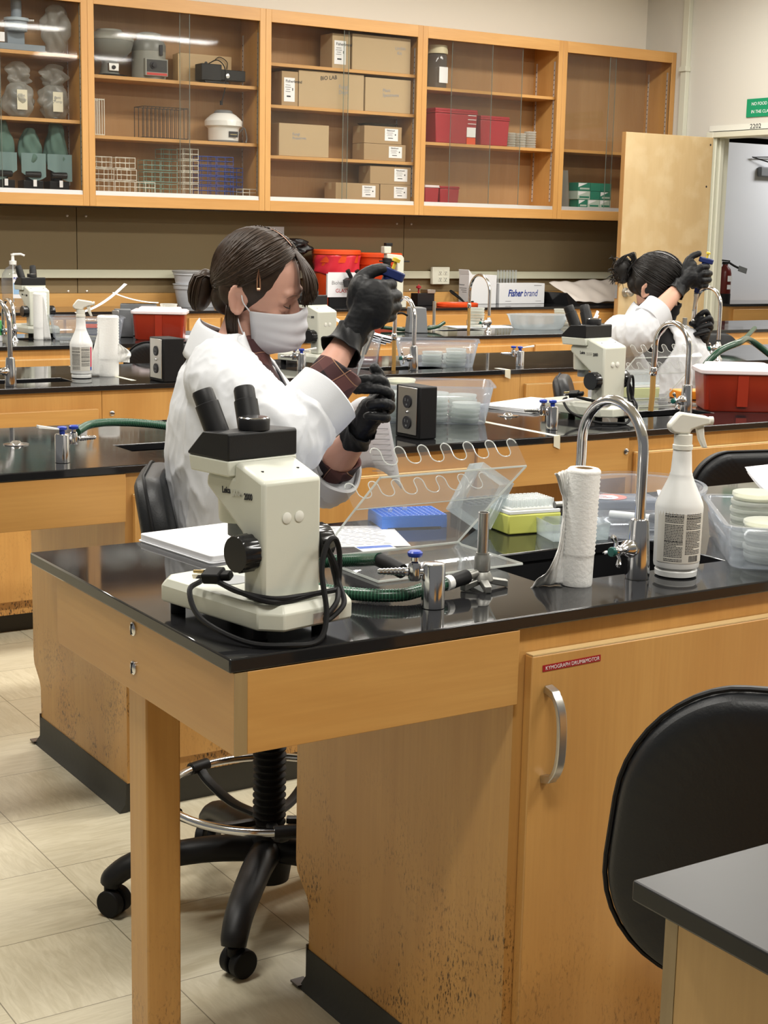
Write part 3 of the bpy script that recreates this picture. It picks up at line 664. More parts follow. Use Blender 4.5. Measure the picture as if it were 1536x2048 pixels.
bagged(3.38, 41, 'bagged instrument at the left edge of the middle shelf')
CLOTHG = mat('green_cloth', (0.085, 0.15, 0.125), 0.85, bump=0.3, bscale=90); CLOTHG2 = mat('pale_green_cloth', (0.16, 0.24, 0.24), 0.85)
for x, sd, h, lb in ((3.885, 5, 0.165, 'green cloth draped instrument beside the cabinet stile'), (3.70, 6, 0.135, 'shorter green cloth draped instrument in the middle'), (3.50, 7, 0.165, 'green cloth draped instrument at the left edge')):
    t = thing('draped_microscope', lb, 'microscope', (x, 10.28, 1.7075))
    MB().box(-0.07, 0.07, -0.06, 0.06, 0.0003, 0.06).cyl((0, 0, 0.06), (0, 0, 0.16), 0.04, n=16).cyl((0.05, -0.061, 0.10), (-0.06, -0.061, 0.10), 0.022, n=14).build('stand', BLACKSH, t, bevel=0.004)
    blob('cloth_cover', (0, 0, 0.14+h), (0.072, 0.055, h), sd, 0.25, CLOTHG, t, taper=0.25)
    MB().grid(lambda u, v, s=sd: (-0.085+0.17*u, -0.066-0.006*math.sin(u*9+s), 0.10+0.14*v-0.04*math.sin(u*3.1+s)*(1-v)), 14, 8).build('cloth_flap', CLOTHG2, t)
    MB().box(-0.012, 0.012, -0.089, -0.088, 0.02, 0.065).build('tag', PAPER, t)
# ---- cabinet 2
GREYEN = mat('grey_enamel', (0.17, 0.175, 0.16), 0.35); GREYEN2 = mat('warm_grey_enamel', (0.26, 0.26, 0.23), 0.4)
t = thing('centrifuge', 'wide grey bowl-shaped centrifuge on a pedestal, top shelf', 'centrifuge', (4.285, 10.29, 2.490))
MB().lathe([(0.075, 0.0005), (0.08, 0.01), (0.065, 0.03), (0.05, 0.09), (0.055, 0.11)], n=30).build('pedestal', GREYEN, t)
MB().lathe([(0.055, 0.11), (0.11, 0.135), (0.15, 0.175), (0.165, 0.225), (0.165, 0.238)], n=40).build('bowl', GREYEN, t)
MB().lathe([(0.168, 0.239), (0.170, 0.252), (0.165, 0.262), (0.14, 0.285), (0.10, 0.298), (0.09, 0.303), (0.085, 0.315), (0.04, 0.318), (0, 0.318)], n=40).build('lid', GREYEN2, t)
MB().box(-0.035, 0.04, -0.078, -0.05, 0.035, 0.09).build('control_panel', STEEL, t, bevel=0.004)
MB().lathe([(0.014, 0), (0.012, 0.012), (0, 0.013)], (0.0, -0.078, 0.06), 16, mat=rot_to((0, -1, 0))).build('knob', INK, t)
MB().tube(spline([(-0.09, -0.03, 0.006), (-0.06, -0.09, 0.01), (0.05, -0.10, 0.008), (0.10, -0.07, 0.006)], 6), 0.005, 6).build('power_cord', RUBBER, t)
t = thing('centrifuge', 'tall grey cylindrical centrifuge with a dial panel, top shelf', 'centrifuge', (4.585, 10.30, 2.490))
MB().lathe([(0.118, 0.0005), (0.12, 0.02), (0.118, 0.19)], n=40).build('body', GREYEN2, t)
MB().lathe([(0.119, 0.1905), (0.12, 0.235), (0.105, 0.262), (0.08, 0.27)], n=40).build('shoulder', GREYEN, t)
MB().lathe([(0.083, 0.2705), (0.088, 0.29), (0.085, 0.312), (0.05, 0.322), (0, 0.322)], n=40).build('lid', GREYEN2, t)
p = MB().box(-0.085, 0.085, -0.135, -0.10, 0.02, 0.135, 0).box(-0.075, 0.078, -0.1365, -0.1352, 0.045, 0.128, 1).box(-0.075, 0.078, -0.1365, -0.1352, 0.024, 0.04, 2).build('control_panel', [GREYEN2, mat('panel_black', (0.03, 0.03, 0.03), 0.4), mat('panel_red', (0.5, 0.05, 0.04), 0.4)], t, bevel=0.002)
MB().lathe([(0.026, 0), (0.026, 0.004), (0.016, 0.005), (0.014, 0.018), (0, 0.019)], (-0.025, -0.1368, 0.09), 20, mat=rot_to((0, -1, 0))).build('dial', INK, p)
MB().box(0.028, 0.052, -0.127, -0.10, 0.16, 0.232).build('latch', INK, t, bevel=0.003)
t = thing('wooden_case', 'open-sided plywood case leaning behind the black projector', 'case', (5.045, 10.36, 2.490))
MB().box(-0.21, 0.205, -0.03, 0.03, 0.0005, 0.21).box(-0.235, -0.2105, -0.06, 0.03, 0.0005, 0.20).build('box', wood('plywood', 0, (0.52, 0.36, 0.18), (0.44, 0.28, 0.12)), t, bevel=0.002)
MB().lathe([(0.014, 0), (0, 0.002)], (0.0, -0.0305, 0.15), 12, mat=rot_to((0, -1, 0))).build('hole', INK, t)
MB().tube(spline([(0.06, -0.032, 0.17), (0.10, -0.045, 0.20), (0.16, -0.045, 0.17), (0.165, -0.035, 0.12)], 6), 0.003, 6).build('strap', BLACKPL, t)
t = thing('microscope_illuminator', 'black box-shaped projector lamp with hanging cord, top shelf', 'lamp', (5.10, 10.24, 2.490))
MB().box(-0.16, 0.0, -0.055, 0.055, 0.02, 0.135).box(0.0005, 0.20, -0.035, 0.035, 0.03, 0.105).box(-0.13, 0.06, -0.05, 0.05, 0.0005, 0.02).build('body', BLACKPL, t, bevel=0.005)
MB().lathe([(0.018, 0), (0.016, 0.012), (0, 0.013)], (0.05, -0.036, 0.06), 16, mat=rot_to((0, -1, 0))).build('knob', CHROME, t)
MB().tube(spline([(-0.08, 0.0, 0.14), (-0.03, -0.04, 0.165), (0.01, -0.072, 0.12), (0.02, -0.074, 0.03), (0.012, -0.073, -0.05), (-0.01, -0.073, -0.12)], 7), 0.0042, 6).build('power_cord', RUBBER, t)
MB().obox((-0.014, -0.073, -0.132), (0.016, 0.014, 0.03)).build('plug', RUBBER, t)
def wirerack(name, label, loc, w, d, h, levels, cols, mt, r=0.0022, group=None, cells=1, cat='rack'):
    t = MB()
    for z in levels:
        t.tube([(-w/2, -d/2, z), (w/2, -d/2, z), (w/2, d/2, z), (-w/2, d/2, z)], r, 5, closed=True)
        for k in range(1, cells): t.tube([(-w/2+w*k/cells, -d/2, z), (-w/2+w*k/cells, d/2, z)], r*0.7, 4)
    for k in range(cols+1):
        x = -w/2 + w*k/cols
        for y in (-d/2, d/2): t.tube([(x, y, 0), (x, y, h)], r, 5)
    o = t.build(name, mt); o.location = loc; return tag(o, label, cat, group)
WIREW = mat('white_coated_wire', (0.75, 0.74, 0.66), 0.4); WIREB = mat('dark_wire', (0.03, 0.028, 0.026), 0.4)
WIREG = mat('green_coated_wire', (0.22, 0.38, 0.33), 0.4); WIREBL = mat('blue_coated_wire', (0.015, 0.06, 0.34), 0.4)
wirerack('wire_basket', 'black wire basket on the middle shelf', (4.67, 10.28, 2.0905), 0.34, 0.16, 0.215, [0.003, 0.213], 11, WIREB, 0.0028)
wirerack('wire_rack', 'upright white wire rack at the left end of the middle shelf', (4.165, 10.27, 2.0905), 0.10, 0.10, 0.245, [0.004, 0.24], 6, WIREW, 0.0028)
t = thing('centrifuge', 'small white centrifuge with a grey cap, middle shelf', 'centrifuge', (5.155, 10.27, 2.088))
MB().lathe([(0.11, 0.0005), (0.112, 0.012)], n=36).build('foot_ring', GREYPL, t)
MB().lathe([(0.108, 0.0125), (0.11, 0.02), (0.112, 0.095), (0.118, 0.105), (0.135, 0.115), (0.137, 0.15), (0.12, 0.17), (0.09, 0.195), (0.07, 0.205)], n=40).build('body', WHITEPL, t)
MB().lathe([(0.07, 0.2052), (0.062, 0.222), (0.05, 0.228), (0, 0.229)], n=30).build('cap', GREYPL, t)
MB().box(-0.012, 0.058, -0.118, -0.105, 0.035, 0.075, 0).box(-0.004, 0.05, -0.1186, -0.1181, 0.052, 0.056, 1).build('rating_plate', [INK, mat('brass_print', (0.5, 0.4, 0.15), 0.4)], t)
MB().tube(spline([(0.11, 0.0, 0.05), (0.15, -0.03, 0.11), (0.175, -0.03, 0.04), (0.16, -0.04, 0.006), (0.12, -0.13, 0.006)], 6), 0.005, 6).build('power_cord', GREYPL, t)
# test-tube racks stacked on the bottom
def tt(x, z, mt, lab, g, w=0.145, h=0.077, y=10.25, d=0.10): return wirerack('test_tube_rack', lab, (x, y, z), w, d, h, [0.003, h*0.5, h-0.003], 1 if w < 0.1 else 2, mt, 0.0021, g, cells=2)
z0 = 1.7087; HH = 0.0815
gw = 'white wire test tube racks on the bottom shelf'
for k, (x, lv) in enumerate([(4.20, 0), (4.355, 0), (4.51, 0), (4.20, 1), (4.37, 1), (4.185, 2), (4.36, 2), (4.20, 3), (4.405, 3)][:]):
    if lv == 3: continue
    tt(x, z0+lv*HH, WIREW, f'white wire test tube rack, {["lowest","middle","upper"][lv]} layer of the left stack, {"at the cabinet stile" if x < 4.3 else "in the middle" if x < 4.45 else "next to the green racks"}', gw)
for k in range(4): tt(4.86, z0+k*HH, WIREW, f'white wire test tube rack in the single tall column, {["lowest","second","third","topmost"][k]} of four', gw, w=0.12)
tt(5.335, z0, WIREW, 'single white wire test tube rack at the right end of the bottom shelf', gw, w=0.11, h=0.055)
gg = 'green wire test tube racks on the bottom shelf'
for x in (4.60, 4.735):
    for k in range(4 if x > 4.65 else 3): tt(x+0.0, z0+k*HH, WIREG, f'green wire test tube rack, {"left" if x < 4.65 else "right"} green stack, {["lowest","second","third","fourth"][k]} from the shelf', gg, w=0.125, h=0.072, y=10.34)
for x in (5.00, 5.14):
    for k in range(4): tt(x, z0+k*HH*0.86, WIREBL, f'blue wire test tube rack, {"left" if x < 5.1 else "right"} tall stack, {["lowest","second","third","fourth"][k]} from the shelf', 'blue wire test tube racks on the bottom shelf', w=0.13, h=0.066, y=10.26)
for k in range(3): tt(5.28, z0+k*HH*0.86, WIREBL, f'blue wire test tube rack, short stack by the cabinet side, {["lowest","middle","topmost"][k]}', 'blue wire test tube racks on the bottom shelf', w=0.10, h=0.066, y=10.35)
# ---- cabinet 3
cardbox('narrow upright carton with a shipping label, top shelf', 6.01, 6.165, 2.668, 0.25, 0.18, CARDPALE, lab=(-0.06, 0.03, 0.10, 0.17))
cardbox('wide carton filling the right of the top shelf', 6.178, 6.70, 2.668, 0.26, 0.2, CARDPALE, texts=[('Urchin\n  Kit', 0.035, 0.12, 0.17)])
cardbox('small carton with a shipping label beside the wide one marked BIO LAB', 5.585, 5.722, 2.372, 0.245, 0.18, CARD, lab=(-0.05, 0.03, 0.09, 0.17))
cardbox('wide carton marked BIO LAB on the second shelf', 5.728, 6.292, 2.372, 0.262, 0.18, CARDPALE, texts=[('BIO LAB', 0.04, -0.10, 0.20), ('Fungi\nDept', 0.04, 0.06, 0.15)])
cardbox('carton with faint pencil writing, right end of the second shelf', 6.30, 6.71, 2.372, 0.25, 0.2, CARDPALE, texts=[('Plant\nSpecimens', 0.035, -0.05, 0.15)])
cardbox('plain carton alone at the left of the third shelf', 5.56, 5.985, 2.011, 0.235, 0.2, CARDPALE, texts=[('Fungi\nPreserves', 0.03, -0.10, 0.15)])
gb = 'small brown cartons with white product labels'
def sup(x0, x1, z, h, lb, y=10.26): return cardbox(lb, x0, x1, z, h, 0.17, CARD, y, lab=(x1-x0-0.155-(x1-x0)/2, 0.025, 0.12, h-0.04), group=gb)
sup(6.30, 6.68, 2.011, 0.125, 'brown labelled carton at the right of the third shelf, lower of two')
sup(6.30, 6.64, 2.1375, 0.13, 'brown labelled carton at the right of the third shelf, under the black tray')
t = thing('tray', 'flat black tray on top of the labelled cartons', 'tray', (6.47, 10.27, 2.268)); MB().hexa([(-0.10, -0.06, 0.0005), (0.12, -0.06, 0.0005), (0.12, 0.06, 0.0005), (-0.10, 0.06, 0.0005)], [(-0.13, -0.08, 0.022), (0.15, -0.08, 0.022), (0.15, 0.08, 0.022), (-0.13, 0.08, 0.022)]).build('shell', BLACKSH, t)
sup(6.36, 6.735, 1.8355, 0.135, 'brown labelled carton on the bottom shelf, stacked on the lower pair')
sup(6.455, 6.735, 1.7075, 0.127, 'brown labelled carton on the bottom shelf, right one of the lower pair')
sup(6.055, 6.445, 1.7075, 0.127, 'brown labelled carton on the bottom shelf, left one of the lower pair')
# ---- cabinet 4
t = thing('storage_jar', 'tall clear jar with a cream screw lid, top shelf', 'jar', (7.015, 10.27, 2.588))
MB().lathe([(0.075, 0.0005), (0.08, 0.01), (0.08, 0.24), (0.07, 0.262)], n=32).build('glass', clearish('jar_glass', (0.7, 0.72, 0.72), 0.35, 0.05, 0.3, (0.3, 0.3, 0.3)), t)
MB().lathe([(0.085, 0.2625), (0.086, 0.28), (0.078, 0.325), (0, 0.327)], n=32).build('lid', mat('cream_lid', (0.62, 0.55, 0.36), 0.5), t)
MB().box(-0.03, 0.05, -0.084, -0.079, 0.04, 0.16).build('label', PAPER, t)
def bucketbox(label, x0, x1, z, h, y=10.26, d=0.17, m=REDTR, lab=False, lid=None, nm='plastic_bin', cat='bin'):
    t = thing(nm, label, cat, ((x0+x1)/2, y, z)); w = x1-x0; k = 0.93
    MB().hexa([(-w/2*k, -d/2*k, 0.0005), (w/2*k, -d/2*k, 0.0005), (w/2*k, d/2*k, 0.0005), (-w/2*k, d/2*k, 0.0005)], [(-w/2, -d/2, h*0.86), (w/2, -d/2, h*0.86), (w/2, d/2, h*0.86), (-w/2, d/2, h*0.86)]).build('body', m, t, bevel=0.006)
    MB().box(-w/2-0.004, w/2+0.004, -d/2-0.004, d/2+0.004, h*0.86+0.0005, h*0.92).box(-w/2-0.001, w/2+0.001, -d/2-0.001, d/2+0.001, h*0.9201, h).build('rim', lid or m, t, bevel=0.004)
    if lab:
        q = MB().box(w/2-0.10, w/2-0.015, -d/2-0.003, -d/2+0.002, 0.055, 0.13, 0).box(w/2-0.10, w/2-0.015, -d/2-0.003, -d/2+0.002, 0.0, 0.05, 1)
        for k_ in range(3): q.box(w/2-0.095, w/2-0.015, -d/2-0.006, -d/2-0.0055, 0.155+0.032*k_, 0.160+0.032*k_, 0)
        q.build('label', [PAPER, ORANGE], t)
    return t
bucketbox('tall dark red bin with a white and orange label, middle shelf', 6.95, 7.355, 2.172, 0.265, lab=True)
bucketbox('square red bin right of the labelled red bin', 7.39, 7.675, 2.172, 0.23)
bucketbox('small red bin with a pale lid, lowest shelf of the red bins', 6.87, 7.005, 1.7075, 0.135, lid=LIDPINK)
bucketbox('small red bin beside the pale-lidded one, lowest shelf', 7.015, 7.20, 1.7075, 0.132)
def dish_mesh(r=0.045, h=0.0145):
    return MB().lathe([(0, 0.0006), (r*0.93, 0.0006), (r*0.95, 0.002), (r*0.95, h*0.55), (r, h*0.56), (r, h-0.001), (r*0.985, h), (0, h)], n=28)
DISH = dish_mesh().mesh('petri_dish'); DISH.materials.append(PETRI)
AG = MB().lathe([(0, 0.0012), (0.041, 0.0012), (0.041, 0.006), (0, 0.0062)], n=24).mesh('agar'); AG.materials.append(AGAR)
def petri(x, y, z, label, group, s=1.0, agar=False):
    o = bpy.data.objects.new('petri_dish', DISH); COL.objects.link(o); o.location = (x, y, z); o.scale = (s, s, s); tag(o, label, 'petri dish', group)
    if agar:
        a = bpy.data.objects.new('agar', AG); COL.objects.link(a); a.parent = o
    return o
for cx in (7.745, 7.85, 7.955):
    for k in range(6 if cx < 7.9 else 7): petri(cx, 10.26, 2.172+k*0.0196, f'clear petri dish beside the red bins, {"left" if cx < 7.8 else "middle" if cx < 7.9 else "right"} stack, {["lowest","second","third","fourth","fifth","sixth","seventh"][k]} up', 'petri dishes stored beside the red bins', 1.12)
# ---- cabinet 5
for k in range(4):
    t = tag(MB().box(-0.018, 0.018, -0.05, 0.05, 0.0, 0.30).build('sleeve_pack', BAG), f'tall plastic sleeve in the rightmost cabinet corner, {["first","second","third","fourth"][k]} from the stile', 'plastic sleeve', 'plastic sleeves leaning in the rightmost cabinet')
    t.location = (8.235+k*0.037, 10.27, 1.7105); t.rotation_euler = (0, R(-5), 0)
GRNBOX = mat('green_glove_box', (0.02, 0.20, 0.13), 0.5); PALEG = mat('pale_green_print', (0.45, 0.55, 0.48), 0.5)
def glovebox(x, z, w, lb, kind):
    t = thing('glove_box', lb, 'box', (x, 10.24, z), 0, 'green and white glove boxes'); h = 0.068
    MB().box(0, w, -0.06, 0.06, 0.0005, h, 0 if kind else 1).build('carton', [GRNBOX, PALEG], t, bevel=0.0015)
    if kind != 2:
        MB().add([(0.005, -0.0606, h-0.004), (0.005, -0.0606, 0.03), (w*0.75, -0.0606, h-0.004)], [(0, 1, 2)], 0).box(0.02, w-0.01, -0.0612, -0.0607, 0.012, 0.026, 1).build('print', [PAPER, GRNBOX if not kind else PALEG], t)
for r_, row in enumerate([[(8.43, 0.10, 1), (8.535, 0.125, 0), (8.665, 0.12, 0)], [(8.42, 0.135, 0), (8.56, 0.10, 2), (8.665, 0.12, 1)], [(8.42, 0.135, 1), (8.56, 0.11, 2), (8.675, 0.11, 2)]]):
    for c_, (x, w, kd) in enumerate(row):
        glovebox(x, 1.7075+r_*0.0695, w, f'green glove box, {["bottom","middle","top"][r_]} layer, {["beside the plastic sleeves","in the middle of the stack","against the open door"][c_]}', kd)
# ------------------------------------------------------------------ bench equipment
SCREWW = mat('white_screw_cap', (0.72, 0.72, 0.66), 0.4); PRINTG = mat('pale_print', (0.50, 0.50, 0.44), 0.5)
def microscope(label, loc, rz, cord=True, sticker=True, group=None):
    t = thing('stereo_microscope', label, 'microscope', loc, rz, group)
    b = MB(); ox = 0.014; hw, y0, y1, z0, z1 = 0.084, -0.140, 0.150, 0.020, 0.058
    def ring(s, z, e=0): return [(ox+a_, b_, z) for a_, b_ in ((-hw*s+0.026, y0*s), (hw*s-0.010, y0*s), (hw*s, y0*s+0.010), (hw*s, y1*s-0.02), (hw*s-0.02, y1*s), (-hw*s+0.02, y1*s), (-hw*s, y1*s-0.02), (-hw*s, y0*s+0.030))]
    b.loft([ring(0.985, z0), ring(1, z0+0.004), ring(1, z1-0.012), ring(0.93, z1)]); b.build('base', CREAM, t, bevel=0.002, sharp=25)
    for x in (-0.045, 0.072):
        for y in (-0.085, 0.12): MB().cyl((x, y, 0.0004), (x, y, 0.0199), 0.012, n=14).build('foot', RUBBER, t)
    MB().cyl((0, 0.052, 0.0582), (0, 0.052, 0.0592), 0.034, n=36).build('stage_plate', mat('stage_grey', (0.33, 0.34, 0.35), 0.35) if 'stage_grey' not in bpy.data.materials else bpy.data.materials['stage_grey'], t)
    a = MB(); cw = 0.056
    poly = [(-.105, .0585), (-.105, .238), (-.045, .260), (-.0352, .2605), (-.0352, .2378), (.03, .2378), (.034, .218), (-.052, .158), (-.058, .150), (-.058, .0585)]
    a.prism(poly, -cw, cw, 'x'); arm = a.build('arm', CREAM, t, bevel=0.006, sharp=30)
    for x in (-0.012, 0.012): MB().lathe([(0.0085, 0), (0.0085, 0.001), (0.005, 0.0022), (0, 0.0025)], (x, -0.1052, 0.182), 20, mat=rot_to((0, -1, 0))).build('screw_cap', SCREWW, arm)
    for x in (-0.034, 0.034): MB().cyl((x, -0.075, 0.2478), (x, -0.075, 0.2500), 0.0022, n=8).build('screw', INK, arm)
    text('lettering', 'Leica', 0.0135, frame((-cw-0.0006, -0.008, 0.2115), (0, -1, 0.06), (0, 0.06, 1)), INK, arm, bold=0.0003, sx=0.72)
    text('lettering', 'ZOOM', 0.0120, frame((-cw-0.0006, -0.0335, 0.2100), (0, -1, 0.06), (0, 0.06, 1)), PRINTG, arm, bold=0.0004, sx=0.62)
    text('lettering', '2000', 0.0135, frame((-cw-0.0006, -0.0605, 0.2080), (0, -1, 0.06), (0, 0.06, 1)), INK, arm, bold=0.0003, sx=0.72)
    hw2 = 0.066
    h = MB(); h.prism([(-.035, .2382), (.058, .2382), (.064, .262), (-.035, .262)], -hw2, hw2, 'x'); h.build('head_collar', CREAM, t, bevel=0.0025)
    h = MB(); h.prism([(-.035, .2623), (.065, .2623), (.066, .266), (.028, .300), (-.032, .303), (-.035, .300)], -hw2, hw2, 'x'); hd = h.build('head', BLACKPL, t, bevel=0.003)
    MB().lathe([(0.030, 0.158), (0.0315, 0.162), (0.034, 0.2176), (0.034, 0.2378)], (0, 0.022, 0), 32).build('zoom_body', CREAM, t)
    MB().lathe([(0.016, 0.1345), (0.018, 0.136), (0.018, 0.1578)], (0, 0.022, 0), 28).build('objective', GREYPL, t)
    MB().lathe([(0.024, 0.3032), (0.0245, 0.318), (0.023, 0.3205)], (0, -0.012, 0), 32).lathe([(0.0225, 0.3206), (0.021, 0.3218), (0, 0.322)], (0, -0.012, 0), 32, m=1).build('top_knob', [BLACKPL, CHROME], t)
    for s in (-1, 1):
        d = Vector((s*0.13, 0.40, 0.92)).normalized(); p0 = Vector((s*0.031-0.004, 0.030, 0.292)); M_ = rot_to(d)
        pr_ = [(0.0185, 0), (0.0185, 0.050), (0.0178, 0.0505), (0.0165, 0.051), (0.0165, 0.068), (0.015, 0.072), (0.011, 0.0725), (0.010, 0.069), (0, 0.069)]
        MB().lathe(pr_, p0, 32, mat=M_).build('eyepiece', BLACKPL, t)
    for s in (-1, 1):
        pts = []; n = 48
        k = MB(); rings = []
        for (r, x) in ((0.024, 0.0), (0.0285, 0.002), (0.0285, 0.027), (0.0265, 0.0295), (0.0, 0.0296)):
            rings.append([Vector((s*(cw+0.0015+x), -0.078 + (r - (0.0014 if (i % 4) < 2 and 0.0 < x < 0.028 and r > 0.02 else 0))*math.cos(2*math.pi*i/n)*s, 0.132 + (r - (0.0014 if (i % 4) < 2 and 0 < x < 0.028 and r > 0.02 else 0))*math.sin(2*math.pi*i/n))) for i in range(n)])
        k.loft(rings, cap=True); k.build('focus_knob', BLACKSH, t, sharp=30)
    if sticker:
        q = MB().box(0.012, 0.062, y0-0.0012, y0-0.0002, 0.024, 0.040, 0); st = q.build('sticker', mat('asset_tag', (0.48, 0.42, 0.38), 0.3, 0.3) if 'asset_tag' not in bpy.data.materials else bpy.data.materials['asset_tag'], t)
        text('lettering', 'COLLEGE', 0.0050, frame((0.030, y0-0.0014, 0.0348), (1, 0, 0), (0, 0, 1)), INK, st); text('lettering', '17345', 0.0085, frame((0.034, y0-0.0014, 0.0262), (1, 0, 0), (0, 0, 1)), GREYINK, st)
    if cord:
        y = y0
        pts = [(0.062, -0.108, 0.14), (0.070, -0.112, 0.11), (0.078, -0.118, 0.066), (0.060, -0.128, 0.066), (0.0, -0.126, 0.066), (-0.050, -0.118, 0.068), (-0.066, -0.06, 0.070), (-0.064, -0.01, 0.075)]
        MB().tube(spline(pts, 8), 0.0042, 8).build('power_cord', RUBBER, t)
        pts = [(-0.068, 0.030, 0.070), (-0.100, 0.015, 0.062), (-0.112, -0.03, 0.030), (-0.092, -0.11, 0.008), (-0.050, -0.158, 0.006), (0.0, -0.166, 0.0065), (0.024, -0.156, 0.04), (0.032, -0.135, 0.10), (0.048, -0.126, 0.135), (0.066, -0.124, 0.145), (0.082, -0.118, 0.120), (0.080, -0.12, 0.075), (0.070, -0.126, 0.066), (0.03, -0.128, 0.066), (-0.03, -0.125, 0.062), (-0.062, -0.115, 0.066), (-0.071, -0.05, 0.074), (-0.066, 0.0, 0.078)]
        MB().tube(spline(pts, 8), 0.0042, 8).build('power_cord', RUBBER, t)
        pts = [(0.060, -0.110, 0.135), (0.075, -0.118, 0.10), (0.078, -0.122, 0.075), (0.064, -0.150, 0.050), (0.034, -0.154, 0.032), (0.024, -0.154, 0.034), (0.05, -0.150, 0.055), (0.080, -0.118, 0.07)]
        MB().tube(spline(pts, 8), 0.0042, 8).build('power_cord', RUBBER, t)
        D = Vector((-0.35, 0.90, -0.10)).normalized(); M_ = rot_to(D); c = Vector((-0.066, 0.0, 0.084))
        p = MB(); p.obox(c, (0.026, 0.017, 0.032), M_).obox(c + M_ @ Vector((0, 0, -0.022)), (0.016, 0.012, 0.018), M_); pl = p.build('plug', RUBBER, t, bevel=0.003)
        for dx, r_ in ((-0.007, 0), (0.007, 0)): MB().obox(c + M_ @ Vector((dx, -0.002, 0.024)), (0.0018, 0.0065, 0.018), M_).build('prong', CHROME, pl)
        MB().cyl(c + M_ @ Vector((0, -0.0068, 0.015)), c + M_ @ Vector((0, -0.0068, 0.033)), 0.0026, n=10).build('ground_pin', mat('brass', (0.6, 0.45, 0.2), 0.25, 1.0) if 'brass' not in bpy.data.materials else bpy.data.materials['brass'], pl)
    return t
microscope('stereo microscope with a looped power cord on the nearest bench', (1.038, 1.983, T), R(11)).scale = (0.97, 0.97, 0.97)
m2 = microscope('stereo microscope in front of the dark-haired person, beside the chrome turret', (3.19, 3.765, T), R(11))
m3 = microscope('stereo microscope behind the raised forearm, on the third bench', (3.30, 5.74, T), R(14), cord=False, sticker=False)
m4 = microscope('stereo microscope next to the hand sanitizer, behind the storage bin', (2.775, 7.735, T), R(4), cord=False, sticker=False)

def arc_pts(c, r, a0, a1, n, plane):
    u, v = plane; return [Vector(c) + Vector(u)*r*math.cos(R(a0+(a1-a0)*i/n)) + Vector(v)*r*math.sin(R(a0+(a1-a0)*i/n)) for i in range(n+1)]
HOSETAN = None
def tanmat():
    m = bpy.data.materials.new('stained_rubber_tube'); m.use_nodes = True; nt = m.node_tree; N = nt.nodes; L = nt.links; b = N['Principled BSDF']
    tc = N.new('ShaderNodeTexCoord'); n = N.new('ShaderNodeTexNoise'); n.inputs['Scale'].default_value = 14; n.inputs['Detail'].default_value = 4
    mp = N.new('ShaderNodeMapping'); mp.inputs['Scale'].default_value = (1, 1, 0.5); L.new(tc.outputs['Object'], mp.inputs[0]); L.new(mp.outputs[0], n.inputs['Vector'])
    r = N.new('ShaderNodeMapRange'); r.inputs[1].default_value = 0.50; r.inputs[2].default_value = 0.62; L.new(n.outputs['Fac'], r.inputs[0])
    L.new(mixrgb(N, L, r.outputs[0], (0.42, 0.24, 0.07), (0.07, 0.03, 0.02)), b.inputs['Base Color']); b.inputs['Roughness'].default_value = 0.35; return m
HOSETAN = tanmat()
GREENCAP = mat('green_button', (0.005, 0.09, 0.075), 0.3)
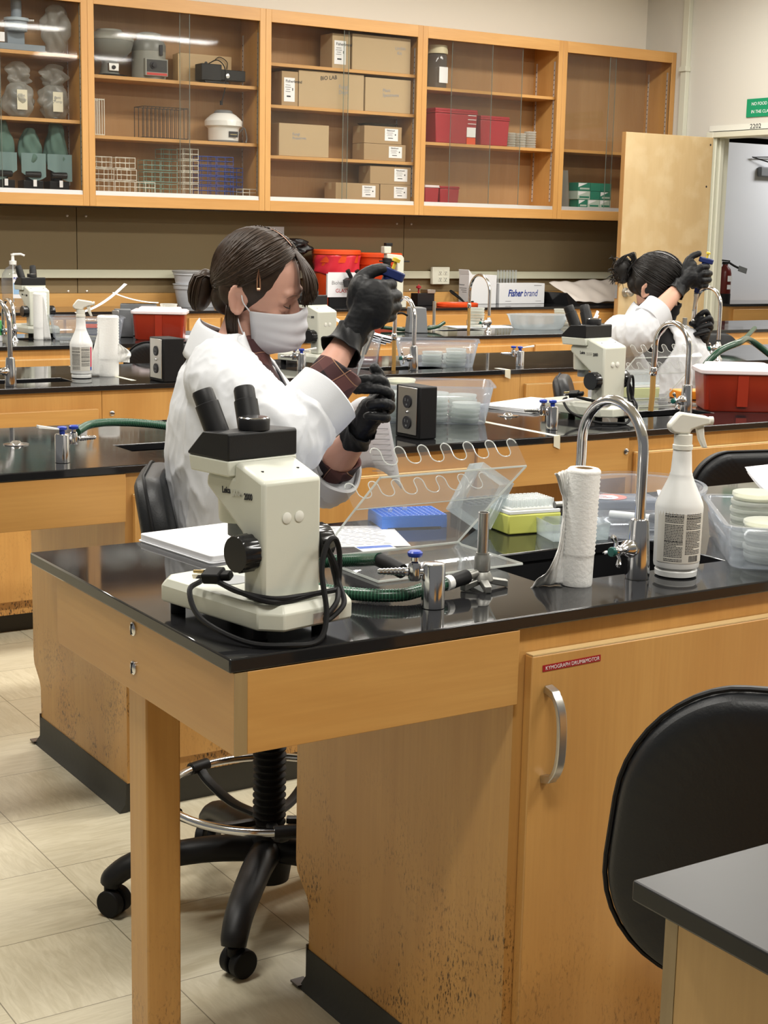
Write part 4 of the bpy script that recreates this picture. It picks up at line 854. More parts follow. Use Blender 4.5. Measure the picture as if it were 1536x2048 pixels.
def faucet(label, loc, rz=0, rad=0.081, hgt=0.301, drop=0.075, tube=0.0, adapter=False, base='cone', hdir=(-1, -0.15, 0)):
    """gooseneck over +y, cross handle to the side"""
    t = thing('gooseneck_faucet', label, 'faucet', loc, rz)
    if base == 'cone': pf = [(0.021, 0.0004), (0.0215, 0.004), (0.0195, 0.045), (0.0165, 0.098), (0.0150, 0.104), (0.010, 0.106)]
    else: pf = [(0.023, 0.0004), (0.022, 0.005), (0.013, 0.016), (0.010, 0.035), (0.012, 0.042), (0.0185, 0.052), (0.019, 0.062), (0.013, 0.075), (0.0095, 0.085)]
    MB().lathe(pf, n=32).build('base', CHROME, t)
    zc = hgt - rad
    path = [Vector((0, 0, 0.095)), Vector((0, 0, zc*0.6)), Vector((0, 0, zc))] + arc_pts((0, rad, zc), rad, 180, 0, 20, ((0, 1, 0), (0, 0, 1)))[1:] + [Vector((0, 2*rad, zc-drop*0.4)), Vector((0, 2*rad+0.003, zc-drop))]
    MB().tube(path, 0.0092, 16).build('spout', CHROME, t)
    e = Vector((0, 2*rad+0.003, zc-drop))
    MB().lathe([(0.0105, 0), (0.0125, -0.004), (0.0125, -0.022), (0.0105, -0.028)], e + Vector((0, 0, 0.004)), 24).build('nozzle', CHROME, t)
    if tube:
        MB().tube([e + Vector((0, 0, -0.0245)), e + Vector((0.002, 0.001, -0.03-tube*0.5)), e + Vector((-0.003, 0, -0.03-tube))], 0.0092, 14).build('rubber_tube', HOSETAN, t)
    if adapter:
        MB().lathe([(0.010, -0.0245), (0.0125, -0.027), (0.0125, -0.055), (0.009, -0.06), (0.009, -0.066)], e, 6).tube([e + Vector((0, 0, -0.042)), e + Vector((-0.03, 0.004, -0.040)), e + Vector((-0.050, 0.006, -0.040))], 0.0062, 14).build('water_jet_adapter', DULLSTEEL, t)
    hd = Vector(hdir).normalized(); z = 0.055; M_ = rot_to(hd)
    b0 = Vector((0, 0, z)); h = MB()
    h.lathe([(0.013, 0.012), (0.016, 0.022), (0.0155, 0.030), (0.011, 0.036), (0.0085, 0.048), (0.010, 0.052), (0.010, 0.056)], b0, 24, mat=M_)
    hb = h.build('valve', CHROME, t)
    hh = MB()
    for k in range(4):
        a = R(25 + 90*k); d = M_ @ Vector((math.cos(a), math.sin(a), 0)); o_ = b0 + hd*0.058
        hh.tube([o_ + d*0.004, o_ + d*0.014 - hd*0.003, o_ + d*0.024 + hd*0.001, o_ + d*0.028 + hd*0.002], [0.0050, 0.0045, 0.0068, 0.0030], 10, flat=0.6)
    hh.ball(b0 + hd*0.058, 0.0085, 14, 8); ho = hh.build('cross_handle', CHROME, t)
    MB().lathe([(0.0085, 0.0655), (0.0088, 0.070), (0.0075, 0.0725), (0, 0.073)], b0, 20, mat=M_).build('index_button', GREENCAP, ho)
    return t
faucet('chrome gooseneck faucet with green-buttoned handle on the nearest bench', (1.771, 1.937, T), adapter=True)
faucet('chrome faucet with a stained tube beside the red bin on the second bench', (3.545, 3.684, T), tube=0.115)
faucet('chrome faucet with a stained tube near the bin of petri dishes, third bench', (3.60, 5.385, T), R(-4), tube=0.18, rad=0.085)
faucet('chrome faucet cut by the left edge of the photo, third bench', (1.838, 5.355, T), R(10), rad=0.085, tube=0.17)
faucet('slim chrome faucet with a round foot on the fourth bench', (5.45, 7.36, T), base='foot', rad=0.10, hgt=0.33, tube=0.20)
faucet('slim chrome faucet behind the dispenser, left of the fourth bench', (2.57, 7.42, T), base='foot', rad=0.08, hgt=0.2, tube=0)
faucet('chrome faucet arching above the raised small glove, third bench', (5.37, 5.385, T), base='foot', rad=0.085, hgt=0.34, tube=0)

HOSEG = None
def hosemat():
    m = mat('green_reinforced_hose', (0.012, 0.05, 0.028), 0.25); nt = m.node_tree; N = nt.nodes; L = nt.links; b = N['Principled BSDF']
    return m
HOSEG = hosemat(); HOSERIB = mat('pale_hose_rib', (0.05, 0.17, 0.10), 0.35)
def hose(pts, name='gas_hose', parent=None, r=0.0105, step=3, label=None, rib=True, seg=10):
    P = spline(pts, seg); mb = MB(); mb.tube(P, r, 12, m=0)
    # helical reinforcement drawn as fine raised rings
    L_ = [0]
    for a, b in zip(P, P[1:]): L_.append(L_[-1] + (b-a).length)
    s = 0.002; k = 0
    while rib and s < L_[-1] - 0.002:
        while L_[k+1] < s: k += 1
        t_ = (s - L_[k])/(L_[k+1]-L_[k]); c = P[k].lerp(P[k+1], t_); d = (P[k+1]-P[k]).normalized()
        mb.cyl(c - d*0.0006, c + d*0.0006, r*1.035, n=12, m=1, cap=False); s += 0.0052
    o = mb.build(name, [HOSEG, HOSERIB], parent)
    if label: tag(o, label, 'hose')
    return o
def turret(label, loc, rz=0, hosebarb=True, lever=True, double=False):
    t = thing('gas_turret', label, 'gas valve', loc, rz)
    MB().lathe([(0.0175, 0.0004), (0.0185, 0.001), (0.0185, 0.068), (0.0170, 0.0715), (0.010, 0.0725), (0, 0.0725)], n=36).build('column', CHROME, t)
    def valve(y, z, up):
        v = MB(); v.cyl((-0.0, y, z), (-0.035, y, z), 0.0075, n=16); v.lathe([(0.009, -0.014), (0.0105, -0.010), (0.0105, 0.010), (0.009, 0.015), (0.006, 0.017), (0.006, 0.024)], (-0.030, y, z), 18)
        vo = v.build('valve_body', CHROME, t)
        MB().lathe([(0.0105, 0.0242), (0.012, 0.027), (0.012, 0.031), (0.009, 0.0335)], (-0.030, y, z), 20).build('blue_cap', BLUEPL, vo)
        bb = MB()
        pf = [(0.0068, 0.0)]
        for i in range(7): pf += [(0.0062-0.0003*i, 0.004+i*0.006), (0.0075-0.0004*i, 0.0085+i*0.006)]
        pf += [(0.003, 0.048)]
        bb.lathe(pf, (-0.0405, y, z), 14, mat=rot_to((-1, 0.0, 0))); bb.build('hose_barb', CHROME, vo)
        return vo
    valve(0, 0.058, 1)
    if double:
        MB().lathe([(0.007, 0.0727), (0.007, 0.080), (0.0115, 0.082), (0.012, 0.088), (0.009, 0.090)], n=18).build('top_valve', BLUEPL, t)
        MB().hexa([(0.010, -0.006, 0.082), (0.062, -0.010, 0.088), (0.062, 0.006, 0.088), (0.010, 0.008, 0.082)], [(0.010, -0.006, 0.086), (0.062, -0.010, 0.096), (0.062, 0.006, 0.096), (0.010, 0.008, 0.086)]).build('lever', WHITEPL, t, bevel=0.001)
    return t
t1 = turret('chrome gas turret on the nearest bench, joined to a green hose', (1.338, 1.930, T), R(-28))
turret('chrome gas turret in front of the left gap, second bench left', (1.358, 3.585, T), R(180), double=True)
turret('chrome gas turret with a ribbed nozzle beside the taped second bench', (2.912, 3.595, T), R(-22), double=True)
turret('chrome gas turret on the third bench between the clear bin and the microscope', (4.165, 5.385, T), R(-22), double=True)
turret('chrome gas turret half hidden by the white cuff, third bench', (3.155, 5.56, T), R(-22), double=True)
bpy.data.objects['gas_turret.001']['label'] = 'chrome gas turret at the left of the second bench, below the paper towel roll'
# lever and black grip of the nearest turret
t = t1
c = thing('gas_hose', 'green ribbed gas hose curling behind the nearest microscope to the turret', 'hose')
hose([(1.20, 2.20, T+0.012), (1.245, 2.245, T+0.014), (1.285, 2.18, T+0.030), (1.30, 2.085, T+0.050), (1.292, 2.015, T+0.066)], 'hose_run', c)
MB().tube([(1.2935, 2.022, T+0.064), (1.298, 1.992, T+0.060), (1.302, 1.965, T+0.055)], [0.0115, 0.0125, 0.0120], 14).build('black_grip', RUBBER, c)
hose([(1.195, 2.13, T+0.012), (1.225, 2.06, T+0.012), (1.265, 2.00, T+0.013), (1.305, 1.975, T+0.014), (1.335, 1.975, T+0.016), (1.365, 1.985, T+0.018), (1.40, 1.985, T+0.020)], 'hose_run', c)
MB().tube([(1.400, 1.985, T+0.020), (1.412, 1.988, T+0.021)], 0.0125, 14).build('white_clamp', WHITEPL, c)
MB().tube([(1.4125, 1.988, T+0.021), (1.452, 1.999, T+0.024)], 0.0122, 14).build('black_sleeve', RUBBER, c)
tag(hose([(1.402, 3.60, T+0.072), (1.46, 3.66, T+0.080), (1.54, 3.70, T+0.078), (1.64, 3.71, T+0.068), (1.75, 3.70, T+0.05), (1.85, 3.66, T+0.03), (1.98, 3.62, T+0.012)], 'gas_hose'), 'green ribbed hose leading right from the turret towards the white coat', 'hose')
tag(hose([(4.86, 7.62, T+0.02), (4.95, 7.50, T+0.012), (5.15, 7.50, T+0.02), (5.26, 7.55, T+0.045)], 'gas_hose', rib=False), 'short dark green hose behind the slim faucet, fourth bench', 'hose')
tag(hose([(4.12, 3.95, T+0.02), (3.93, 4.0, T+0.09), (3.98, 4.0, T+0.17), (4.12, 4.03, T+0.205), (4.30, 4.14, T+0.20), (4.45, 4.10, T+0.10)], 'gas_hose', rib=False, r=0.0125), 'green hose looping up behind the red bin of the second bench', 'hose')
# bunsen burner
t = thing('bunsen_burner', 'grey metal bunsen burner with a tall tube beside the turret', 'burner', (1.488, 2.005, T))
MB().lathe([(0.0135, 0.030), (0.0135, 0.052), (0.0110, 0.056), (0.0110, 0.060)], n=20).build('collar', DULLSTEEL, t)
MB().lathe([(0.0092, 0.0602), (0.0092, 0.128), (0.0078, 0.128), (0.0078, 0.10)], n=24).build('tube', STEEL, t)
f = MB(); f.lathe([(0.020, 0.012), (0.018, 0.020), (0.0125, 0.0298)], n=20)
for a in (-112, -20, 100, 190): f.hexa([(0.008*math.cos(R(a+90)), 0.008*math.sin(R(a+90)), 0.010), (0.045*math.cos(R(a))+0.006*math.cos(R(a+90)), 0.045*math.sin(R(a))+0.006*math.sin(R(a+90)), 0.0004), (0.045*math.cos(R(a))-0.006*math.cos(R(a+90)), 0.045*math.sin(R(a))-0.006*math.sin(R(a+90)), 0.0004), (-0.008*math.cos(R(a+90)), -0.008*math.sin(R(a+90)), 0.010)],
     [(0.008*math.cos(R(a+90)), 0.008*math.sin(R(a+90)), 0.020), (0.045*math.cos(R(a))+0.006*math.cos(R(a+90)), 0.045*math.sin(R(a))+0.006*math.sin(R(a+90)), 0.0125), (0.045*math.cos(R(a))-0.006*math.cos(R(a+90)), 0.045*math.sin(R(a))-0.006*math.sin(R(a+90)), 0.0125), (-0.008*math.cos(R(a+90)), -0.008*math.sin(R(a+90)), 0.020)])
f.build('foot', DULLSTEEL, t, bevel=0.002)
MB().cyl((-0.013, -0.002, 0.026), (-0.034, -0.006, 0.024), 0.0070, n=14).build('gas_inlet', DULLSTEEL, t)

# spray bottles
BOTTLEW = mat('white_bottle_plastic', (0.80, 0.81, 0.80), 0.3); TRIG = mat('ivory_plastic', (0.74, 0.73, 0.66), 0.35); PINKS = mat('pink_stripe', (0.65, 0.05, 0.12), 0.5)
LABELP = mat('label_paper', (0.66, 0.64, 0.58), 0.6)
def spray(label, loc, rz, stripe=False, seed=1):
    t = thing('spray_bottle', label, 'spray bottle', loc, rz); rnd = random.Random(seed)
    MB().lathe([(0.034, 0.0004), (0.038, 0.003), (0.0385, 0.012), (0.0355, 0.016), (0.0405, 0.019), (0.0415, 0.024), (0.0425, 0.10), (0.0435, 0.128), (0.0425, 0.133), (0.0415, 0.137), (0.036, 0.150), (0.024, 0.176), (0.0205, 0.186), (0.0205, 0.188), (0.0192, 0.190), (0.0175, 0.215), (0.0165, 0.232)], n=40).build('bottle', BOTTLEW, t)
    # wrap label with rows of fine print
    q = MB(); a0, a1, r = R(-165), R(-15), 0.0433
    def cyl_patch(a, b, z0, z1, rr, m, n=10):
        vs = []
        for i in range(n+1):
            an = a + (b-a)*i/n; k0 = rr - 0.0012*(1-(z0-0.02)/0.11); k1 = rr - 0.0012*(1-(z1-0.02)/0.11)
            vs += [(k0*math.cos(an), k0*math.sin(an), z0), (k1*math.cos(an), k1*math.sin(an), z1)]
        q.add(vs, [(2*i, 2*i+2, 2*i+3, 2*i+1) for i in range(n)], m)
    cyl_patch(a0, a1, 0.030, 0.124, r, 0, 18)
    for col in range(2):
        c0 = R(-142 + 53*col); w = R(46); z = 0.120
        while z > (0.034 if col == 0 else 0.048):
            x = c0
            end = c0 + w*(1 if rnd.random() < 0.85 else rnd.uniform(0.3, 0.9)); hh = 0.0014 if rnd.random() > 0.12 else 0.0022
            while x < end:
                l = R(rnd.uniform(2.0, 7)); cyl_patch(x, min(x+l, end), z-hh, z, r+0.0002, 1, 1); x += l + R(0.9)
            z -= 0.0029
            if rnd.random() < 0.1: z -= 0.002
    if not stripe:
        x = R(-78)
        while x < R(-50): l = R(rnd.uniform(0.5, 2)); cyl_patch(x, x+l, 0.033, 0.044, r+0.0002, 1, 1); x += l + R(0.9)
    else:
        cyl_patch(R(-38), R(-26), 0.045, 0.12, r+0.0003, 2, 3); cyl_patch(R(-38), R(-26), 0.032, 0.0445, r+0.0003, 3, 3)
    q.build('label', [LABELP, INK, PINKS, BLUEPL], t)
    MB().lathe([(0.0182, 0.2325), (0.0182, 0.240), (0.0165, 0.241), (0.0165, 0.259), (0.012, 0.260)], n=28).build('collar', TRIG, t)
    MB().prism([(-0.022, 0.262), (-0.028, 0.268), (-0.030, 0.276), (-0.014, 0.296), (-0.008, 0.299), (0.040, 0.292), (0.046, 0.290), (0.047, 0.278), (0.030, 0.274), (0.012, 0.268), (0.010, 0.2605), (-0.014, 0.2605)], -0.0115, 0.0115, 'y').build('spray_head', TRIG, t, bevel=0.004)
    MB().cyl((0.0465, 0, 0.284), (0.053, 0, 0.284), 0.0075, n=18).build('nozzle', TRIG, t)
    MB().prism([(0.022, 0.272), (0.036, 0.275), (0.038, 0.255), (0.045, 0.235), (0.036, 0.235), (0.028, 0.250)], -0.006, 0.006, 'y').build('trigger', TRIG, t, bevel=0.002)
    return t
spray('white spray bottle with fine printed label on the nearest bench', (1.850, 1.925, T), R(-25)).scale = (0.96, 0.96, 0.96)
spray('white spray bottle with a pink label stripe on the third bench', (2.19, 5.565, T), R(-22), True, 5)

def towelroll(label, loc, rz, h=0.20, r=0.027, flap=None, tilt=0, cone=0.0, rows=26):
    t = thing('paper_towel_roll', label, 'paper towel roll', loc, rz)
    pf = [(0.0, 0.0004), (r*0.97, 0.0004), (r, 0.004)]
    k = rows
    for i in range(k):
        z = 0.05*h + i*(h*0.93)/k; rr = r*(1 - cone*(z/h))
        if z > 0.24*h: pf += [(rr*1.0, z), (rr*1.06, z + h*0.5/k)]
        else: pf += [(rr, z)]
    pf += [(r*(1-cone)*1.03, h*0.985), (r*(1-cone)*0.9, h), (r*(1-cone)*0.60, h), (r*(1-cone)*0.58, h-0.003)]
    pf += [(r*0.5*(1-cone), h-0.03), (0, h-0.03)]
    ro = MB().lathe(pf, n=36).build('roll', TOWEL, t, sharp=50)
    ro.rotation_euler = (0, tilt, 0)
    MB().lathe([(r*0.56*(1-cone), h-0.025), (r*0.56*(1-cone), h-0.0005), (r*0.50*(1-cone), h-0.0005), (r*0.50*(1-cone), h-0.025)], n=24).build('core', CARD, ro)
    if flap:
        def fn(u, v):   # v down, u out
            a, b = flap(v); p = a.lerp(b, u); w = 0.0035*math.sin(v*17 + u*6)*u + 0.002*math.sin(u*23+v*9)
            return p + Vector((0, w*1.5, 0))
        MB().grid(fn, 14, 30).build('loose_sheet', TOWEL, t, solid=0.0006)
    return t
def flap1(v):
    z = 0.198 - 0.196*v
    a = Vector((-0.024 + 0.003*v, -0.006, z*1.0 + 0.0))
    out = [0.024, 0.007, 0.006, 0.010, 0.022, 0.046, 0.068]; k = v*6; i = min(5, int(k)); o = out[i] + (out[i+1]-out[i])*(k-i)
    zz = max(0.001, 0.192 - 0.212*v)
    return a, Vector((-0.024 - o, -0.015 + 0.012*math.sin(v*7) - 0.02*v, zz + 0.004*math.sin(v*31)))
towelroll('paper towel roll with a torn loose sheet beside the nearest faucet', (1.646, 1.950, T), R(-30), flap=flap1, tilt=R(1.5))
def flapR(v):
    z = 0.155 - 0.10*v
    return Vector((0.026, -0.01, z)), Vector((0.030 + 0.072*math.sin(min(1, v*1.3)*2.0)*0.8, -0.01 - 0.01*v, max(0.012, 0.130 - 0.075*v)))
def flapL(v):
    return Vector((-0.018, -0.02, 0.23-0.229*v)), Vector((-0.022 - 0.062*v, -0.025, 0.228-0.2272*v))
t = towelroll('draped paper towel roll next to the spray bottle on the third bench', (2.315, 5.60, T), R(-26), h=0.235, r=0.040, flap=flapR, cone=0.0, rows=20)
MB().grid(lambda u, v: (lambda a, b: a.lerp(b, u) + Vector((0, 0.002*math.sin(u*9+v*5), 0)))(*flapL(v)), 8, 20).build('draped_sheet', TOWEL, t, solid=0.0006)
t = towelroll('slim paper towel roll in front of the farthest microscope', (2.735, 7.50, T), R(-26), h=0.235, r=0.034, cone=0.05, rows=14)
MB().grid(lambda u, v: (Vector((0.018, -0.03, 0.22-0.219*v)).lerp(Vector((0.022+0.035*v, -0.034, 0.218-0.2172*v)), u)), 6, 14).build('draped_sheet', TOWEL, t, solid=0.0006)

# paper goods
def papers(label, loc, rz, w, d, n=3, name='paper_stack', cat='paper', h=0.004, sd=1, m=PAPER, curl=0.0):
    rnd = random.Random(sd); t = thing(name, label, cat, loc, rz)
    for k in range(n):
        M_ = Matrix.Rotation(rnd.uniform(-0.06, 0.06), 3, 'Z')
        o = MB().grid(lambda u, v: M_ @ Vector(((u-.5)*w, (v-.5)*d, 0.0006 + k*h/n*1.02 + curl*max(0, u-0.6)**2*(1+k*0.3))), 14, 8).build('sheet', m, t, solid=h/n*0.8)
    return t
nb = thing('notebook', 'open white notebook lying behind the nearest microscope', 'notebook', (1.250, 2.505, T), R(7))
MB().prism(rrect(0.20, 0.25, 0.008), 0.0004, 0.0022, 'z').build('cover', PAPER2, nb)
MB().prism(rrect(0.194, 0.244, 0.007), 0.0024, 0.0145, 'z').build('pages', PAPER, nb, bevel=0.0015)
pp = thing('handout_sheet', 'curved sheet of handwriting under the acrylic stand, nearest bench', 'paper', (1.505, 2.475, T), R(-22))
MB().grid(lambda u, v: ((u-.5)*0.22, (v-.5)*0.20, 0.0008), 10, 6).build('sheet', PAPER, pp, solid=0.0006)
rnd = random.Random(4); q = MB()
for r_ in range(16):
    x = -0.095
    while x < 0.07: l = rnd.uniform(0.004, 0.02); q.obox((x+l/2, 0.085-r_*0.011, 0.00145), (l, 0.0012, 0.0002), Matrix.Rotation(rnd.uniform(-.1, .1), 3, 'Z')); x += l + 0.005
q.build('handwriting', GREYINK, pp)
papers('loose white papers at the left of the second microscope', (3.245, 4.115, T), R(20), 0.34, 0.22, 5, h=0.012, sd=3)

# outlet pedestals
def pedestal(label, loc, rz, h=0.150, w=0.062, d=0.115):
    t = thing('outlet_pedestal', label, 'power outlet', loc, rz)
    MB().box(0, w, 0, d, 0.0004, h).build('housing', RUBBER, t, bevel=0.004)
    q = MB(); q.box(-0.003, -0.0004, 0.012, d-0.014, 0.012, h-0.004); fp = q.build('face_plate', STEEL, t, bevel=0.0012)
    for z in (h*0.30, h*0.70):
        rr = MB().lathe([(0.0185, 0), (0.0185, 0.003), (0, 0.0032)], (-0.0031, d*0.48, z), 28, mat=rot_to((-1, 0, 0)), sy=1.0); ro = rr.build('receptacle', INK, fp)
        s = MB()
        for dy, hh in ((-0.0065, 0.007), (0.0065, 0.009)): s.box(-0.0068, -0.0064, d*0.48+dy-0.0012, d*0.48+dy+0.0012, z+0.001, z+0.001+hh)
        s.box(-0.0068, -0.0064, d*0.48-0.003, d*0.48+0.003, z-0.011, z-0.006); s.build('slots', GREYPL, ro)
    screwhead((-0.0031, d*0.48, h*0.5), (-1, 0, 0), fp, 0.004)
    return t
pedestal('black outlet pedestal with steel face beside the petri dish bin, second bench', (2.405, 3.560, T), R(3))
pedestal('black outlet pedestal with steel face left of the seated person, third bench', (2.405, 5.285, T), R(0), h=0.165, w=0.085, d=0.13)

# bins
def clearbin(label, loc, rz, w, d, h, flare=0.88, m=CLEARBOX, rim=True, name='storage_bin', r=0.03, cat='bin'):
    t = thing(name, label, cat, loc, rz); n = 6
    def rg(s, z, e=0): return [Vector((x*s + (e if x > 0 else -e), y*s + (e if y > 0 else -e), z)) for x, y in rrect(w, d, r, n)]
    o = MB(); o.loft([rg(flare, 0.0005), rg(flare+0.02, 0.004), rg(1.0, h)], cap=False); N_ = len(rg(1, 0)); o.f.append(tuple(range(N_))[::-1]); o.m.append(0)
    o.build('tub', m, t, solid=0.0014)
    if rim: MB().loft([rg(1.0, h-0.004, 0.001), rg(1.0, h-0.003, 0.008), rg(1.0, h+0.001, 0.008), rg(1.0, h+0.001, -0.001)], cap=False).build('rim', m, t)
    return t
def stack(cx, cy, n, label, group, z=0.0035, s=1.0, sd=0, agar_top=False, lean=0.0015, h=0.0147):
    rnd = random.Random(sd*97+int(cx*1000))
    for k in range(n):
        petri(cx + rnd.uniform(-lean, lean)*1.5, cy + rnd.uniform(-lean, lean)*1.5, T + z + k*h*s*1.02, f'{label}, {["lowest","second","third","fourth","fifth","sixth","seventh","eighth","ninth","tenth"][k]} from the bottom', group, s, agar=(agar_top and k == n-1))
def inrot(c, rz, dx, dy): return (c[0]+dx*math.cos(rz)-dy*math.sin(rz), c[1]+dx*math.sin(rz)+dy*math.cos(rz))
# bench 2 bin full of dishes
c = (2.715, 3.945); rz = R(-32)
clearbin('clear bin full of petri dishes beside the outlet pedestal, second bench', (*c, T), rz, 0.36, 0.26, 0.118, 0.86)
g = 'petri dishes in the clear bin on the second bench'
for i, (dx, dy, n) in enumerate([(-0.10, -0.065, 6), (0.0, -0.06, 6), (0.098, -0.06, 4), (-0.10, 0.045, 8), (0.0, 0.045, 5), (0.095, 0.04, 5)]):
    x, y = inrot(c, rz, dx, dy)
    stack(x, y, n, 'petri dish in the second bench bin, ' + ['near left stack', 'near middle stack', 'near right stack', 'tall back left stack', 'back middle stack', 'back right stack'][i], g, sd=i, agar_top=(i == 3))
# bench 3 bins
c = (3.86, 5.59); rz = R(-35)
clearbin('clear bin with two stacks of petri dishes, third bench', (*c, T), rz, 0.36, 0.25, 0.11, 0.86)
for i, (dx, dy, n) in enumerate([(-0.02, -0.06, 4), (0.085, -0.055, 5), (0.07, 0.05, 3)]):
    x, y = inrot(c, rz, dx, dy); stack(x, y, n, 'petri dish in the third bench bin, ' + ['left stack', 'right stack', 'back stack'][i], 'petri dishes in the clear bin on the third bench', sd=i)
c = (3.56, 5.82); rz = R(-35)
clearbin('clear bin with papers standing in it, behind the third bench faucet', (*c, T), rz, 0.26, 0.20, 0.115, 0.86)
t = thing('paper_stack', 'curled handout papers standing in the bin on the third bench', 'paper', (3.58, 5.83, T+0.10), R(-35))
for k in range(4): MB().grid(lambda u, v: (-0.13+u*(0.27+0.02*k), -0.07+v*0.13+0.012*k, 0.035-0.05*u+0.09*(1-u)**2*(1-0.15*k)+0.006*k), 14, 5).build('sheet', PAPER if k % 2 else PAPER2, t, solid=0.0006)
# bench 4 left bin
c = (2.97, 7.47); rz = R(-16)
clearbin('clear bin holding an orange card, behind the slim towel roll', (*c, T), rz, 0.36, 0.24, 0.115, 0.88)
t = thing('leaning_card', 'orange and dark card standing in the far left clear bin', 'card', (3.00, 7.43, T+0.02), R(-18)); MB().box(-0.055, 0.055, -0.002, 0.002, 0.0, 0.07, 0).box(-0.05, 0.05, -0.0028, -0.0022, 0.038, 0.058, 1).box(-0.05, 0.05, -0.0028, -0.0022, 0.006, 0.030, 2).build('card', [mat('navy_card', (0.03, 0.035, 0.08), 0.5), ORANGE, GREYPL], t)
t = thing('open_handout', 'curled printed handout sticking up out of the far left bin', 'paper', (3.06, 7.49, T+0.125), R(-16))
MB().grid(lambda u, v: (-0.13+u*0.26, -0.05+v*0.12+0.02*u, 0.004+0.15*u**1.7), 14, 5).build('page', PAPER, t, solid=0.0012)
MB().box(-0.13, 0.08, -0.06, 0.06, -0.008, -0.004).build('binder_cover', BLACKPL, t)
# nearest bench: bin with dishes at the right edge
c = (2.190, 1.955); rz = R(-37)
clearbin('clear bin of petri dishes and papers at the right edge of the nearest bench', (*c, T), rz, 0.31, 0.345, 0.078, 0.93, r=0.03)
g = 'petri dishes in the clear bin on the nearest bench'
for i, (px, py, n, ag) in enumerate([(2.075, 1.925, 5, True), (2.150, 2.035, 7, True), (2.25, 1.93, 4, False)]):
    stack(px, py, n, 'nearest bin petri dish, ' + ['near corner stack', 'tall stack behind the bottle', 'right stack'][i], g, s=1.0, sd=i, agar_top=ag, z=0.004)
t = thing('paper_stack', 'curled white papers resting on the nearest bin of petri dishes', 'paper', (2.335, 2.060, T+0.084), R(-30))
for k in range(3): MB().grid(lambda u, v: (-0.10+u*0.20, -0.11+v*0.22+0.01*k, 0.004*k + 0.05*(v)**2*(0.5+0.5*u)+0.002), 10, 10).build('sheet', PAPER if k != 1 else PAPER2, t, solid=0.0006)
# oval tub with marker pens
c = (2.085, 2.285); rz = R(-40)
t = thing('oval_tub', 'shallow clear oval tub with pens behind the nearest faucet', 'tub', (*c, T), rz)
def oval(s, z, e=0.0):
    return [Vector(((0.125*s+e)*math.cos(a)*1.0*(abs(math.cos(a))**-0.15 if abs(math.cos(a)) > 0.05 else 1), (0.155*s+e)*math.sin(a), z)) for a in [2*math.pi*i/48 for i in range(48)]]
o = MB(); o.loft([oval(0.84, 0.0006), oval(0.87, 0.004), oval(1.0, 0.088)], cap=False); o.f.append(tuple(range(48))[::-1]); o.m.append(0); o.build('tub', CLEARBOX, t, solid=0.0014)
MB().loft([oval(1.0, 0.084, 0.001), oval(1.0, 0.085, 0.008), oval(1.0, 0.091, 0.009), oval(1.0, 0.092, 0.0)], cap=False).build('rim', CLEARBOX, t)
t = thing('marker_pen', 'white marker pen with a black cap inside the oval tub', 'pen', (2.050, 2.245, T+0.032), R(-58))
MB().lathe([(0.0, -0.06), (0.008, -0.06), (0.0085, -0.055), (0.0085, 0.022)], (0, 0, 0), 16, mat=rot_to((1, 0, 0))).build('barrel', WHITEPL, t)
MB().lathe([(0.0088, 0.0222), (0.0092, 0.026), (0.0085, 0.062), (0.006, 0.066), (0, 0.066)], (0, 0, 0), 16, mat=rot_to((1, 0, 0))).build('cap', BLACKPL, t)
t = thing('plastic_packet', 'orange and navy packet with red lettering inside the oval tub', 'packet', (2.085, 2.335, T+0.040), R(-25))
MB().box(-0.07, 0.07, -0.045, 0.045, -0.004, 0.016, 0).build('pouch', [mat('navy_packet', (0.02, 0.03, 0.06), 0.4)], t, bevel=0.005)
MB().lathe([(0.034, 0), (0.034, 0.0008)], (-0.028, -0.004, 0.0165), 28).build('orange_disc', ORANGE, t)
MB().lathe([(0.026, 0), (0.026, 0.0008)], (-0.040, -0.012, 0.0176), 28).build('white_disc', PAPER, t)
text('lettering', 'Silly', 0.013, Matrix.Translation((-0.055, -0.009, 0.0186)), ORANGE, t); text('lettering', 'crackers', 0.010, Matrix.Translation((-0.062, -0.023, 0.0186)), ORANGE, t)
papers('crumpled papers and wrappers inside the oval tub', (2.125, 2.255, T+0.006), R(-30), 0.12, 0.10, 4, 'crumpled_paper', h=0.02, sd=9)

# sharps containers
def sharps(label, loc, rz, w, d, h, squash=1.0):
    t = thing('sharps_container', label, 'container', loc, rz); n = 6
    def rg(sx, z, r=0.02): return [Vector((x, y, z)) for x, y in rrect(w*sx, d*sx, r, n)]
    MB().loft([rg(0.88, 0.0006), rg(0.91, 0.006), rg(0.985, h*0.80)]).build('body', REDBIN, t, sharp=30)
    MB().prism([(-0.018, h*0.12), (0.018, h*0.12), (0.018, h*0.78), (-0.018, h*0.78)], -d*0.455-0.011, -d*0.455+0.02, 'y').build('moulded_panel', REDBIN, t)
    MB().loft([rg(1.04, h*0.80+0.0006, 0.024), rg(1.06, h*0.82, 0.026), rg(1.06, h*0.89, 0.026), rg(0.98, h*0.93, 0.024)]).loft([rg(0.80, h*0.9302, 0.02), rg(0.76, h*1.0, 0.02)]).build('lid', LIDPINK, t, bevel=0.001, sharp=30)
    return t
sharps('red sharps container with a pale lid on the second bench, right edge', (3.865, 3.775, T), R(-33), 0.27, 0.19, 0.158)
sharps('red sharps container with a pale lid on the fourth bench, left of the seated person', (3.325, 7.345, T), R(-30), 0.27, 0.19, 0.165)
t = thing('petri_dish', 'frosted round dish sitting on the far red container lid', 'petri dish', (3.38, 7.36, T+0.1655), 0); o = bpy.data.objects.new('dish', DISH); COL.objects.link(o); o.parent = t; o.scale = (1, 1, 1.1); 
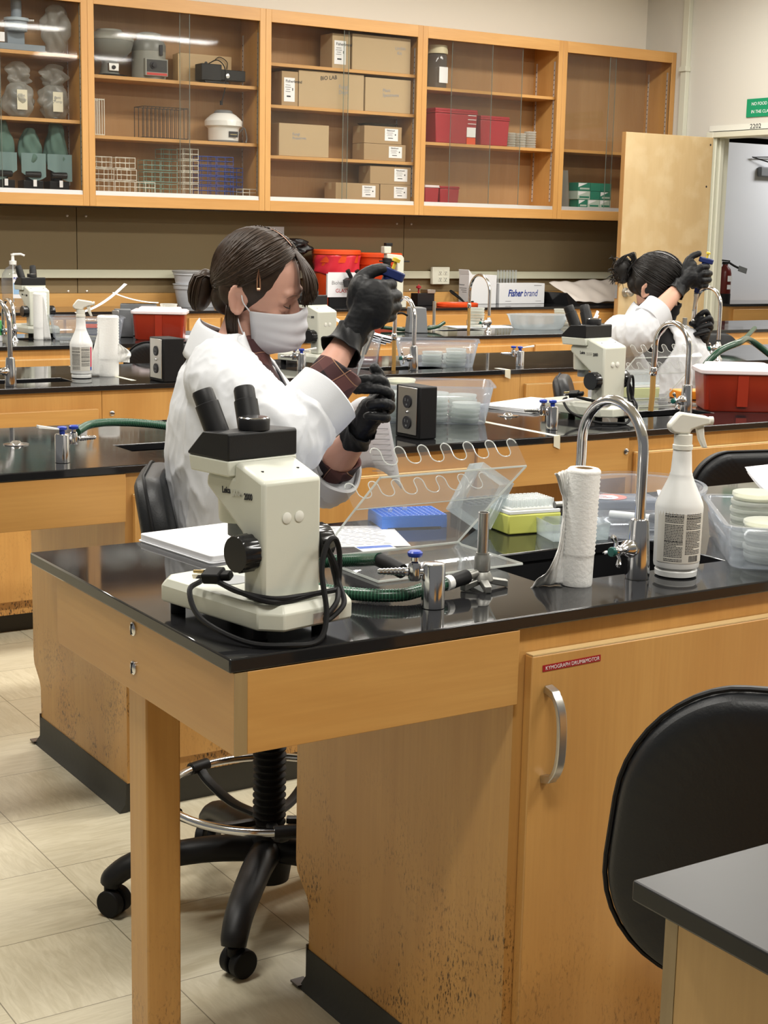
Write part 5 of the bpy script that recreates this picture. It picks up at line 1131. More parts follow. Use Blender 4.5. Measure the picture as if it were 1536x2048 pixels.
t = thing('open_booklet', 'curled booklet behind the far red container', 'booklet', (3.33, 7.62, T), R(-25))
MB().grid(lambda u, v: (-0.14+u*0.24, -0.05+v*0.10, 0.175+0.05*(1-u)**2), 12, 5).build('page', PAPER, t, solid=0.001); MB().box(-0.10, 0.09, -0.05, 0.05, 0.0005, 0.168).build('grey_box', GREYPL, t, bevel=0.004)
t = thing('outlet_pedestal', 'grey outlet pedestal beside the far red container', 'power outlet', (3.20, 7.56, T), R(-20))
MB().hexa([(-0.05, -0.05, 0.0005), (0.06, -0.05, 0.0005), (0.06, 0.05, 0.0005), (-0.05, 0.05, 0.0005)], [(-0.035, -0.04, 0.145), (0.05, -0.04, 0.145), (0.05, 0.04, 0.145), (-0.035, 0.04, 0.145)]).build('housing', GREYPL, t, bevel=0.004)
MB().box(-0.05, -0.015, -0.055, -0.044, 0.10, 0.14).build('steel_cover', STEEL, t, bevel=0.002)

# tip boxes
TIPY = mat('yellow_tip_box', (0.70, 0.72, 0.16), 0.35); TRAYW = mat('white_tray', (0.82, 0.83, 0.80), 0.3); TIPC = clearish('pipette_tip', (0.95, 0.97, 0.97), 0.45, 0.15, 0.3, (0.86, 0.88, 0.88))
def tipbox(label, loc, rz, lid=False, m=TIPY, tips=True):
    t = thing('pipette_tip_box', label, 'tip box', loc, rz)
    MB().hexa([(-0.058, -0.042, 0.0005), (0.058, -0.042, 0.0005), (0.058, 0.042, 0.0005), (-0.058, 0.042, 0.0005)], [(-0.060, -0.044, 0.040), (0.060, -0.044, 0.040), (0.060, 0.044, 0.040), (-0.060, 0.044, 0.040)]).build('base', m, t, bevel=0.003)
    MB().box(-0.0585, 0.0585, -0.0425, 0.0425, 0.0402, 0.0475).box(-0.052, 0.052, -0.036, 0.036, 0.0476, 0.052).build('tray', TRAYW, t, bevel=0.0015)
    if tips:
        for i in range(11):
            for j in range(8):
                if i < 3 and j > 2 and False: continue
                q = MB().lathe([(0.0024, 0.0522), (0.0034, 0.062), (0.0037, 0.068), (0.0025, 0.0682)], (-0.045+i*0.009, -0.0315+j*0.009, 0), 7); s_ = q
                if i == 0 and j == 0: base_me = s_.mesh('pipette_tip'); base_me.materials.append(TIPC)
                o = bpy.data.objects.new('pipette_tip', base_me); COL.objects.link(o); o.parent = t; o.location = (i*0.009, j*0.009, 0)
    if lid: MB().hexa([(-0.058, -0.042, 0.0525), (0.058, -0.042, 0.0525), (0.058, 0.042, 0.0525), (-0.058, 0.042, 0.0525)], [(-0.055, -0.039, 0.098), (0.055, -0.039, 0.098), (0.055, 0.039, 0.098), (-0.055, 0.039, 0.098)]).build('lid', LIDCLEAR, t, bevel=0.003)
    return t
tipbox('yellow box of pipette tips with a white tray behind the burner', (1.862, 2.375, T), R(-8))
tipbox('closed pale yellow tip box behind the stained faucet tube, second bench', (3.80, 4.195, T), R(-10), True, mat('pale_yellow_box', (0.62, 0.66, 0.28), 0.35), tips=False)
t = thing('box_lid', 'upturned frosted tip box lid beside the yellow box', 'lid', (1.905, 2.275, T), R(-16))
b = MB(); w_, d_, h_ = 0.060, 0.044, 0.034
b.add([(-w_*.95,-d_*.95,0.0006),(w_*.95,-d_*.95,0.0006),(w_*.95,d_*.95,0.0006),(-w_*.95,d_*.95,0.0006),(-w_,-d_,h_),(w_,-d_,h_),(w_,d_,h_),(-w_,d_,h_)], [(0,3,2,1),(0,1,5,4),(1,2,6,5),(2,3,7,6),(3,0,4,7)]); b.build('shell', LIDCLEAR, t, solid=0.0012)
MB().obox((0.0, -d_*1.0-0.001, 0.018), (0.014, 0.0006, 0.026), Matrix.Rotation(R(20), 3, 'Y'), 0).obox((0.0, -d_*1.0-0.0016, 0.022), (0.012, 0.0003, 0.0012), Matrix.Rotation(R(-25), 3, 'Y'), 1).obox((0.002, -d_*1.0-0.0016, 0.010), (0.012, 0.0003, 0.0012), Matrix.Rotation(R(-25), 3, 'Y'), 1).build('tape', [LABELP, INK], t)
t = thing('tube_rack', 'black tube rack behind the yellow tip box', 'rack', (1.93, 2.535, T), R(-8))
b = MB(); b.box(-0.10, 0.10, -0.045, 0.045, 0.0005, 0.030)
for i in range(12):
    for j in range(5): b.cyl((-0.09+i*0.0164, -0.034+j*0.017, 0.0301), (-0.09+i*0.0164, -0.034+j*0.017, 0.034), 0.0068, 0.006, n=8)
b.build('rack_body', BLACKPL, t)
BLUERACK = mat('blue_rack_plastic', (0.005, 0.19, 0.80), 0.35)
t = thing('tube_rack', 'bright blue microtube rack under the acrylic stand', 'rack', (1.685, 2.530, T), R(-16))
b = MB(); b.box(-0.068, 0.068, -0.050, 0.050, 0.003, 0.020)
for x in (-0.062, 0.062):
    for y in (-0.044, 0.044): b.box(x-0.006, x+0.006, y-0.006, y+0.006, 0.0005, 0.0029)
# perforated top: raised lattice
for i in range(13): b.box(-0.066+i*0.011-0.0016, -0.066+i*0.011+0.0016, -0.049, 0.049, 0.0202, 0.0265)
for j in range(9): b.box(-0.067, 0.067, -0.048+j*0.012-0.0016, -0.048+j*0.012+0.0016, 0.0202, 0.0265)
b.build('rack_body', BLUERACK, t)
for k, (x, y) in enumerate([(0.0, 0.018), (-0.036, 0.0)]): MB().lathe([(0.0045, 0.02), (0.0045, 0.030), (0.005, 0.032), (0, 0.033)], (x, y, 0.0), 12).build('tube', LIDCLEAR, t)
t = thing('rack_lid', 'translucent lid propped against the blue tube rack', 'lid', (1.732, 2.400, T), R(-14))
M_ = Matrix.Rotation(R(-38), 3, 'X'); b = MB(); w_, d_, h_ = 0.040, 0.028, 0.105
P = [(-w_,-d_,0),(w_,-d_,0),(w_,d_,0),(-w_,d_,0),(-w_,-d_,h_),(w_,-d_,h_),(w_,d_,h_),(-w_,d_,h_)]
M2 = Matrix.Rotation(R(34), 3, 'Y') @ Matrix.Rotation(R(-14), 3, 'X')
b.add([M2 @ Vector(p) + Vector((0.01, 0, 0.028)) for p in P], [(0,3,2,1),(4,5,6,7),(1,2,6,5),(2,3,7,6),(3,0,4,7)]); b.build('shell', LIDCLEAR, t, solid=0.0014)
t = thing('orange_box', 'flat orange box behind the second bench faucet', 'box', (4.005, 4.08, T), R(-20)); MB().box(-0.11, 0.11, -0.05, 0.05, 0.0005, 0.032, 0).build('body', [mat('orange_box_plastic', (0.80, 0.26, 0.02), 0.4)], t, bevel=0.003)

# acrylic pipette stands
def stand(label, loc, rz, s=1.0):
    t = thing('pipette_stand', label, 'pipette stand', loc, rz); W = 0.305*s; th = 0.0045
    def sheet(prof, n, edge=True, x0=-W/2, x1=W/2, notch=0, nm='panel', mm=ACRYL, flip=0):
        p = MB(); ring0 = []; ring1 = []
        up = []; dn = []
        for k in range(len(prof)):
            a = Vector(prof[max(0, k-1)]); b_ = Vector(prof[min(len(prof)-1, k+1)]); tdir = (b_-a).normalized(); nr = Vector((-tdir.y, tdir.x))*th/2
            q = Vector(prof[k]); up.append(q+nr); dn.append(q-nr)
        poly = [(v.x, v.y) for v in up] + [(v.x, v.y) for v in reversed(dn)]
        p.prism(poly, x0, x1, 'x'); o = p.build(nm, mm, t)
        e = MB()
        for xx in (x0, x1):
            e.prism(poly, xx-0.0002, xx+0.0002, 'x')
        for k in (0, len(prof)-1):
            c_ = Vector(prof[k]); e.obox(((x0+x1)/2, c_.x, c_.y), (x1-x0, 0.0030, 0.0030))
        e.build('polished_edge', ACRYLEDGE, o)
        return o
    sheet([(-0.10*s, 0.0032), (0.088*s, 0.0032), (0.096*s, 0.006)], 0, nm='base_sheet')
    sheet([(0.100*s, 0.006), (0.0, 0.094*s), (-0.100*s, 0.180*s)], 0, nm='leaning_sheet')
    def comb(y0, z0, ang, h, nm):
        n = 7; hw_ = 0.0098*s; pitch = (W - 2*hw_)/(n-1); r_ = (pitch - 2*hw_)/2
        poly = [(-W/2, 0)]
        for i in range(n):
            cx = -W/2 + hw_ + i*pitch
            for a in range(180, -1, -20): poly.append((cx + hw_*math.cos(R(a)), h - hw_ + hw_*math.sin(R(a))))
            if i < n-1:
                c2 = cx + pitch/2
                for a in range(180, 361, 20): poly.append((c2 + r_*math.cos(R(a)), h*0.36 + r_ + r_*0.9*math.sin(R(a))))
        poly += [(W/2, 0)]
        V0 = [Vector((px, y0 + math.cos(ang)*pz, z0 + math.sin(ang)*pz)) for px, pz in poly]
        nrm = Vector((0, -math.sin(ang), math.cos(ang)))*th/2
        n_ = len(poly); c = MB(); c.add([v - nrm for v in V0] + [v + nrm for v in V0], [tuple(range(n_))[::-1], tuple(range(n_, 2*n_))] + [(i, (i+1) % n_, n_+(i+1) % n_, n_+i) for i in range(n_)])
        o = c.build(nm, ACRYL, t)
        MB().tube(V0[1:-1], th*0.21, 5).build('polished_edge', ACRYLEDGE, o)
        MB().tube([V0[0], V0[-1]], th*0.25, 5).build('bend_line', ACRYLEDGE, o)
        return o
    comb(-0.100*s, 0.180*s, R(49), 0.058*s, 'upper_comb')
    comb(-0.022*s, 0.113*s, R(44), 0.056*s, 'lower_comb')
    return t
stand('clear acrylic pipette stand with notched combs beside the nearest turret', (1.5025, 2.210, T), 0)
stand('clear acrylic pipette stand with notched combs in front of the dark-haired person', (3.70, 4.03, T), R(-4), 0.95)
t = thing('label_card', 'small white card with a blue band behind the nearest acrylic stand', 'card', (1.500, 2.352, T), R(-10))
MB().box(-0.036, 0.036, -0.022, 0.022, 0.0005, 0.0014, 0).box(-0.034, 0.034, 0.000, 0.018, 0.0015, 0.0018, 1).build('card', [PAPER, mat('blue_band', (0.03, 0.12, 0.55), 0.5)], t)
# ------------------------------------------------------------------ things on the back counter and the fourth bench
t = thing('hand_sanitizer', 'clear pump bottle of hand sanitizer at the left of the back counter', 'bottle', (3.50, 10.10, T))
MB().lathe([(0.0, 0.0005), (0.068, 0.0005), (0.074, 0.01), (0.074, 0.10), (0.078, 0.12), (0.078, 0.20), (0.070, 0.24), (0.048, 0.275), (0.026, 0.29), (0.022, 0.30)], n=36).build('bottle', CLEARBOX, t)
MB().lathe([(0.024, 0.3005), (0.025, 0.325), (0.012, 0.328), (0.010, 0.36), (0.014, 0.362), (0.014, 0.372), (0, 0.374)], n=20).tube([(0, 0, 0.368), (0.05, -0.02, 0.370), (0.072, -0.03, 0.360)], 0.008, 8).build('pump', WHITEPL, t)
MB().cyl((0, 0, 0.05), (0, 0, 0.30), 0.004, n=8).build('dip_tube', WHITEPL, t)
q = MB(); Mx = Matrix.Rotation(R(-18), 3, 'Z'); q.obox(Mx @ Vector((0.030, -0.080, 0.16)), (0.070, 0.002, 0.16), Mx, 0).obox(Mx @ Vector((0.030, -0.0813, 0.145)), (0.062, 0.001, 0.075), Mx, 1); q.build('label', [PAPER, mat('pale_blue_label', (0.30, 0.50, 0.75), 0.5)], t)
text('lettering', 'PURELL', 0.020, frame(Mx @ Vector((0.0, -0.0815, 0.205)), Mx @ Vector((1, 0, 0)), (0, 0, 1)), BLUEPL, t, bold=0.0006, sx=0.85)
def bucketw(label, x, y, z, r0, r1, h, mt, group=None, rim=0.006, nm='bucket', band=True):
    t = thing(nm, label, 'bucket', (x, y, z), 0, group)
    pf = [(r0, 0.0006), (r0+0.002, 0.004), (r0+(r1-r0)*0.78, h*0.78), (r0+(r1-r0)*0.78+rim, h*0.785), (r0+(r1-r0)*0.80+rim, h*0.82), (r1, h*0.825), (r1, h*0.965), (r1+rim, h*0.968), (r1+rim, h)]
    MB().lathe(pf, n=44).build('body', mt, t)
    return t
WHITEB = mat('white_bucket_plastic', (0.60, 0.62, 0.66), 0.35)
b1 = bucketw('lower one of the nested white buckets at the left of the back counter', 4.91, 10.22, T, 0.130, 0.162, 0.165, WHITEB)
b2 = bucketw('upper one of the nested white buckets at the left of the back counter', 4.91, 10.22, T+0.1655, 0.145, 0.165, 0.085, WHITEB)
MB().lathe([(0.172, 0.0855), (0.174, 0.092), (0.168, 0.096), (0, 0.098)], n=44).build('lid', mat('grey_lid', (0.30, 0.30, 0.30), 0.4), b2)
# orange buckets with red liners
o1 = bucketw('orange bucket with a red film liner, behind the biohazard notice', 6.095, 10.22, T, 0.145, 0.178, 0.42, ORANGE)
MB().grid(lambda u, v: ((0.181+0.006*math.sin(u*50+v*3)+0.004*math.sin(u*23+v*9))*(1-0.05*v)*math.cos(2*math.pi*u), (0.181+0.006*math.sin(u*50+v*3))*(1-0.05*v)*math.sin(2*math.pi*u), 0.385-0.145*v-0.03*math.sin(2*math.pi*u*1.0+2.6)*v), 96, 14, closed_u=True).build('liner', REDBAG, o1, solid=0.001)
MB().lathe([(0.186, 0.39), (0.189, 0.393), (0.189, 0.418), (0.182, 0.425), (0, 0.425)], n=48).build('lid', ORANGE, o1)
o2 = bucketw('orange bucket half hidden behind the white inverted microscope', 6.475, 10.22, T, 0.145, 0.178, 0.40, ORANGE)
MB().lathe([(0.186, 0.37), (0.189, 0.373), (0.189, 0.398), (0.182, 0.405), (0, 0.405)], n=48).build('lid', ORANGE, o2)
t = thing('black_bag', 'crumpled black plastic bag on the wall side of the orange bucket', 'bag', (5.71, 10.30, T))
blob('bag', (0, 0, 0.23), (0.11, 0.075, 0.23), 77, 0.3, mat('black_film', (0.01, 0.01, 0.01), 0.3), t)
blob('bag_top', (0.06, -0.01, 0.44), (0.12, 0.07, 0.065), 78, 0.4, bpy.data.materials['black_film'], t, flatbottom=False)
t = thing('biohazard_notice', 'white notice reading Biohazard Waste GLASS ONLY on the orange bucket', 'notice', (6.055, 10.005, T))
MB().box(-0.155, 0.175, 0, 0.003, 0.075, 0.260).box(-0.16, -0.1551, 0.0, 0.02, 0.075, 0.250).build('card', PAPER2, t)
MB().box(-0.14, 0.15, 0.004, 0.022, 0.0005, 0.08).build('holder', RUBBER, t)
text('lettering', 'Biohazard Waste', 0.040, frame((-0.125, -0.0012, 0.170), (1, 0, 0), (0, 0, 1)), GREYINK, t)
text('lettering', 'GLASS ONLY', 0.040, frame((-0.09, -0.0012, 0.110), (1, 0, 0), (0, 0, 1)), mat('red_ink', (0.5, 0.05, 0.05), 0.6), t)
# inverted microscope
t = thing('inverted_microscope', 'cream inverted microscope with a tall lamp arm by the orange buckets', 'microscope', (6.42, 9.915, T), R(-4))
MB().prism([(-0.17, 0.0005), (0.08, 0.0005), (0.08, 0.09), (-0.06, 0.09), (-0.06, 0.12), (-0.17, 0.12)], -0.08, 0.06, 'y').build('stand', CREAM, t, bevel=0.006)
MB().prism([(0.02, 0.0905), (0.078, 0.0905), (0.078, 0.375), (0.06, 0.395), (-0.07, 0.405), (-0.07, 0.37), (0.01, 0.355), (0.02, 0.34)], -0.03, 0.03, 'y').box(-0.095, -0.035, -0.03, 0.03, 0.4055, 0.46).build('lamp_arm', CREAM, t, bevel=0.006)
MB().box(-0.075, -0.02, -0.022, 0.022, 0.4605, 0.485).build('lamp_cap', BLACKPL, t, bevel=0.003)
MB().lathe([(0.022, 0.30), (0.030, 0.31), (0.030, 0.335), (0.036, 0.34), (0.036, 0.3695)], (-0.055, 0, 0), 24).cyl((-0.12, 0, 0.348), (0.14, 0, 0.348), 0.006, n=8).build('condenser', BLACKPL, t)
MB().box(-0.12, 0.0, -0.07, 0.05, 0.1255, 0.145).build('stage', BLACKPL, t, bevel=0.003)
MB().prism([(-0.1705, 0.06), (-0.30, 0.125), (-0.36, 0.175), (-0.22, 0.19), (-0.1705, 0.12)], -0.05, 0.035, 'y').build('head', CREAM, t, bevel=0.004)
MB().prism([(-0.362, 0.177), (-0.40, 0.15), (-0.41, 0.205), (-0.38, 0.222), (-0.20, 0.225), (-0.222, 0.1915)], -0.055, 0.04, 'y').build('head_cap', BLACKPL, t, bevel=0.003)
for y in (-0.035, 0.02): MB().lathe([(0.015, 0), (0.015, 0.05), (0.018, 0.052), (0.018, 0.066), (0.01, 0.068)], (-0.33-(y*0.9), y, 0.222), 20, mat=rot_to((-0.5, 0.0, 0.86))).build('eyepiece', BLACKPL, t)
t = thing('scope_transformer', 'dark metal box with a red knob at the foot of the raceway', 'power supply', (6.86, 10.14, T))
MB().box(-0.09, 0.07, -0.05, 0.05, 0.0005, 0.095).build('housing', BLACKPL, t, bevel=0.003); MB().box(0.0, 0.075, -0.055, 0.05, 0.0955, 0.125).build('plate', STEEL, t, bevel=0.002)
MB().lathe([(0.006, 0.0955), (0.006, 0.13), (0.02, 0.135), (0.02, 0.150), (0.006, 0.155), (0.0, 0.17)], (-0.05, 0, 0), 16).build('knob', REDTR, t)
tag(MB().tube(spline([(7.09, 10.14, T+0.008), (7.16, 10.12, T+0.008), (7.28, 10.05, T+0.03), (7.24, 10.15, T+0.008), (7.29, 10.19, T+0.02), (7.26, 10.33, T+0.09), (7.30, 10.38, T+0.10), (7.325, 10.30, T+0.05), (7.32, 10.22, T+0.010)], 7), 0.007, 8).build('power_cord', RUBBER), 'black power cord snaking over the back counter beside the outlet', 'cord')
t = thing('round_lid', 'flat orange bucket lid lying on the back counter edge', 'lid', (7.03, 9.915, T)); MB().lathe([(0.175, 0.0005), (0.178, 0.004), (0.178, 0.026), (0.168, 0.030), (0.16, 0.022), (0, 0.022)], n=44, sy=0.75).build('disc', ORANGE, t)
# cartons
WCARD = mat('white_carton', (0.72, 0.73, 0.75), 0.6)
t = thing('cardboard_box', 'tall white carton left of the white box with blue lettering', 'box', (7.47, 10.29, T), 0)
MB().box(-0.115, 0.165, -0.07, 0.07, 0.0005, 0.235).build('carton', WCARD, t, bevel=0.002)
MB().hexa([(-0.115, -0.07, 0.2355), (-0.08, -0.07, 0.2355), (-0.08, 0.07, 0.2355), (-0.115, 0.07, 0.2355)], [(-0.122, -0.07, 0.275), (-0.119, -0.07, 0.278), (-0.119, 0.07, 0.278), (-0.122, 0.07, 0.275)]).build('flap', WCARD, t)
q = MB(); Mf = frame((-0.1155, 0.065, 0.15), (0, -1, 0), (0, 0, 1)); text('lettering', 'Fisherbrand', 0.015, Mf, INK, t)
for k in range(3): q.box(-0.1158, -0.1153, -0.04, 0.06-0.02*k, 0.125-0.016*k, 0.131-0.016*k)
q.build('print', GREYINK, t)
t = thing('cardboard_box', 'flat white box with large blue lettering on the back counter', 'box', (7.905, 10.29, T), R(1))
MB().box(-0.235, 0.245, -0.06, 0.06, 0.0005, 0.168).build('carton', WCARD, t, bevel=0.002)
FB = mat('fisher_blue', (0.01, 0.035, 0.25), 0.5)
text('lettering', 'Fisher', 0.078, frame((-0.145, -0.0612, 0.062), (1, 0, 0), (0, 0, 1)), FB, t, bold=0.0022, shear=0.2, sx=0.80)
text('lettering', 'brand', 0.078, frame((0.022, -0.0612, 0.062), (1, 0, 0), (0, 0, 1)), FB, t, shear=0.2, sx=0.80)
q = MB(); q.box(0.13, 0.21, -0.0612, -0.0603, 0.148, 0.153).box(0.15, 0.21, -0.0612, -0.0603, 0.02, 0.023).box(-0.17, -0.11, -0.0612, -0.0603, 0.02, 0.024); q.build('print', GREYINK, t)
t = thing('test_tube_rack', 'rack of glass test tubes behind the flat white box with blue lettering', 'rack', (7.86, 10.378, T))
MB().box(-0.12, 0.12, -0.013, 0.013, 0.0005, 0.01).box(-0.12, 0.12, -0.013, 0.013, 0.14, 0.146).box(-0.12, -0.114, -0.013, 0.013, 0.0101, 0.1399).box(0.114, 0.12, -0.013, 0.013, 0.0101, 0.1399).build('frame', WHITEPL, t)
for k in range(7): MB().lathe([(0.009, 0.0105), (0.009, 0.27), (0.011, 0.272)], (-0.095+k*0.031, 0, 0), 12).build('test_tube', FROST, t)
t = thing('white_cloth', 'pale folded cloth in a black tray at the right of the back counter', 'cloth', (8.60, 10.15, T))
MB().grid(lambda u, v: (-0.33+0.75*u, -0.16+0.34*v, 0.022+0.15*v**0.8+0.03*u*v+0.006*math.sin(u*14+v*6)+0.004*math.sin(u*31)), 40, 16).build('cloth', mat('beige_cloth', (0.62, 0.57, 0.52), 0.8), t, solid=0.004)
MB().prism([(-0.40, 0.0005), (0.42, 0.0005), (0.42, 0.012), (-0.30, 0.012), (-0.42, 0.10), (-0.43, 0.095)], -0.18, 0.2, 'y').build('tray', BLACKSH, t)
# fourth bench bits
g4 = 'petri dishes stacked on the fourth bench'
def st4(x, y, n, lb, s=1.0):
    for k in range(n): petri(x+0.0012*math.sin(k*2.1), y, T+0.0035+k*0.0152*s, f'{lb}, {["lowest","second","third","fourth","fifth","sixth","seventh","eighth","ninth","tenth"][k]} from the bottom', g4, s)
papers('white sheets under the stacks of dishes, fourth bench', (5.68, 7.75, T), R(-10), 0.42, 0.22, 3, h=0.002, sd=11)
st4(5.62, 7.72, 7, 'petri dish in the free-standing stack left of the slim faucet', 1.12)
st4(6.36, 7.80, 6, 'petri dish in the stack behind the wash basin', 1.10)
st4(5.055, 7.56, 9, 'petri dish in the stack behind the grey pedestal')
t = thing('outlet_pedestal', 'grey outlet pedestal beside the stack of dishes, middle of the fourth bench', 'power outlet', (4.965, 7.42, T), R(-20))
MB().hexa([(-0.05, -0.05, 0.0005), (0.065, -0.05, 0.0005), (0.065, 0.05, 0.0005), (-0.05, 0.05, 0.0005)], [(-0.04, -0.04, 0.145), (0.055, -0.04, 0.145), (0.055, 0.04, 0.145), (-0.04, 0.04, 0.145)]).build('housing', GREYPL, t, bevel=0.004)
MB().tube(spline([(-0.055, -0.03, 0.10), (-0.10, -0.05, 0.115), (-0.16, -0.03, 0.09), (-0.20, 0, 0.02)], 6), 0.006, 8).build('plug_cord', RUBBER, t)
t = thing('wash_basin', 'shallow frosted plastic basin to the right of the slim faucet', 'basin', (5.93, 7.50, T), R(-12))
MB().lathe([(0.0, 0.0006), (0.15, 0.0006), (0.165, 0.01), (0.20, 0.085), (0.208, 0.090)], n=48, sy=0.62).build('bowl', FROST, t, solid=0.002)
papers('crumpled paper bundle right of the frosted basin', (6.22, 7.40, T), R(-35), 0.16, 0.10, 4, 'crumpled_paper', h=0.03, sd=19, curl=0.3)
t = thing('bunsen_burner', 'upright steel burner tube behind the green hose, fourth bench', 'burner', (5.35, 7.79, T)); MB().lathe([(0.010, 0.015), (0.010, 0.16)], n=16).build('tube', STEEL, t); MB().lathe([(0.04, 0.0005), (0.035, 0.012), (0.014, 0.0149)], n=20).build('foot', DULLSTEEL, t)
t = thing('bunsen_burner', 'upright burner behind the raised left glove at the right edge', 'burner', (5.52, 5.78, T), R(-20)); MB().lathe([(0.012, 0.03), (0.012, 0.175)], n=16).build('tube', DULLSTEEL, t); MB().box(-0.06, 0.06, -0.02, 0.02, 0.0005, 0.012).box(-0.02, 0.02, -0.05, 0.05, 0.0125, 0.02).lathe([(0.017, 0.0205), (0.014, 0.0299)], n=16).build('foot', DULLSTEEL, t)
tag(hose([(5.63, 5.72, T+0.02), (5.78, 5.70, T+0.03), (5.95, 5.78, T+0.06), (6.2, 5.95, T+0.10)], 'gas_hose', rib=False, r=0.0125), 'green hose running right from the distant burner, right edge', 'hose')
t = thing('small_jar', 'small green jar at the left edge, fourth bench', 'jar', (2.49, 7.43, T)); MB().lathe([(0.02, 0.0005), (0.022, 0.004), (0.022, 0.03)], n=20).build('base', PAPER2, t); MB().lathe([(0.021, 0.0305), (0.021, 0.10), (0.012, 0.105), (0, 0.105)], n=20).build('cap', mat('jar_green', (0.08, 0.35, 0.10), 0.4), t)
papers('white tray of papers beside the far red container', (3.60, 7.35, T), R(-20), 0.28, 0.20, 3, h=0.008, sd=23)
# tape strips on the benches
TAPE = mat('masking_tape', (0.66, 0.63, 0.50), 0.7)
for (x, y0, y1, yf, w, lb) in ((2.835, 3.478, 4.22, 3.4745, 0.024, 'masking tape strip across the second bench'), (4.02, 5.285, 5.36, 5.2795, 0.030, 'masking tape strip hanging over the third bench edge'), (2.335, 5.40, 6.05, 0, 0.02, 'masking tape strip beside the towel roll, third bench'), (3.06, 7.3, 7.85, 0, 0.02, 'masking tape strip on the left of the fourth bench')):
    q = MB().box(x-w/2, x+w/2, y0, y1, T+0.0002, T+0.0006)
    if yf: q.add([(x-w/2, yf-0.0006, T+0.0006), (x+w/2, yf-0.0006, T+0.0006), (x+w/2, yf-0.0014, T-0.040), (x-w/2, yf-0.0018, T-0.030)], [(0, 3, 2, 1)]).add([(x-w/2, yf-0.0006, T+0.0006), (x+w/2, yf-0.0006, T+0.0006), (x+w/2, y0, T+0.0006), (x-w/2, y0, T+0.0006)], [(0, 1, 2, 3)])
    tag(q.build('tape_strip', TAPE), lb, 'tape')
for (x, y, lb) in ((3.00, 3.93, 'small chrome drain disc on the second bench right of the tape'), (1.36, 3.93, 'chrome drain disc at the left edge of the second bench')):
    tag(MB().lathe([(0.034, 0.0002), (0.034, 0.002), (0.016, 0.004), (0.010, 0.010), (0, 0.011)], (x, y, T), 28).build('drain_cover', CHROME), lb, 'drain cover')
# fire extinguisher in the prep room, the room's shade put into its red
t = thing('fire_extinguisher', 'red fire extinguisher beyond the doorway, its colour darkened as shade', 'fire extinguisher', (10.12, 10.12, T+0.0)); EXR = mat('extinguisher_shaded_red', (0.11, 0.008, 0.006), 0.3)
MB().lathe([(0.055, 0.0005), (0.06, 0.01), (0.06, 0.26), (0.05, 0.30), (0.025, 0.325), (0.022, 0.34)], n=28).build('cylinder', EXR, t)
MB().lathe([(0.0605, 0.0), (0.062, 0.001), (0.062, 0.08), (0.0605, 0.081)], n=28).build('boot', RUBBER, t)
MB().box(-0.02, 0.02, -0.062, -0.058, 0.12, 0.16).box(-0.02, 0.03, -0.063, -0.059, 0.19, 0.24).build('label', PAPER2, t)
MB().box(-0.02, 0.02, -0.02, 0.02, 0.3405, 0.365).hexa([(-0.06, -0.008, 0.37), (0.05, -0.008, 0.366), (0.05, 0.008, 0.366), (-0.06, 0.008, 0.37)], [(-0.06, -0.008, 0.385), (0.05, -0.008, 0.376), (0.05, 0.008, 0.376), (-0.06, 0.008, 0.385)]).build('valve', BLACKPL, t)
MB().tube(spline([(0.03, -0.01, 0.36), (0.08, -0.03, 0.33), (0.13, -0.04, 0.31)], 6), 0.010, 8).build('hose', BLACKPL, t)
MB().obox((0.17, -0.05, 0.295), (0.11, 0.002, 0.05), Matrix.Rotation(R(14), 3, 'Y')).build('tag', GREYPL, t)

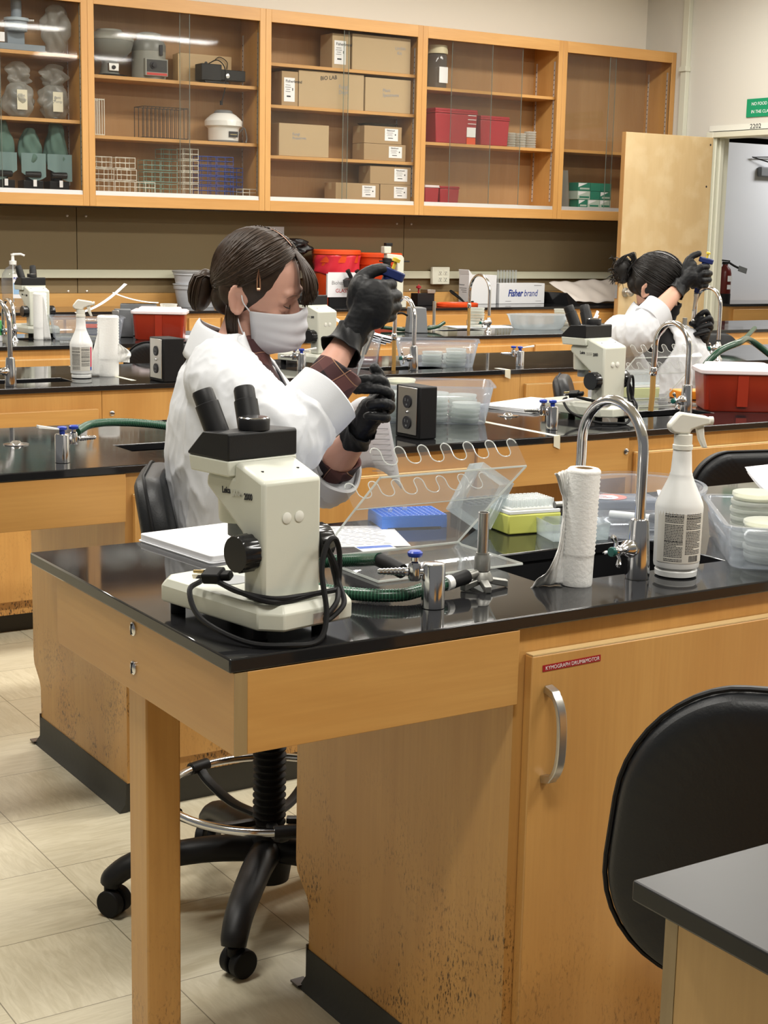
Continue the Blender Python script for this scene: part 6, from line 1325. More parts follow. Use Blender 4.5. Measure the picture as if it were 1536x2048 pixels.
# ------------------------------------------------------------------ stools
def rounded_pad(w, h, th, r, n=8, curve=0.0, rows=((0.80, 0.0), (0.95, 0.16), (1.0, 0.5), (0.95, 0.84), (0.80, 1.0))):
    mb = MB(); rings = []
    for s, z in rows:
        ring = []
        for x, y in rrect(w, h, r, n):
            k = 1 if s == 1.0 else s
            e = (1-s)*min(w, h)*0.28; sx = (w/2-e)/(w/2); sy = (h/2-e)/(h/2)
            ring.append((x*sx, y*sy, th*z))
        rings.append(ring)
    return rings
def drafting_stool(label, loc, rz, base_rz=0, seat_z=0.64, back_z=0.84, bw=0.42, bh=0.34, group=None, ring=True, back_off=0.20, tiltb=R(8), th=0.075, taper=0.06, cr=0.33):
    """x forward; backrest behind"""
    t = thing('drafting_stool', label, 'stool', loc, rz, group)
    # base
    hub = MB(); hub.lathe([(0.045, 0.06), (0.05, 0.09), (0.045, 0.16), (0.036, 0.17)], n=24); hub.build('hub', BLACKPL, t)
    for k in range(5):
        a = base_rz + 2*math.pi*k/5; d = Vector((math.cos(a), math.sin(a), 0)); pth = spline([d*0.035+Vector((0, 0, 0.135)), d*0.15+Vector((0, 0, 0.135)), d*0.285+Vector((0, 0, 0.115)), d*0.34+Vector((0, 0, 0.085)), d*0.35+Vector((0, 0, 0.066))], 5)
        MB().tube(pth, [0.036 - 0.010*i/(len(pth)-1) for i in range(len(pth))], 14, flat=0.85).build('leg', BLACKPL, t)
        c = d*0.35; sd = Vector((-d.y, d.x, 0)); a2 = a + 0.9; w = Vector((math.cos(a2), math.sin(a2), 0)); off = Vector((-math.sin(a2), math.cos(a2), 0))*0.012
        cs = MB()
        for s in (-1, 1): cs.cyl(c + off + w*s*0.004 + Vector((0, 0, 0.0305)), c + off + w*s*0.026 + Vector((0, 0, 0.0305)), 0.030, n=28)
        cs.cyl(c + Vector((0, 0, 0.045)), c + Vector((0, 0, 0.066)), 0.013, n=14)
        cs.build('caster', RUBBER, t, bevel=0.003)
    pf = []
    z = 0.171; k = 0
    while z < seat_z - 0.06: pf += [(0.031, z), (0.037, z+0.006), (0.037, z+0.009), (0.031, z+0.015)]; z += 0.0155
    MB().lathe(pf, n=24).build('bellows', RUBBER, t)
    if ring:
        zr = 0.262; MB().tube([(0.232*math.cos(a), 0.232*math.sin(a), zr) for a in [2*math.pi*i/64 for i in range(64)]], 0.0095, 10, closed=True).build('foot_ring', CHROME, t)
        for k in range(5):
            a = base_rz + 0.35 + 2*math.pi*k/5; d = Vector((math.cos(a), math.sin(a), 0))
            MB().tube(spline([d*0.04+Vector((0, 0, 0.20)), d*0.12+Vector((0, 0, 0.205)), d*0.20+Vector((0, 0, 0.235)), d*0.232+Vector((0, 0, 0.262))], 4), 0.014, 8, flat=0.6).cyl(d*0.232+Vector((-d.y, d.x, 0))*-0.025+Vector((0, 0, 0.262)), d*0.232+Vector((-d.y, d.x, 0))*0.025+Vector((0, 0, 0.262)), 0.0145, n=12).build('ring_bracket', BLACKPL, t)
    MB().lathe([(0.05, seat_z-0.06), (0.08, seat_z-0.045)], n=20).build('seat_plate', BLACKPL, t)
    MB().loft([[(x, y, seat_z-0.04+z) for x, y, z in r] for r in rounded_pad(0.42, 0.44, 0.06, 0.13)]).build('seat', VINYL, t, sub=1)
    # back
    M_ = Matrix.Translation((-back_off, 0, back_z)) @ Matrix.Rotation(-tiltb, 4, 'Y')
    def bp(y, z, x, thk): return M_ @ Vector((x + 0.22*(y/bw)**2*0.35*1.0, y, z))
    rings = []
    for r in rounded_pad(bw, bh, th, min(bw, bh)*cr, 10):
        rr = []
        for x, y, z in r:
            nar = 1.0 - taper*(0.5 + (y/bh))
            rr.append(bp(x*nar, y, z - th/2, th))
        rings.append(rr)
    MB().loft(rings).build('backrest', VINYL, t, sub=2)
    seam = [bp(x*1.003*(1.0-taper*(0.5+y/bh)), y*1.003, -th*0.12, th) for x, y in rrect(bw, bh, min(bw, bh)*cr, 10)]
    MB().tube(seam, 0.0035, 6, closed=True).build('piping', RUBBER, t)
    MB().tube(spline([(-0.04, 0, seat_z-0.045), (-back_off-0.045, 0, seat_z-0.04), (-back_off-0.06, 0, seat_z+0.05), (-back_off-0.045, 0, back_z-0.02)], 5), 0.016, 8).build('back_bar', BLACKPL, t)
    return t
# ------------------------------------------------------------------ people
from mathutils import noise
def skinmat(name, col):
    return mat(name, col, 0.5, sub=0.12, bump=0.12, bscale=350)
def fuse(mb, name, mt, parent, voxel=0.005, smooth=5, disp=None, sharp=180):
    me = mb.mesh('tmp'); o = bpy.data.objects.new('tmp', me); COL.objects.link(o)
    r = o.modifiers.new('r', 'REMESH'); r.mode = 'VOXEL'; r.voxel_size = voxel; r.use_smooth_shade = True
    s = o.modifiers.new('s', 'SMOOTH'); s.factor = 0.5; s.iterations = smooth
    dg = bpy.context.evaluated_depsgraph_get(); dg.update()
    m2 = bpy.data.meshes.new_from_object(o.evaluated_get(dg)); bpy.data.objects.remove(o); bpy.data.meshes.remove(me)
    if disp:
        nr = [v.normal.copy() for v in m2.vertices]
        for v, n in zip(m2.vertices, nr): v.co = v.co + n*disp(v.co, n)
    m2.polygons.foreach_set('use_smooth', [True]*len(m2.polygons)); m2.name = name
    m2.materials.clear(); m2.materials.append(mt); m2.update()
    o2 = bpy.data.objects.new(name, m2); COL.objects.link(o2); o2.parent = parent
    return o2
def chain(mb, pts, rads, n=14, seg=4, flat=1.0):
    P = spline(pts, seg); N_ = len(P); rr = []
    for i in range(N_):
        k = i/seg; a = min(len(rads)-2, int(k)); f = k - a; rr.append(rads[a]*(1-f) + rads[a+1]*f)
    mb.tube(P, rr, n, flat=flat)
    mb.ball(P[0], rr[0], n, 8); mb.ball(P[-1], rr[-1], n, 8)
    return mb
def ell(cx, cy, z, rx, ry, n=28, p=2.3):
    out = []
    for i in range(n):
        a = 2*math.pi*i/n; c, s = math.cos(a), math.sin(a)
        out.append((cx + rx*math.copysign(abs(c)**(2/p), c), cy + ry*math.copysign(abs(s)**(2/p), s), z))
    return out
def fold(seed, amp, sc3, sh=0.0):
    off = Vector((seed*3.1, seed*1.7, seed))
    def f(co, n):
        q = Vector((co.x*sc3[0], co.y*sc3[1], co.z*sc3[2])) + off
        v = noise.noise(q) ; w = 1 - abs(noise.noise(q*1.9 + Vector((5, 1, 2))))*2
        return amp*(0.55*v + 0.45*(w*w*(1 if w > 0 else -0.2)) - 0.15)
    return f
SKIN = skinmat('skin', (0.62, 0.36, 0.26)); SKIN2 = skinmat('skin_flushed', (0.60, 0.33, 0.25))
COAT = mat('white_lab_coat', (0.62, 0.635, 0.665), 0.75, bump=0.25, bscale=900)
def plaid():
    m = mat('dark_plaid', (0.06, 0.02, 0.025), 0.85); nt = m.node_tree; N = nt.nodes; L = nt.links; b = N['Principled BSDF']
    tc = N.new('ShaderNodeTexCoord'); mp = N.new('ShaderNodeMapping'); mp.inputs['Rotation'].default_value = (0.5, 0.6, 0.4); L.new(tc.outputs['Object'], mp.inputs[0])
    s = N.new('ShaderNodeSeparateXYZ'); L.new(mp.outputs[0], s.inputs[0])
    def band(sock, per, w, ph):
        a = N.new('ShaderNodeMath'); a.operation = 'MULTIPLY_ADD'; a.inputs[1].default_value = 1/per; a.inputs[2].default_value = ph; L.new(sock, a.inputs[0])
        f = N.new('ShaderNodeMath'); f.operation = 'FRACT'; L.new(a.outputs[0], f.inputs[0])
        c = N.new('ShaderNodeMath'); c.operation = 'LESS_THAN'; c.inputs[1].default_value = w; L.new(f.outputs[0], c.inputs[0]); return c.outputs[0]
    c = mixrgb(N, L, band(s.outputs[0], 0.055, 0.45, 0.1), (0.014, 0.008, 0.011), (0.055, 0.020, 0.022))
    c = mixrgb(N, L, band(s.outputs[2], 0.055, 0.42, 0.3), c, (0.20, 0.085, 0.075)) if False else c
    x = N.new('ShaderNodeMath'); x.operation = 'MULTIPLY'; x.inputs[1].default_value = 0.38; L.new(band(s.outputs[2], 0.055, 0.42, 0.3), x.inputs[0])
    c = mixrgb(N, L, x.outputs[0], c, (0.20, 0.08, 0.07))
    c = mixrgb(N, L, band(s.outputs[0], 0.055, 0.035, 0.62), c, (0.30, 0.16, 0.09)); c = mixrgb(N, L, band(s.outputs[2], 0.055, 0.035, 0.85), c, (0.28, 0.14, 0.09))
    L.new(c, b.inputs['Base Color']); return m
PLAID = plaid()
NITRILE = mat('black_nitrile', (0.009, 0.0095, 0.011), 0.5, spec=0.3, bump=0.2, bscale=120)
MASKW = mat('pale_surgical_mask', (0.70, 0.70, 0.74), 0.8, bump=0.2, bscale=1200); MASKB = mat('black_cloth_mask', (0.010, 0.010, 0.012), 0.85)
JEANS = mat('dark_trousers', (0.02, 0.022, 0.03), 0.85)
def hairmat(name, c1, c2):
    m = mat(name, c1, 0.42); nt = m.node_tree; N = nt.nodes; L = nt.links; b = N['Principled BSDF']
    tc = N.new('ShaderNodeTexCoord'); n = N.new('ShaderNodeTexNoise'); n.inputs['Scale'].default_value = 70; n.inputs['Detail'].default_value = 3; L.new(tc.outputs['Object'], n.inputs['Vector'])
    L.new(mixrgb(N, L, n.outputs['Fac'], c1, c2), b.inputs['Base Color']); b.inputs['Specular IOR Level'].default_value = 0.32; return m
HAIRB = hairmat('brown_hair', (0.013, 0.0075, 0.0045), (0.052, 0.030, 0.018)); HAIRK = hairmat('black_hair', (0.004, 0.004, 0.004), (0.022, 0.018, 0.016))

def head_parts(mb, M, skull=1.0):
    """adds head volumes to mb, M maps head space (x forward, z up, metres) to person space"""
    def B(c, r, rot=None, n=24, k=14):
        mm = M.to_3x3() @ (rot if rot else Matrix.Identity(3)); mb.ball(M @ Vector(c), r, n, k, mat=mm)
    B((-0.004, 0, 0.020), (0.098, 0.077, 0.098)); B((0.018, 0, 0.0), (0.078, 0.070, 0.085))
    B((0.036, 0, -0.052), (0.056, 0.050, 0.068)); B((0.070, 0, -0.098), (0.022, 0.024, 0.022)); B((0.030, 0.030, -0.075), (0.045, 0.022, 0.035)); B((0.030, -0.030, -0.075), (0.045, 0.022, 0.035))
    B((0.086, 0, 0.020), (0.012, 0.045, 0.012))
    for s in (-1, 1):
        B((0.058, s*0.036, -0.034), (0.026, 0.024, 0.028)); B((0.080, s*0.032, 0.001), (0.012, 0.016, 0.011))
    B((0.096, 0, -0.012), (0.012, 0.009, 0.026), Matrix.Rotation(R(-22), 3, 'Y')); B((0.106, 0, -0.030), (0.013, 0.012, 0.010))
    for s in (-1, 1): B((0.097, s*0.010, -0.034), (0.010, 0.008, 0.008))
    B((0.088, 0, -0.062), (0.010, 0.024, 0.007)); B((0.086, 0, -0.072), (0.010, 0.020, 0.007))
def ear(mb, M, s, at=(-0.014, 0.084, -0.010)):
    T_ = Vector((at[0], s*at[1], at[2])); rot = Matrix.Rotation(R(s*-22), 3, 'Z') @ Matrix.Rotation(R(-12), 3, 'Y'); mm = M.to_3x3() @ rot
    ring = []
    for i in range(28):
        a = 2*math.pi*i/28; k = 1.0 + 0.12*math.sin(a)
        ring.append(M @ (T_ + rot @ Vector((0.0175*math.cos(a)*k, s*0.004*(1+math.cos(a+2.4)), 0.031*math.sin(a)))))
    mb.tube(ring, 0.0042, 8, closed=True)
    mb.ball(M @ (T_ + rot @ Vector((0.002, -s*0.004, 0))), (0.0155, 0.0045, 0.028), 16, 10, mat=mm)
    mb.ball(M @ (T_ + rot @ Vector((0.003, s*0.001, -0.027))), (0.008, 0.004, 0.009), 12, 8, mat=mm)
    inner = [M @ (T_ + rot @ Vector((0.0085*math.cos(a)-0.001, s*0.0035, 0.016*math.sin(a)+0.002))) for a in [R(20+k*22) for k in range(11)]]
    mb.tube(inner, 0.0028, 8)
def hand(core, glove, wrist, palm, knuckles, fingers, thumb, gl=0.0022, pr_=0.031, flatp=0.62, fr=0.0092):
    """same skeleton for the bare hand (core) and the glove around it"""
    for mb, e in ((core, -0.001), (glove, gl)):
        if mb is None: continue
        w = Vector(wrist); p = Vector(palm)
        kc = sum((Vector(k) for k in knuckles), Vector())/len(knuckles)
        chain(mb, [w, w.lerp(p, 0.5), p], [0.0265+e, 0.028+e, pr_*0.92+e], seg=3)
        for k in knuckles:
            k = Vector(k); chain(mb, [w.lerp(p, 0.35), p.lerp(k, 0.45), k], [0.016+e, 0.0165+e, fr*1.22+e], seg=3)
        for i, f in enumerate(fingers):
            r0 = (fr if i < 3 else fr*0.88) + e; m_ = len(f)
            chain(mb, [Vector(q) for q in f], [r0*(1.10 - 0.22*k/(m_-1)) for k in range(m_)], n=12, seg=3)
        m_ = len(thumb); chain(mb, [Vector(q) for q in thumb], [(0.0175 - 0.0075*min(1, k/(m_-1)*1.25))*1.0+e for k in range(m_)], n=12, seg=3)
def glove_cuff(parent, wrist, axis, r=0.034, flare=0.007, L_=0.05, seed=1, nm='glove_cuff'):
    w = Vector(wrist); M_ = rot_to(axis)
    def fn(u, v):
        a = 2*math.pi*u; rr = r - 0.004*math.sin(v*3.0) + flare*v**2 + 0.0022*math.sin(a*5+seed+v*4)*v + 0.0012*math.sin(a*9+v*11+seed)
        return w + M_ @ Vector((rr*math.cos(a), rr*math.sin(a), L_*v + 0.004*math.sin(2*a+seed)*v))
    o = MB().grid(fn, 48, 16, closed_u=True).build(nm, NITRILE, parent, solid=0.0012, sharp=180)
    MB().tube([fn(i/48, 1.0) for i in range(48)], 0.0014, 6, closed=True).build('rolled_edge', NITRILE, o)
    return o
def pipette(label, top, bot, tip, hd=0.0):
    top, bot, tip = Vector(top), Vector(bot), Vector(tip)
    t = thing('micropipette', label, 'pipette', tuple(tip)); o = -tip
    top, bot = top+o, bot+o; tip = Vector((0, 0, 0)); ax = (top-bot).normalized()
    MB().tube([bot, bot.lerp(top, 0.5), top], [0.0105, 0.0135, 0.0145], 18).build('barrel', mat('navy_plastic', (0.012, 0.025, 0.12), 0.35) if 'navy_plastic' not in bpy.data.materials else bpy.data.materials['navy_plastic'], t)
    NV = bpy.data.materials['navy_plastic']; M_ = rot_to(ax)
    MB().prism(rrect(0.058, 0.030, 0.012), 0.0, 0.020, 'z', mat=M_ @ Matrix.Rotation(hd, 3, 'Z'), c=top).build('head', NV, t, bevel=0.003)
    MB().cyl(top+ax*0.0202, top+ax*0.036, 0.0035, n=12).lathe([(0.0085, 0.036), (0.0085, 0.043), (0.005, 0.045), (0, 0.045)], top, 16, mat=M_).build('plunger', mat('yellow_button', (0.75, 0.55, 0.05), 0.4) if 'yellow_button' not in bpy.data.materials else bpy.data.materials['yellow_button'], t)
    q = bot.lerp(tip, 0.02); q2 = bot.lerp(tip, 0.62)
    MB().tube([q, bot.lerp(tip, 0.12), bot.lerp(tip, 0.14), q2], [0.0095, 0.0088, 0.0068, 0.0034], 16).build('shaft', mat('pipette_ivory', (0.62, 0.62, 0.58), 0.35) if 'pipette_ivory' not in bpy.data.materials else bpy.data.materials['pipette_ivory'], t)
    MB().tube([bot.lerp(tip, 0.58), bot.lerp(tip, 0.64), tip], [0.0048, 0.0045, 0.0010], 14).build('tip', FROST, t)
    e = ax.orthogonal().normalized(); s_ = Vector((0.012, 0, 0))
    MB().tube([bot+s_+Vector((0, 0, -0.004)), bot.lerp(tip, 0.2)+s_, bot.lerp(tip, 0.56)+s_*0.5], 0.0024, 8).build('ejector_bar', CHROME, t)
    return t
def strands(mb, paths, r=0.0014, n=5):
    for p in paths: mb.tube(p, [r*(0.6 + 0.4*math.sin(math.pi*min(1, (k+1)/len(p)))) for k in range(len(p))], n)

# ================================================================== person 1
ang = R(-28.7)
P1 = thing('person', 'person with brown hair in a bun, pale mask and white coat, pipetting', 'person', (1.54, 2.84, 0), ang)
def HM(center, yaw, pitch, roll): return Matrix.Translation(center) @ Matrix.Rotation(R(yaw), 4, 'Z') @ Matrix.Rotation(R(pitch), 4, 'Y') @ Matrix.Rotation(R(roll), 4, 'X')
H1 = HM((-0.026, -0.006, 1.362), -22, 15, 8) @ Matrix.Diagonal((0.87, 0.94, 0.965, 1))
shR, elR, wrR = (-0.095, -0.145, 1.195), (0.030, -0.220, 1.086), (0.158, -0.055, 1.268)
shL, elL, wrL = (-0.055, 0.150, 1.185), (0.125, 0.180, 0.945), (0.188, 0.045, 1.058)
tors = [(-0.05, 0.62, 0.125, 0.175), (-0.055, 0.70, 0.125, 0.175), (-0.06, 0.80, 0.110, 0.145), (-0.07, 0.92, 0.110, 0.148), (-0.078, 1.03, 0.118, 0.160), (-0.082, 1.12, 0.112, 0.165), (-0.083, 1.18, 0.092, 0.155), (-0.083, 1.215, 0.070, 0.115), (-0.080, 1.245, 0.052, 0.065), (-0.068, 1.27, 0.046, 0.048)]
body = MB()
body.loft([ell(cx, 0, z, rx, ry) for cx, z, rx, ry in tors])
chain(body, [(-0.075, 0, 1.22), (-0.060, 0, 1.275), tuple(H1 @ Vector((-0.010, 0, -0.055)))], [0.054, 0.048, 0.050])
head_parts(body, H1); ear(body, H1, -1); ear(body, H1, 1)
chain(body, [shR, elR], [0.046, 0.036]); chain(body, [elR, ((elR[0]+wrR[0])/2, (elR[1]+wrR[1])/2-0.004, (elR[2]+wrR[2])/2), wrR], [0.037, 0.036, 0.0255])
chain(body, [shL, elL], [0.046, 0.036]); chain(body, [elL, ((elL[0]+wrL[0])/2, (elL[1]+wrL[1])/2, (elL[2]+wrL[2])/2), wrL], [0.038, 0.037, 0.0265])
for s in (-1, 1):
    chain(body, [(-0.06, s*0.085, 0.69), (0.17, s*0.10, 0.70), (0.37, s*0.10, 0.69)], [0.085, 0.075, 0.052]); chain(body, [(0.37, s*0.10, 0.69), (0.34, s*0.10, 0.47), (0.27, s*0.10, 0.33)], [0.052, 0.050, 0.034])
    chain(body, [(0.27, s*0.10, 0.32), (0.32, s*0.10, 0.305), (0.40, s*0.105, 0.30)], [0.034, 0.033, 0.024])
gR, gL = MB(), MB()
kR = [(0.228, -0.052, 1.378), (0.240, -0.050, 1.355), (0.240, -0.046, 1.332), (0.230, -0.042, 1.310)]
fR = [[k, (k[0]+0.020, k[1]+0.030, k[2]+0.002), (k[0]+0.006, k[1]+0.066, k[2]-0.001), (k[0]-0.026, k[1]+0.060, k[2]-0.004), (k[0]-0.034, k[1]+0.040, k[2]-0.006)] for k in kR]
thR = [(0.172, -0.036, 1.340), (0.176, -0.030, 1.378), (0.200, -0.018, 1.402), (0.224, -0.008, 1.410), (0.238, -0.002, 1.408)]
for mb_, e_ in ((body, 0), (gR, 0.003)): mb_.ball((0.208, -0.055, 1.340), (0.039+e_, 0.023+e_, 0.050+e_), 24, 16); mb_.ball((0.184, -0.040, 1.360), (0.022+e_, 0.022+e_, 0.036+e_), 20, 14)
hand(body, gR, wrR, (0.196, -0.048, 1.325), kR, fR, thR, pr_=0.036)
kL = [(0.244, 0.020, 1.150), (0.250, 0.012, 1.134), (0.246, 0.004, 1.116), (0.236, -0.002, 1.100)]
fL = [[kL[0], (0.238, 0.012, 1.172), (0.222, 0.006, 1.178), (0.198, 0.000, 1.180), (0.178, -0.002, 1.176)],
      [kL[1], (0.246, -0.006, 1.152), (0.224, -0.014, 1.160), (0.198, -0.014, 1.160), (0.178, -0.010, 1.158)],
      [kL[2], (0.250, -0.018, 1.126), (0.230, -0.030, 1.132), (0.206, -0.030, 1.128)],
      [kL[3], (0.242, -0.020, 1.100), (0.222, -0.030, 1.104), (0.202, -0.028, 1.104)]]
thL = [(0.212, 0.050, 1.110), (0.234, 0.046, 1.150), (0.232, 0.034, 1.178), (0.218, 0.020, 1.200)]
hand(body, gL, wrL, (0.214, 0.030, 1.108), kL, fL, thL, pr_=0.032)
def facebump(co, n):
    q = H1.inverted() @ co; d = 0
    for s in (-1, 1):
        d -= 0.0050*math.exp(-(((q.x-0.088)/0.016)**2 + ((q.y - s*0.030)/0.016)**2 + ((q.z+0.004)/0.010)**2))
    return d
fuse(body, 'body', SKIN2, P1, 0.0042, 4, facebump)
# eyes cast down: lashes, lids, brows
fc = MB()
for s in (-1, 1):
    pts = [H1 @ Vector((0.0975 - abs(k)*0.004 - 0.004*(k*s > 0)*abs(k), s*0.032 + k*0.0075, -0.0065 - 0.002*(1-k*k))) for k in (-1.5, -1, -0.5, 0, 0.5, 1, 1.5)]
    MB().tube(pts, [0.0006, 0.0012, 0.0014, 0.0015, 0.0014, 0.0012, 0.0006], 6).build('eyelashes', HAIRB, P1)
    pts = [H1 @ Vector((0.1005 - 0.004*(k+1)**2*0.55, s*(0.030 + k*0.014), 0.0165 + 0.003*(1-k*k) - 0.002*k)) for k in (-1.1, -0.6, 0, 0.6, 1.1)]
    MB().tube(pts, [0.0010, 0.0022, 0.0024, 0.0018, 0.0008], 6, flat=0.5).build('eyebrow', mat('eyebrow_brown', (0.10, 0.05, 0.03), 0.7) if 'eyebrow_brown' not in bpy.data.materials else bpy.data.materials['eyebrow_brown'], P1)
# surgical mask with pleats and ear loops
def maskfn(H, dx=0.0):
    def fn(u, v):
        a = (u-0.5)*2         # across: -1 (near cheek) .. 1
        zc = -0.014 - 0.118*v; bulge = math.sin(math.pi*min(1, v*0.92+0.10))**0.7
        xf = 0.112 + dx + 0.022*bulge - (0.060*max(0, v-0.70)/0.30 if v > 0.70 else 0) + 0.0022*math.sin(v*26)
        ys = 0.072 - 0.012*v
        x = xf - (xf - (0.016 + 0.020*v))*abs(a)**2.3; y = a*ys*(1 + 0.10*(1-a*a))
        z = zc - (0.016*(1-v) + 0.0)*abs(a)**1.5 + (0.020*v)*abs(a)**2 + (0.010*(1-v)**3)*math.exp(-(a*4)**2)
        return H @ Vector((x, y, z))
    return fn
mf = maskfn(H1)
mk = MB().grid(mf, 36, 34).build('face_mask', MASKW, P1, solid=0.0016, sharp=180)
for s, u in ((-1, 0.0), (1, 1.0)):
    for v, ez in ((0.0, 0.018), (1.0, -0.030)):
        a_ = mf(u, v); b_ = H1 @ Vector((-0.012, s*0.080, -0.010 + ez)); c_ = a_.lerp(b_, 0.5) + (H1.to_3x3() @ Vector((0, s*0.010, 0)))
        MB().tube(spline([a_, c_, b_, H1 @ Vector((-0.026, s*0.079, -0.005))], 6), 0.0014, 6).build('ear_loop', MASKW, mk)
# hair: shell, combed strands, low bun, fringe
def hairshell(H, c, r, seed):
    mb = MB(); mb.ball(H @ Vector(c), r, 48, 32, mat=H.to_3x3()); return mb
hs = hairshell(H1, (-0.022, 0, 0.031), (0.106, 0.087, 0.101), 1)
hs.ball(H1 @ Vector((-0.070, 0, -0.030)), (0.045, 0.062, 0.045), 24, 14, mat=H1.to_3x3())
hs.ball(H1 @ Vector((-0.035, -0.066, 0.000)), (0.040, 0.022, 0.038), 20, 12, mat=H1.to_3x3()); hs.ball(H1 @ Vector((-0.035, 0.066, 0.000)), (0.040, 0.022, 0.038), 20, 12, mat=H1.to_3x3())
hair = fuse(hs, 'hair', HAIRB, P1, 0.004, 4)
st = MB(); rnd = random.Random(5)
BUN = Vector((-0.120, 0.0, -0.030))
def onshell(d, k=1.0):
    d = Vector(d).normalized(); r = (0.110*k, 0.088*k, 0.102*k); t_ = 1/math.sqrt((d.x/r[0])**2+(d.y/r[1])**2+(d.z/r[2])**2)
    return Vector((-0.014, 0, 0.030)) + d*t_
for s in (-1, 1):
    for i in range(300):
        t0 = rnd.random()*1.5; # position along the part, front 0 .. crown 1
        a0 = R(38 + 78*t0); start = Vector((math.cos(a0), s*0.03 + 0.02, math.sin(a0)))
        side = R(rnd.uniform(4, 42)) ; end = Vector((-0.92, s*0.36*rnd.random(), -0.42))
        mid = Vector((0.30 - 0.9*min(1, t0), s*(0.98 if t0 < 1 else 0.98 - 1.5*(t0-1)), 0.34 - 0.40*(1-min(1, t0)) + rnd.uniform(-.14, .14)))
        pth = []
        lift = rnd.uniform(1.005, 1.032); wob = rnd.uniform(-1, 1)
        for k in range(11):
            t_ = k/10; d = start.normalized()*(1-t_)**2 + mid.normalized()*2*t_*(1-t_) + end.normalized()*t_*t_
            p = onshell(d, lift + 0.006*math.sin(k*0.9+wob*3))
            if t_ > 0.85: p = p.lerp(BUN, (t_-0.85)*1.6)
            pth.append(H1 @ p)
        st.tube(pth, [0.0008] + [rnd.uniform(0.0013, 0.0024)]*9 + [0.0010], 4)
st.build('hair_strands', HAIRB, hair, sharp=180)
bn = MB(); bc = Vector((-0.146, 0.0, -0.040))
bn.ball(H1 @ bc, (0.028, 0.030, 0.048), 20, 14, mat=H1.to_3x3())
for i in range(90):
    a = rnd.uniform(0, 6.28); r1 = rnd.uniform(0.020, 0.033); tw = rnd.uniform(-0.4, 0.4)
    bn.tube([H1 @ (BUN + Vector((0.020, 0, 0.02)).lerp(bc + Vector((-0.012+0.030*math.cos(a+tw)*math.sin(k*0.45), r1*math.sin(a+tw), 0.048*math.cos(k*0.45)))-BUN, min(1, k/1.5)) if k < 2 else bc + Vector((-0.004 + 0.030*math.cos(a+tw)*math.sin(k*0.45), r1*math.sin(a+tw)*math.sin(k*0.45)*1.05, 0.049*math.cos(k*0.45)))) for k in range(8)], 0.0017, 4)
bn.build('hair_bun', HAIRB, hair, sharp=180)
fg = MB()
for i in range(240):   # fringe falling over the forehead from the front of the part
    t0 = rnd.random(); sy = rnd.uniform(-0.022, 0.070)
    p0 = onshell(Vector((0.66+0.25*rnd.random(), 0.03+0.1*rnd.random(), 0.75)), 1.01); e_ = Vector((0.122 + rnd.uniform(-0.006, 0.008) - 0.30*max(0, sy-0.03), sy, rnd.uniform(-0.002, 0.030)))
    m_ = Vector((0.118 + rnd.uniform(-0.004, 0.008) - 0.2*max(0, sy-0.03), sy*0.75, 0.068)); pth = [H1 @ (p0*(1-t_)**2 + m_*2*t_*(1-t_) + e_*t_*t_) for t_ in [k/8 for k in range(9)]]
    fg.tube(pth, [0.0012] + [rnd.uniform(0.0016, 0.0028)]*7 + [0.0008], 4)
for i in range(60):    # lock swept from the part down to the temple, in front of the ear
    p0 = onshell(Vector((0.80, -0.05, 0.62)), 1.02); m_ = onshell(Vector((0.40 + rnd.uniform(-.1, .1), -0.82, 0.40 + rnd.uniform(-.12, .1))), 1.03); e_ = onshell(Vector((0.02+rnd.uniform(-.12, .08), -1.0, 0.03+rnd.uniform(-.10, .10))), 1.04)
    fg.tube([H1 @ (p0*(1-t_)**2 + m_*2*t_*(1-t_) + e_*t_*t_) for t_ in [k/8 for k in range(9)]], 0.0019, 4)
for i in range(26):    # wisps hanging below the ear
    x0 = rnd.uniform(-0.040, -0.008); fg.tube([H1 @ Vector(v) for v in ((x0, -0.080, -0.030), (x0+0.004, -0.084, -0.055), (x0+0.010+rnd.uniform(-.004, .004), -0.080, -0.082), (x0+0.016+rnd.uniform(-.004, .004), -0.074, -0.100+rnd.uniform(-.01, .01)))], [0.0020, 0.0020, 0.0016, 0.0006], 4)
fg.build('fringe', HAIRB, hair, sharp=180)
# part line
pt = MB().tube([H1 @ onshell(Vector((math.cos(R(a)), 0.022, math.sin(R(a)))), 1.040) for a in range(50, 92, 6)], [0.0008, 0.0016, 0.0018, 0.0018, 0.0014, 0.0010, 0.0006], 6, flat=0.5).build('parting', SKIN, hair)
# snap hair clip
cl = MB(); p = [onshell(Vector((0.42, -0.93, 0.42)), 1.055), onshell(Vector((0.50, -0.93, 0.20)), 1.06), onshell(Vector((0.56, -0.92, -0.04)), 1.065), onshell(Vector((0.49, -0.95, -0.05)), 1.065), onshell(Vector((0.44, -0.95, 0.18)), 1.06)]
cl.tube([H1 @ q for q in p], 0.0016, 6, closed=True); cl.tube([H1 @ p[2], H1 @ p[3]], 0.0034, 8); cl.build('hair_clip', mat('bronze_clip', (0.45, 0.24, 0.15), 0.3, 0.8), P1)
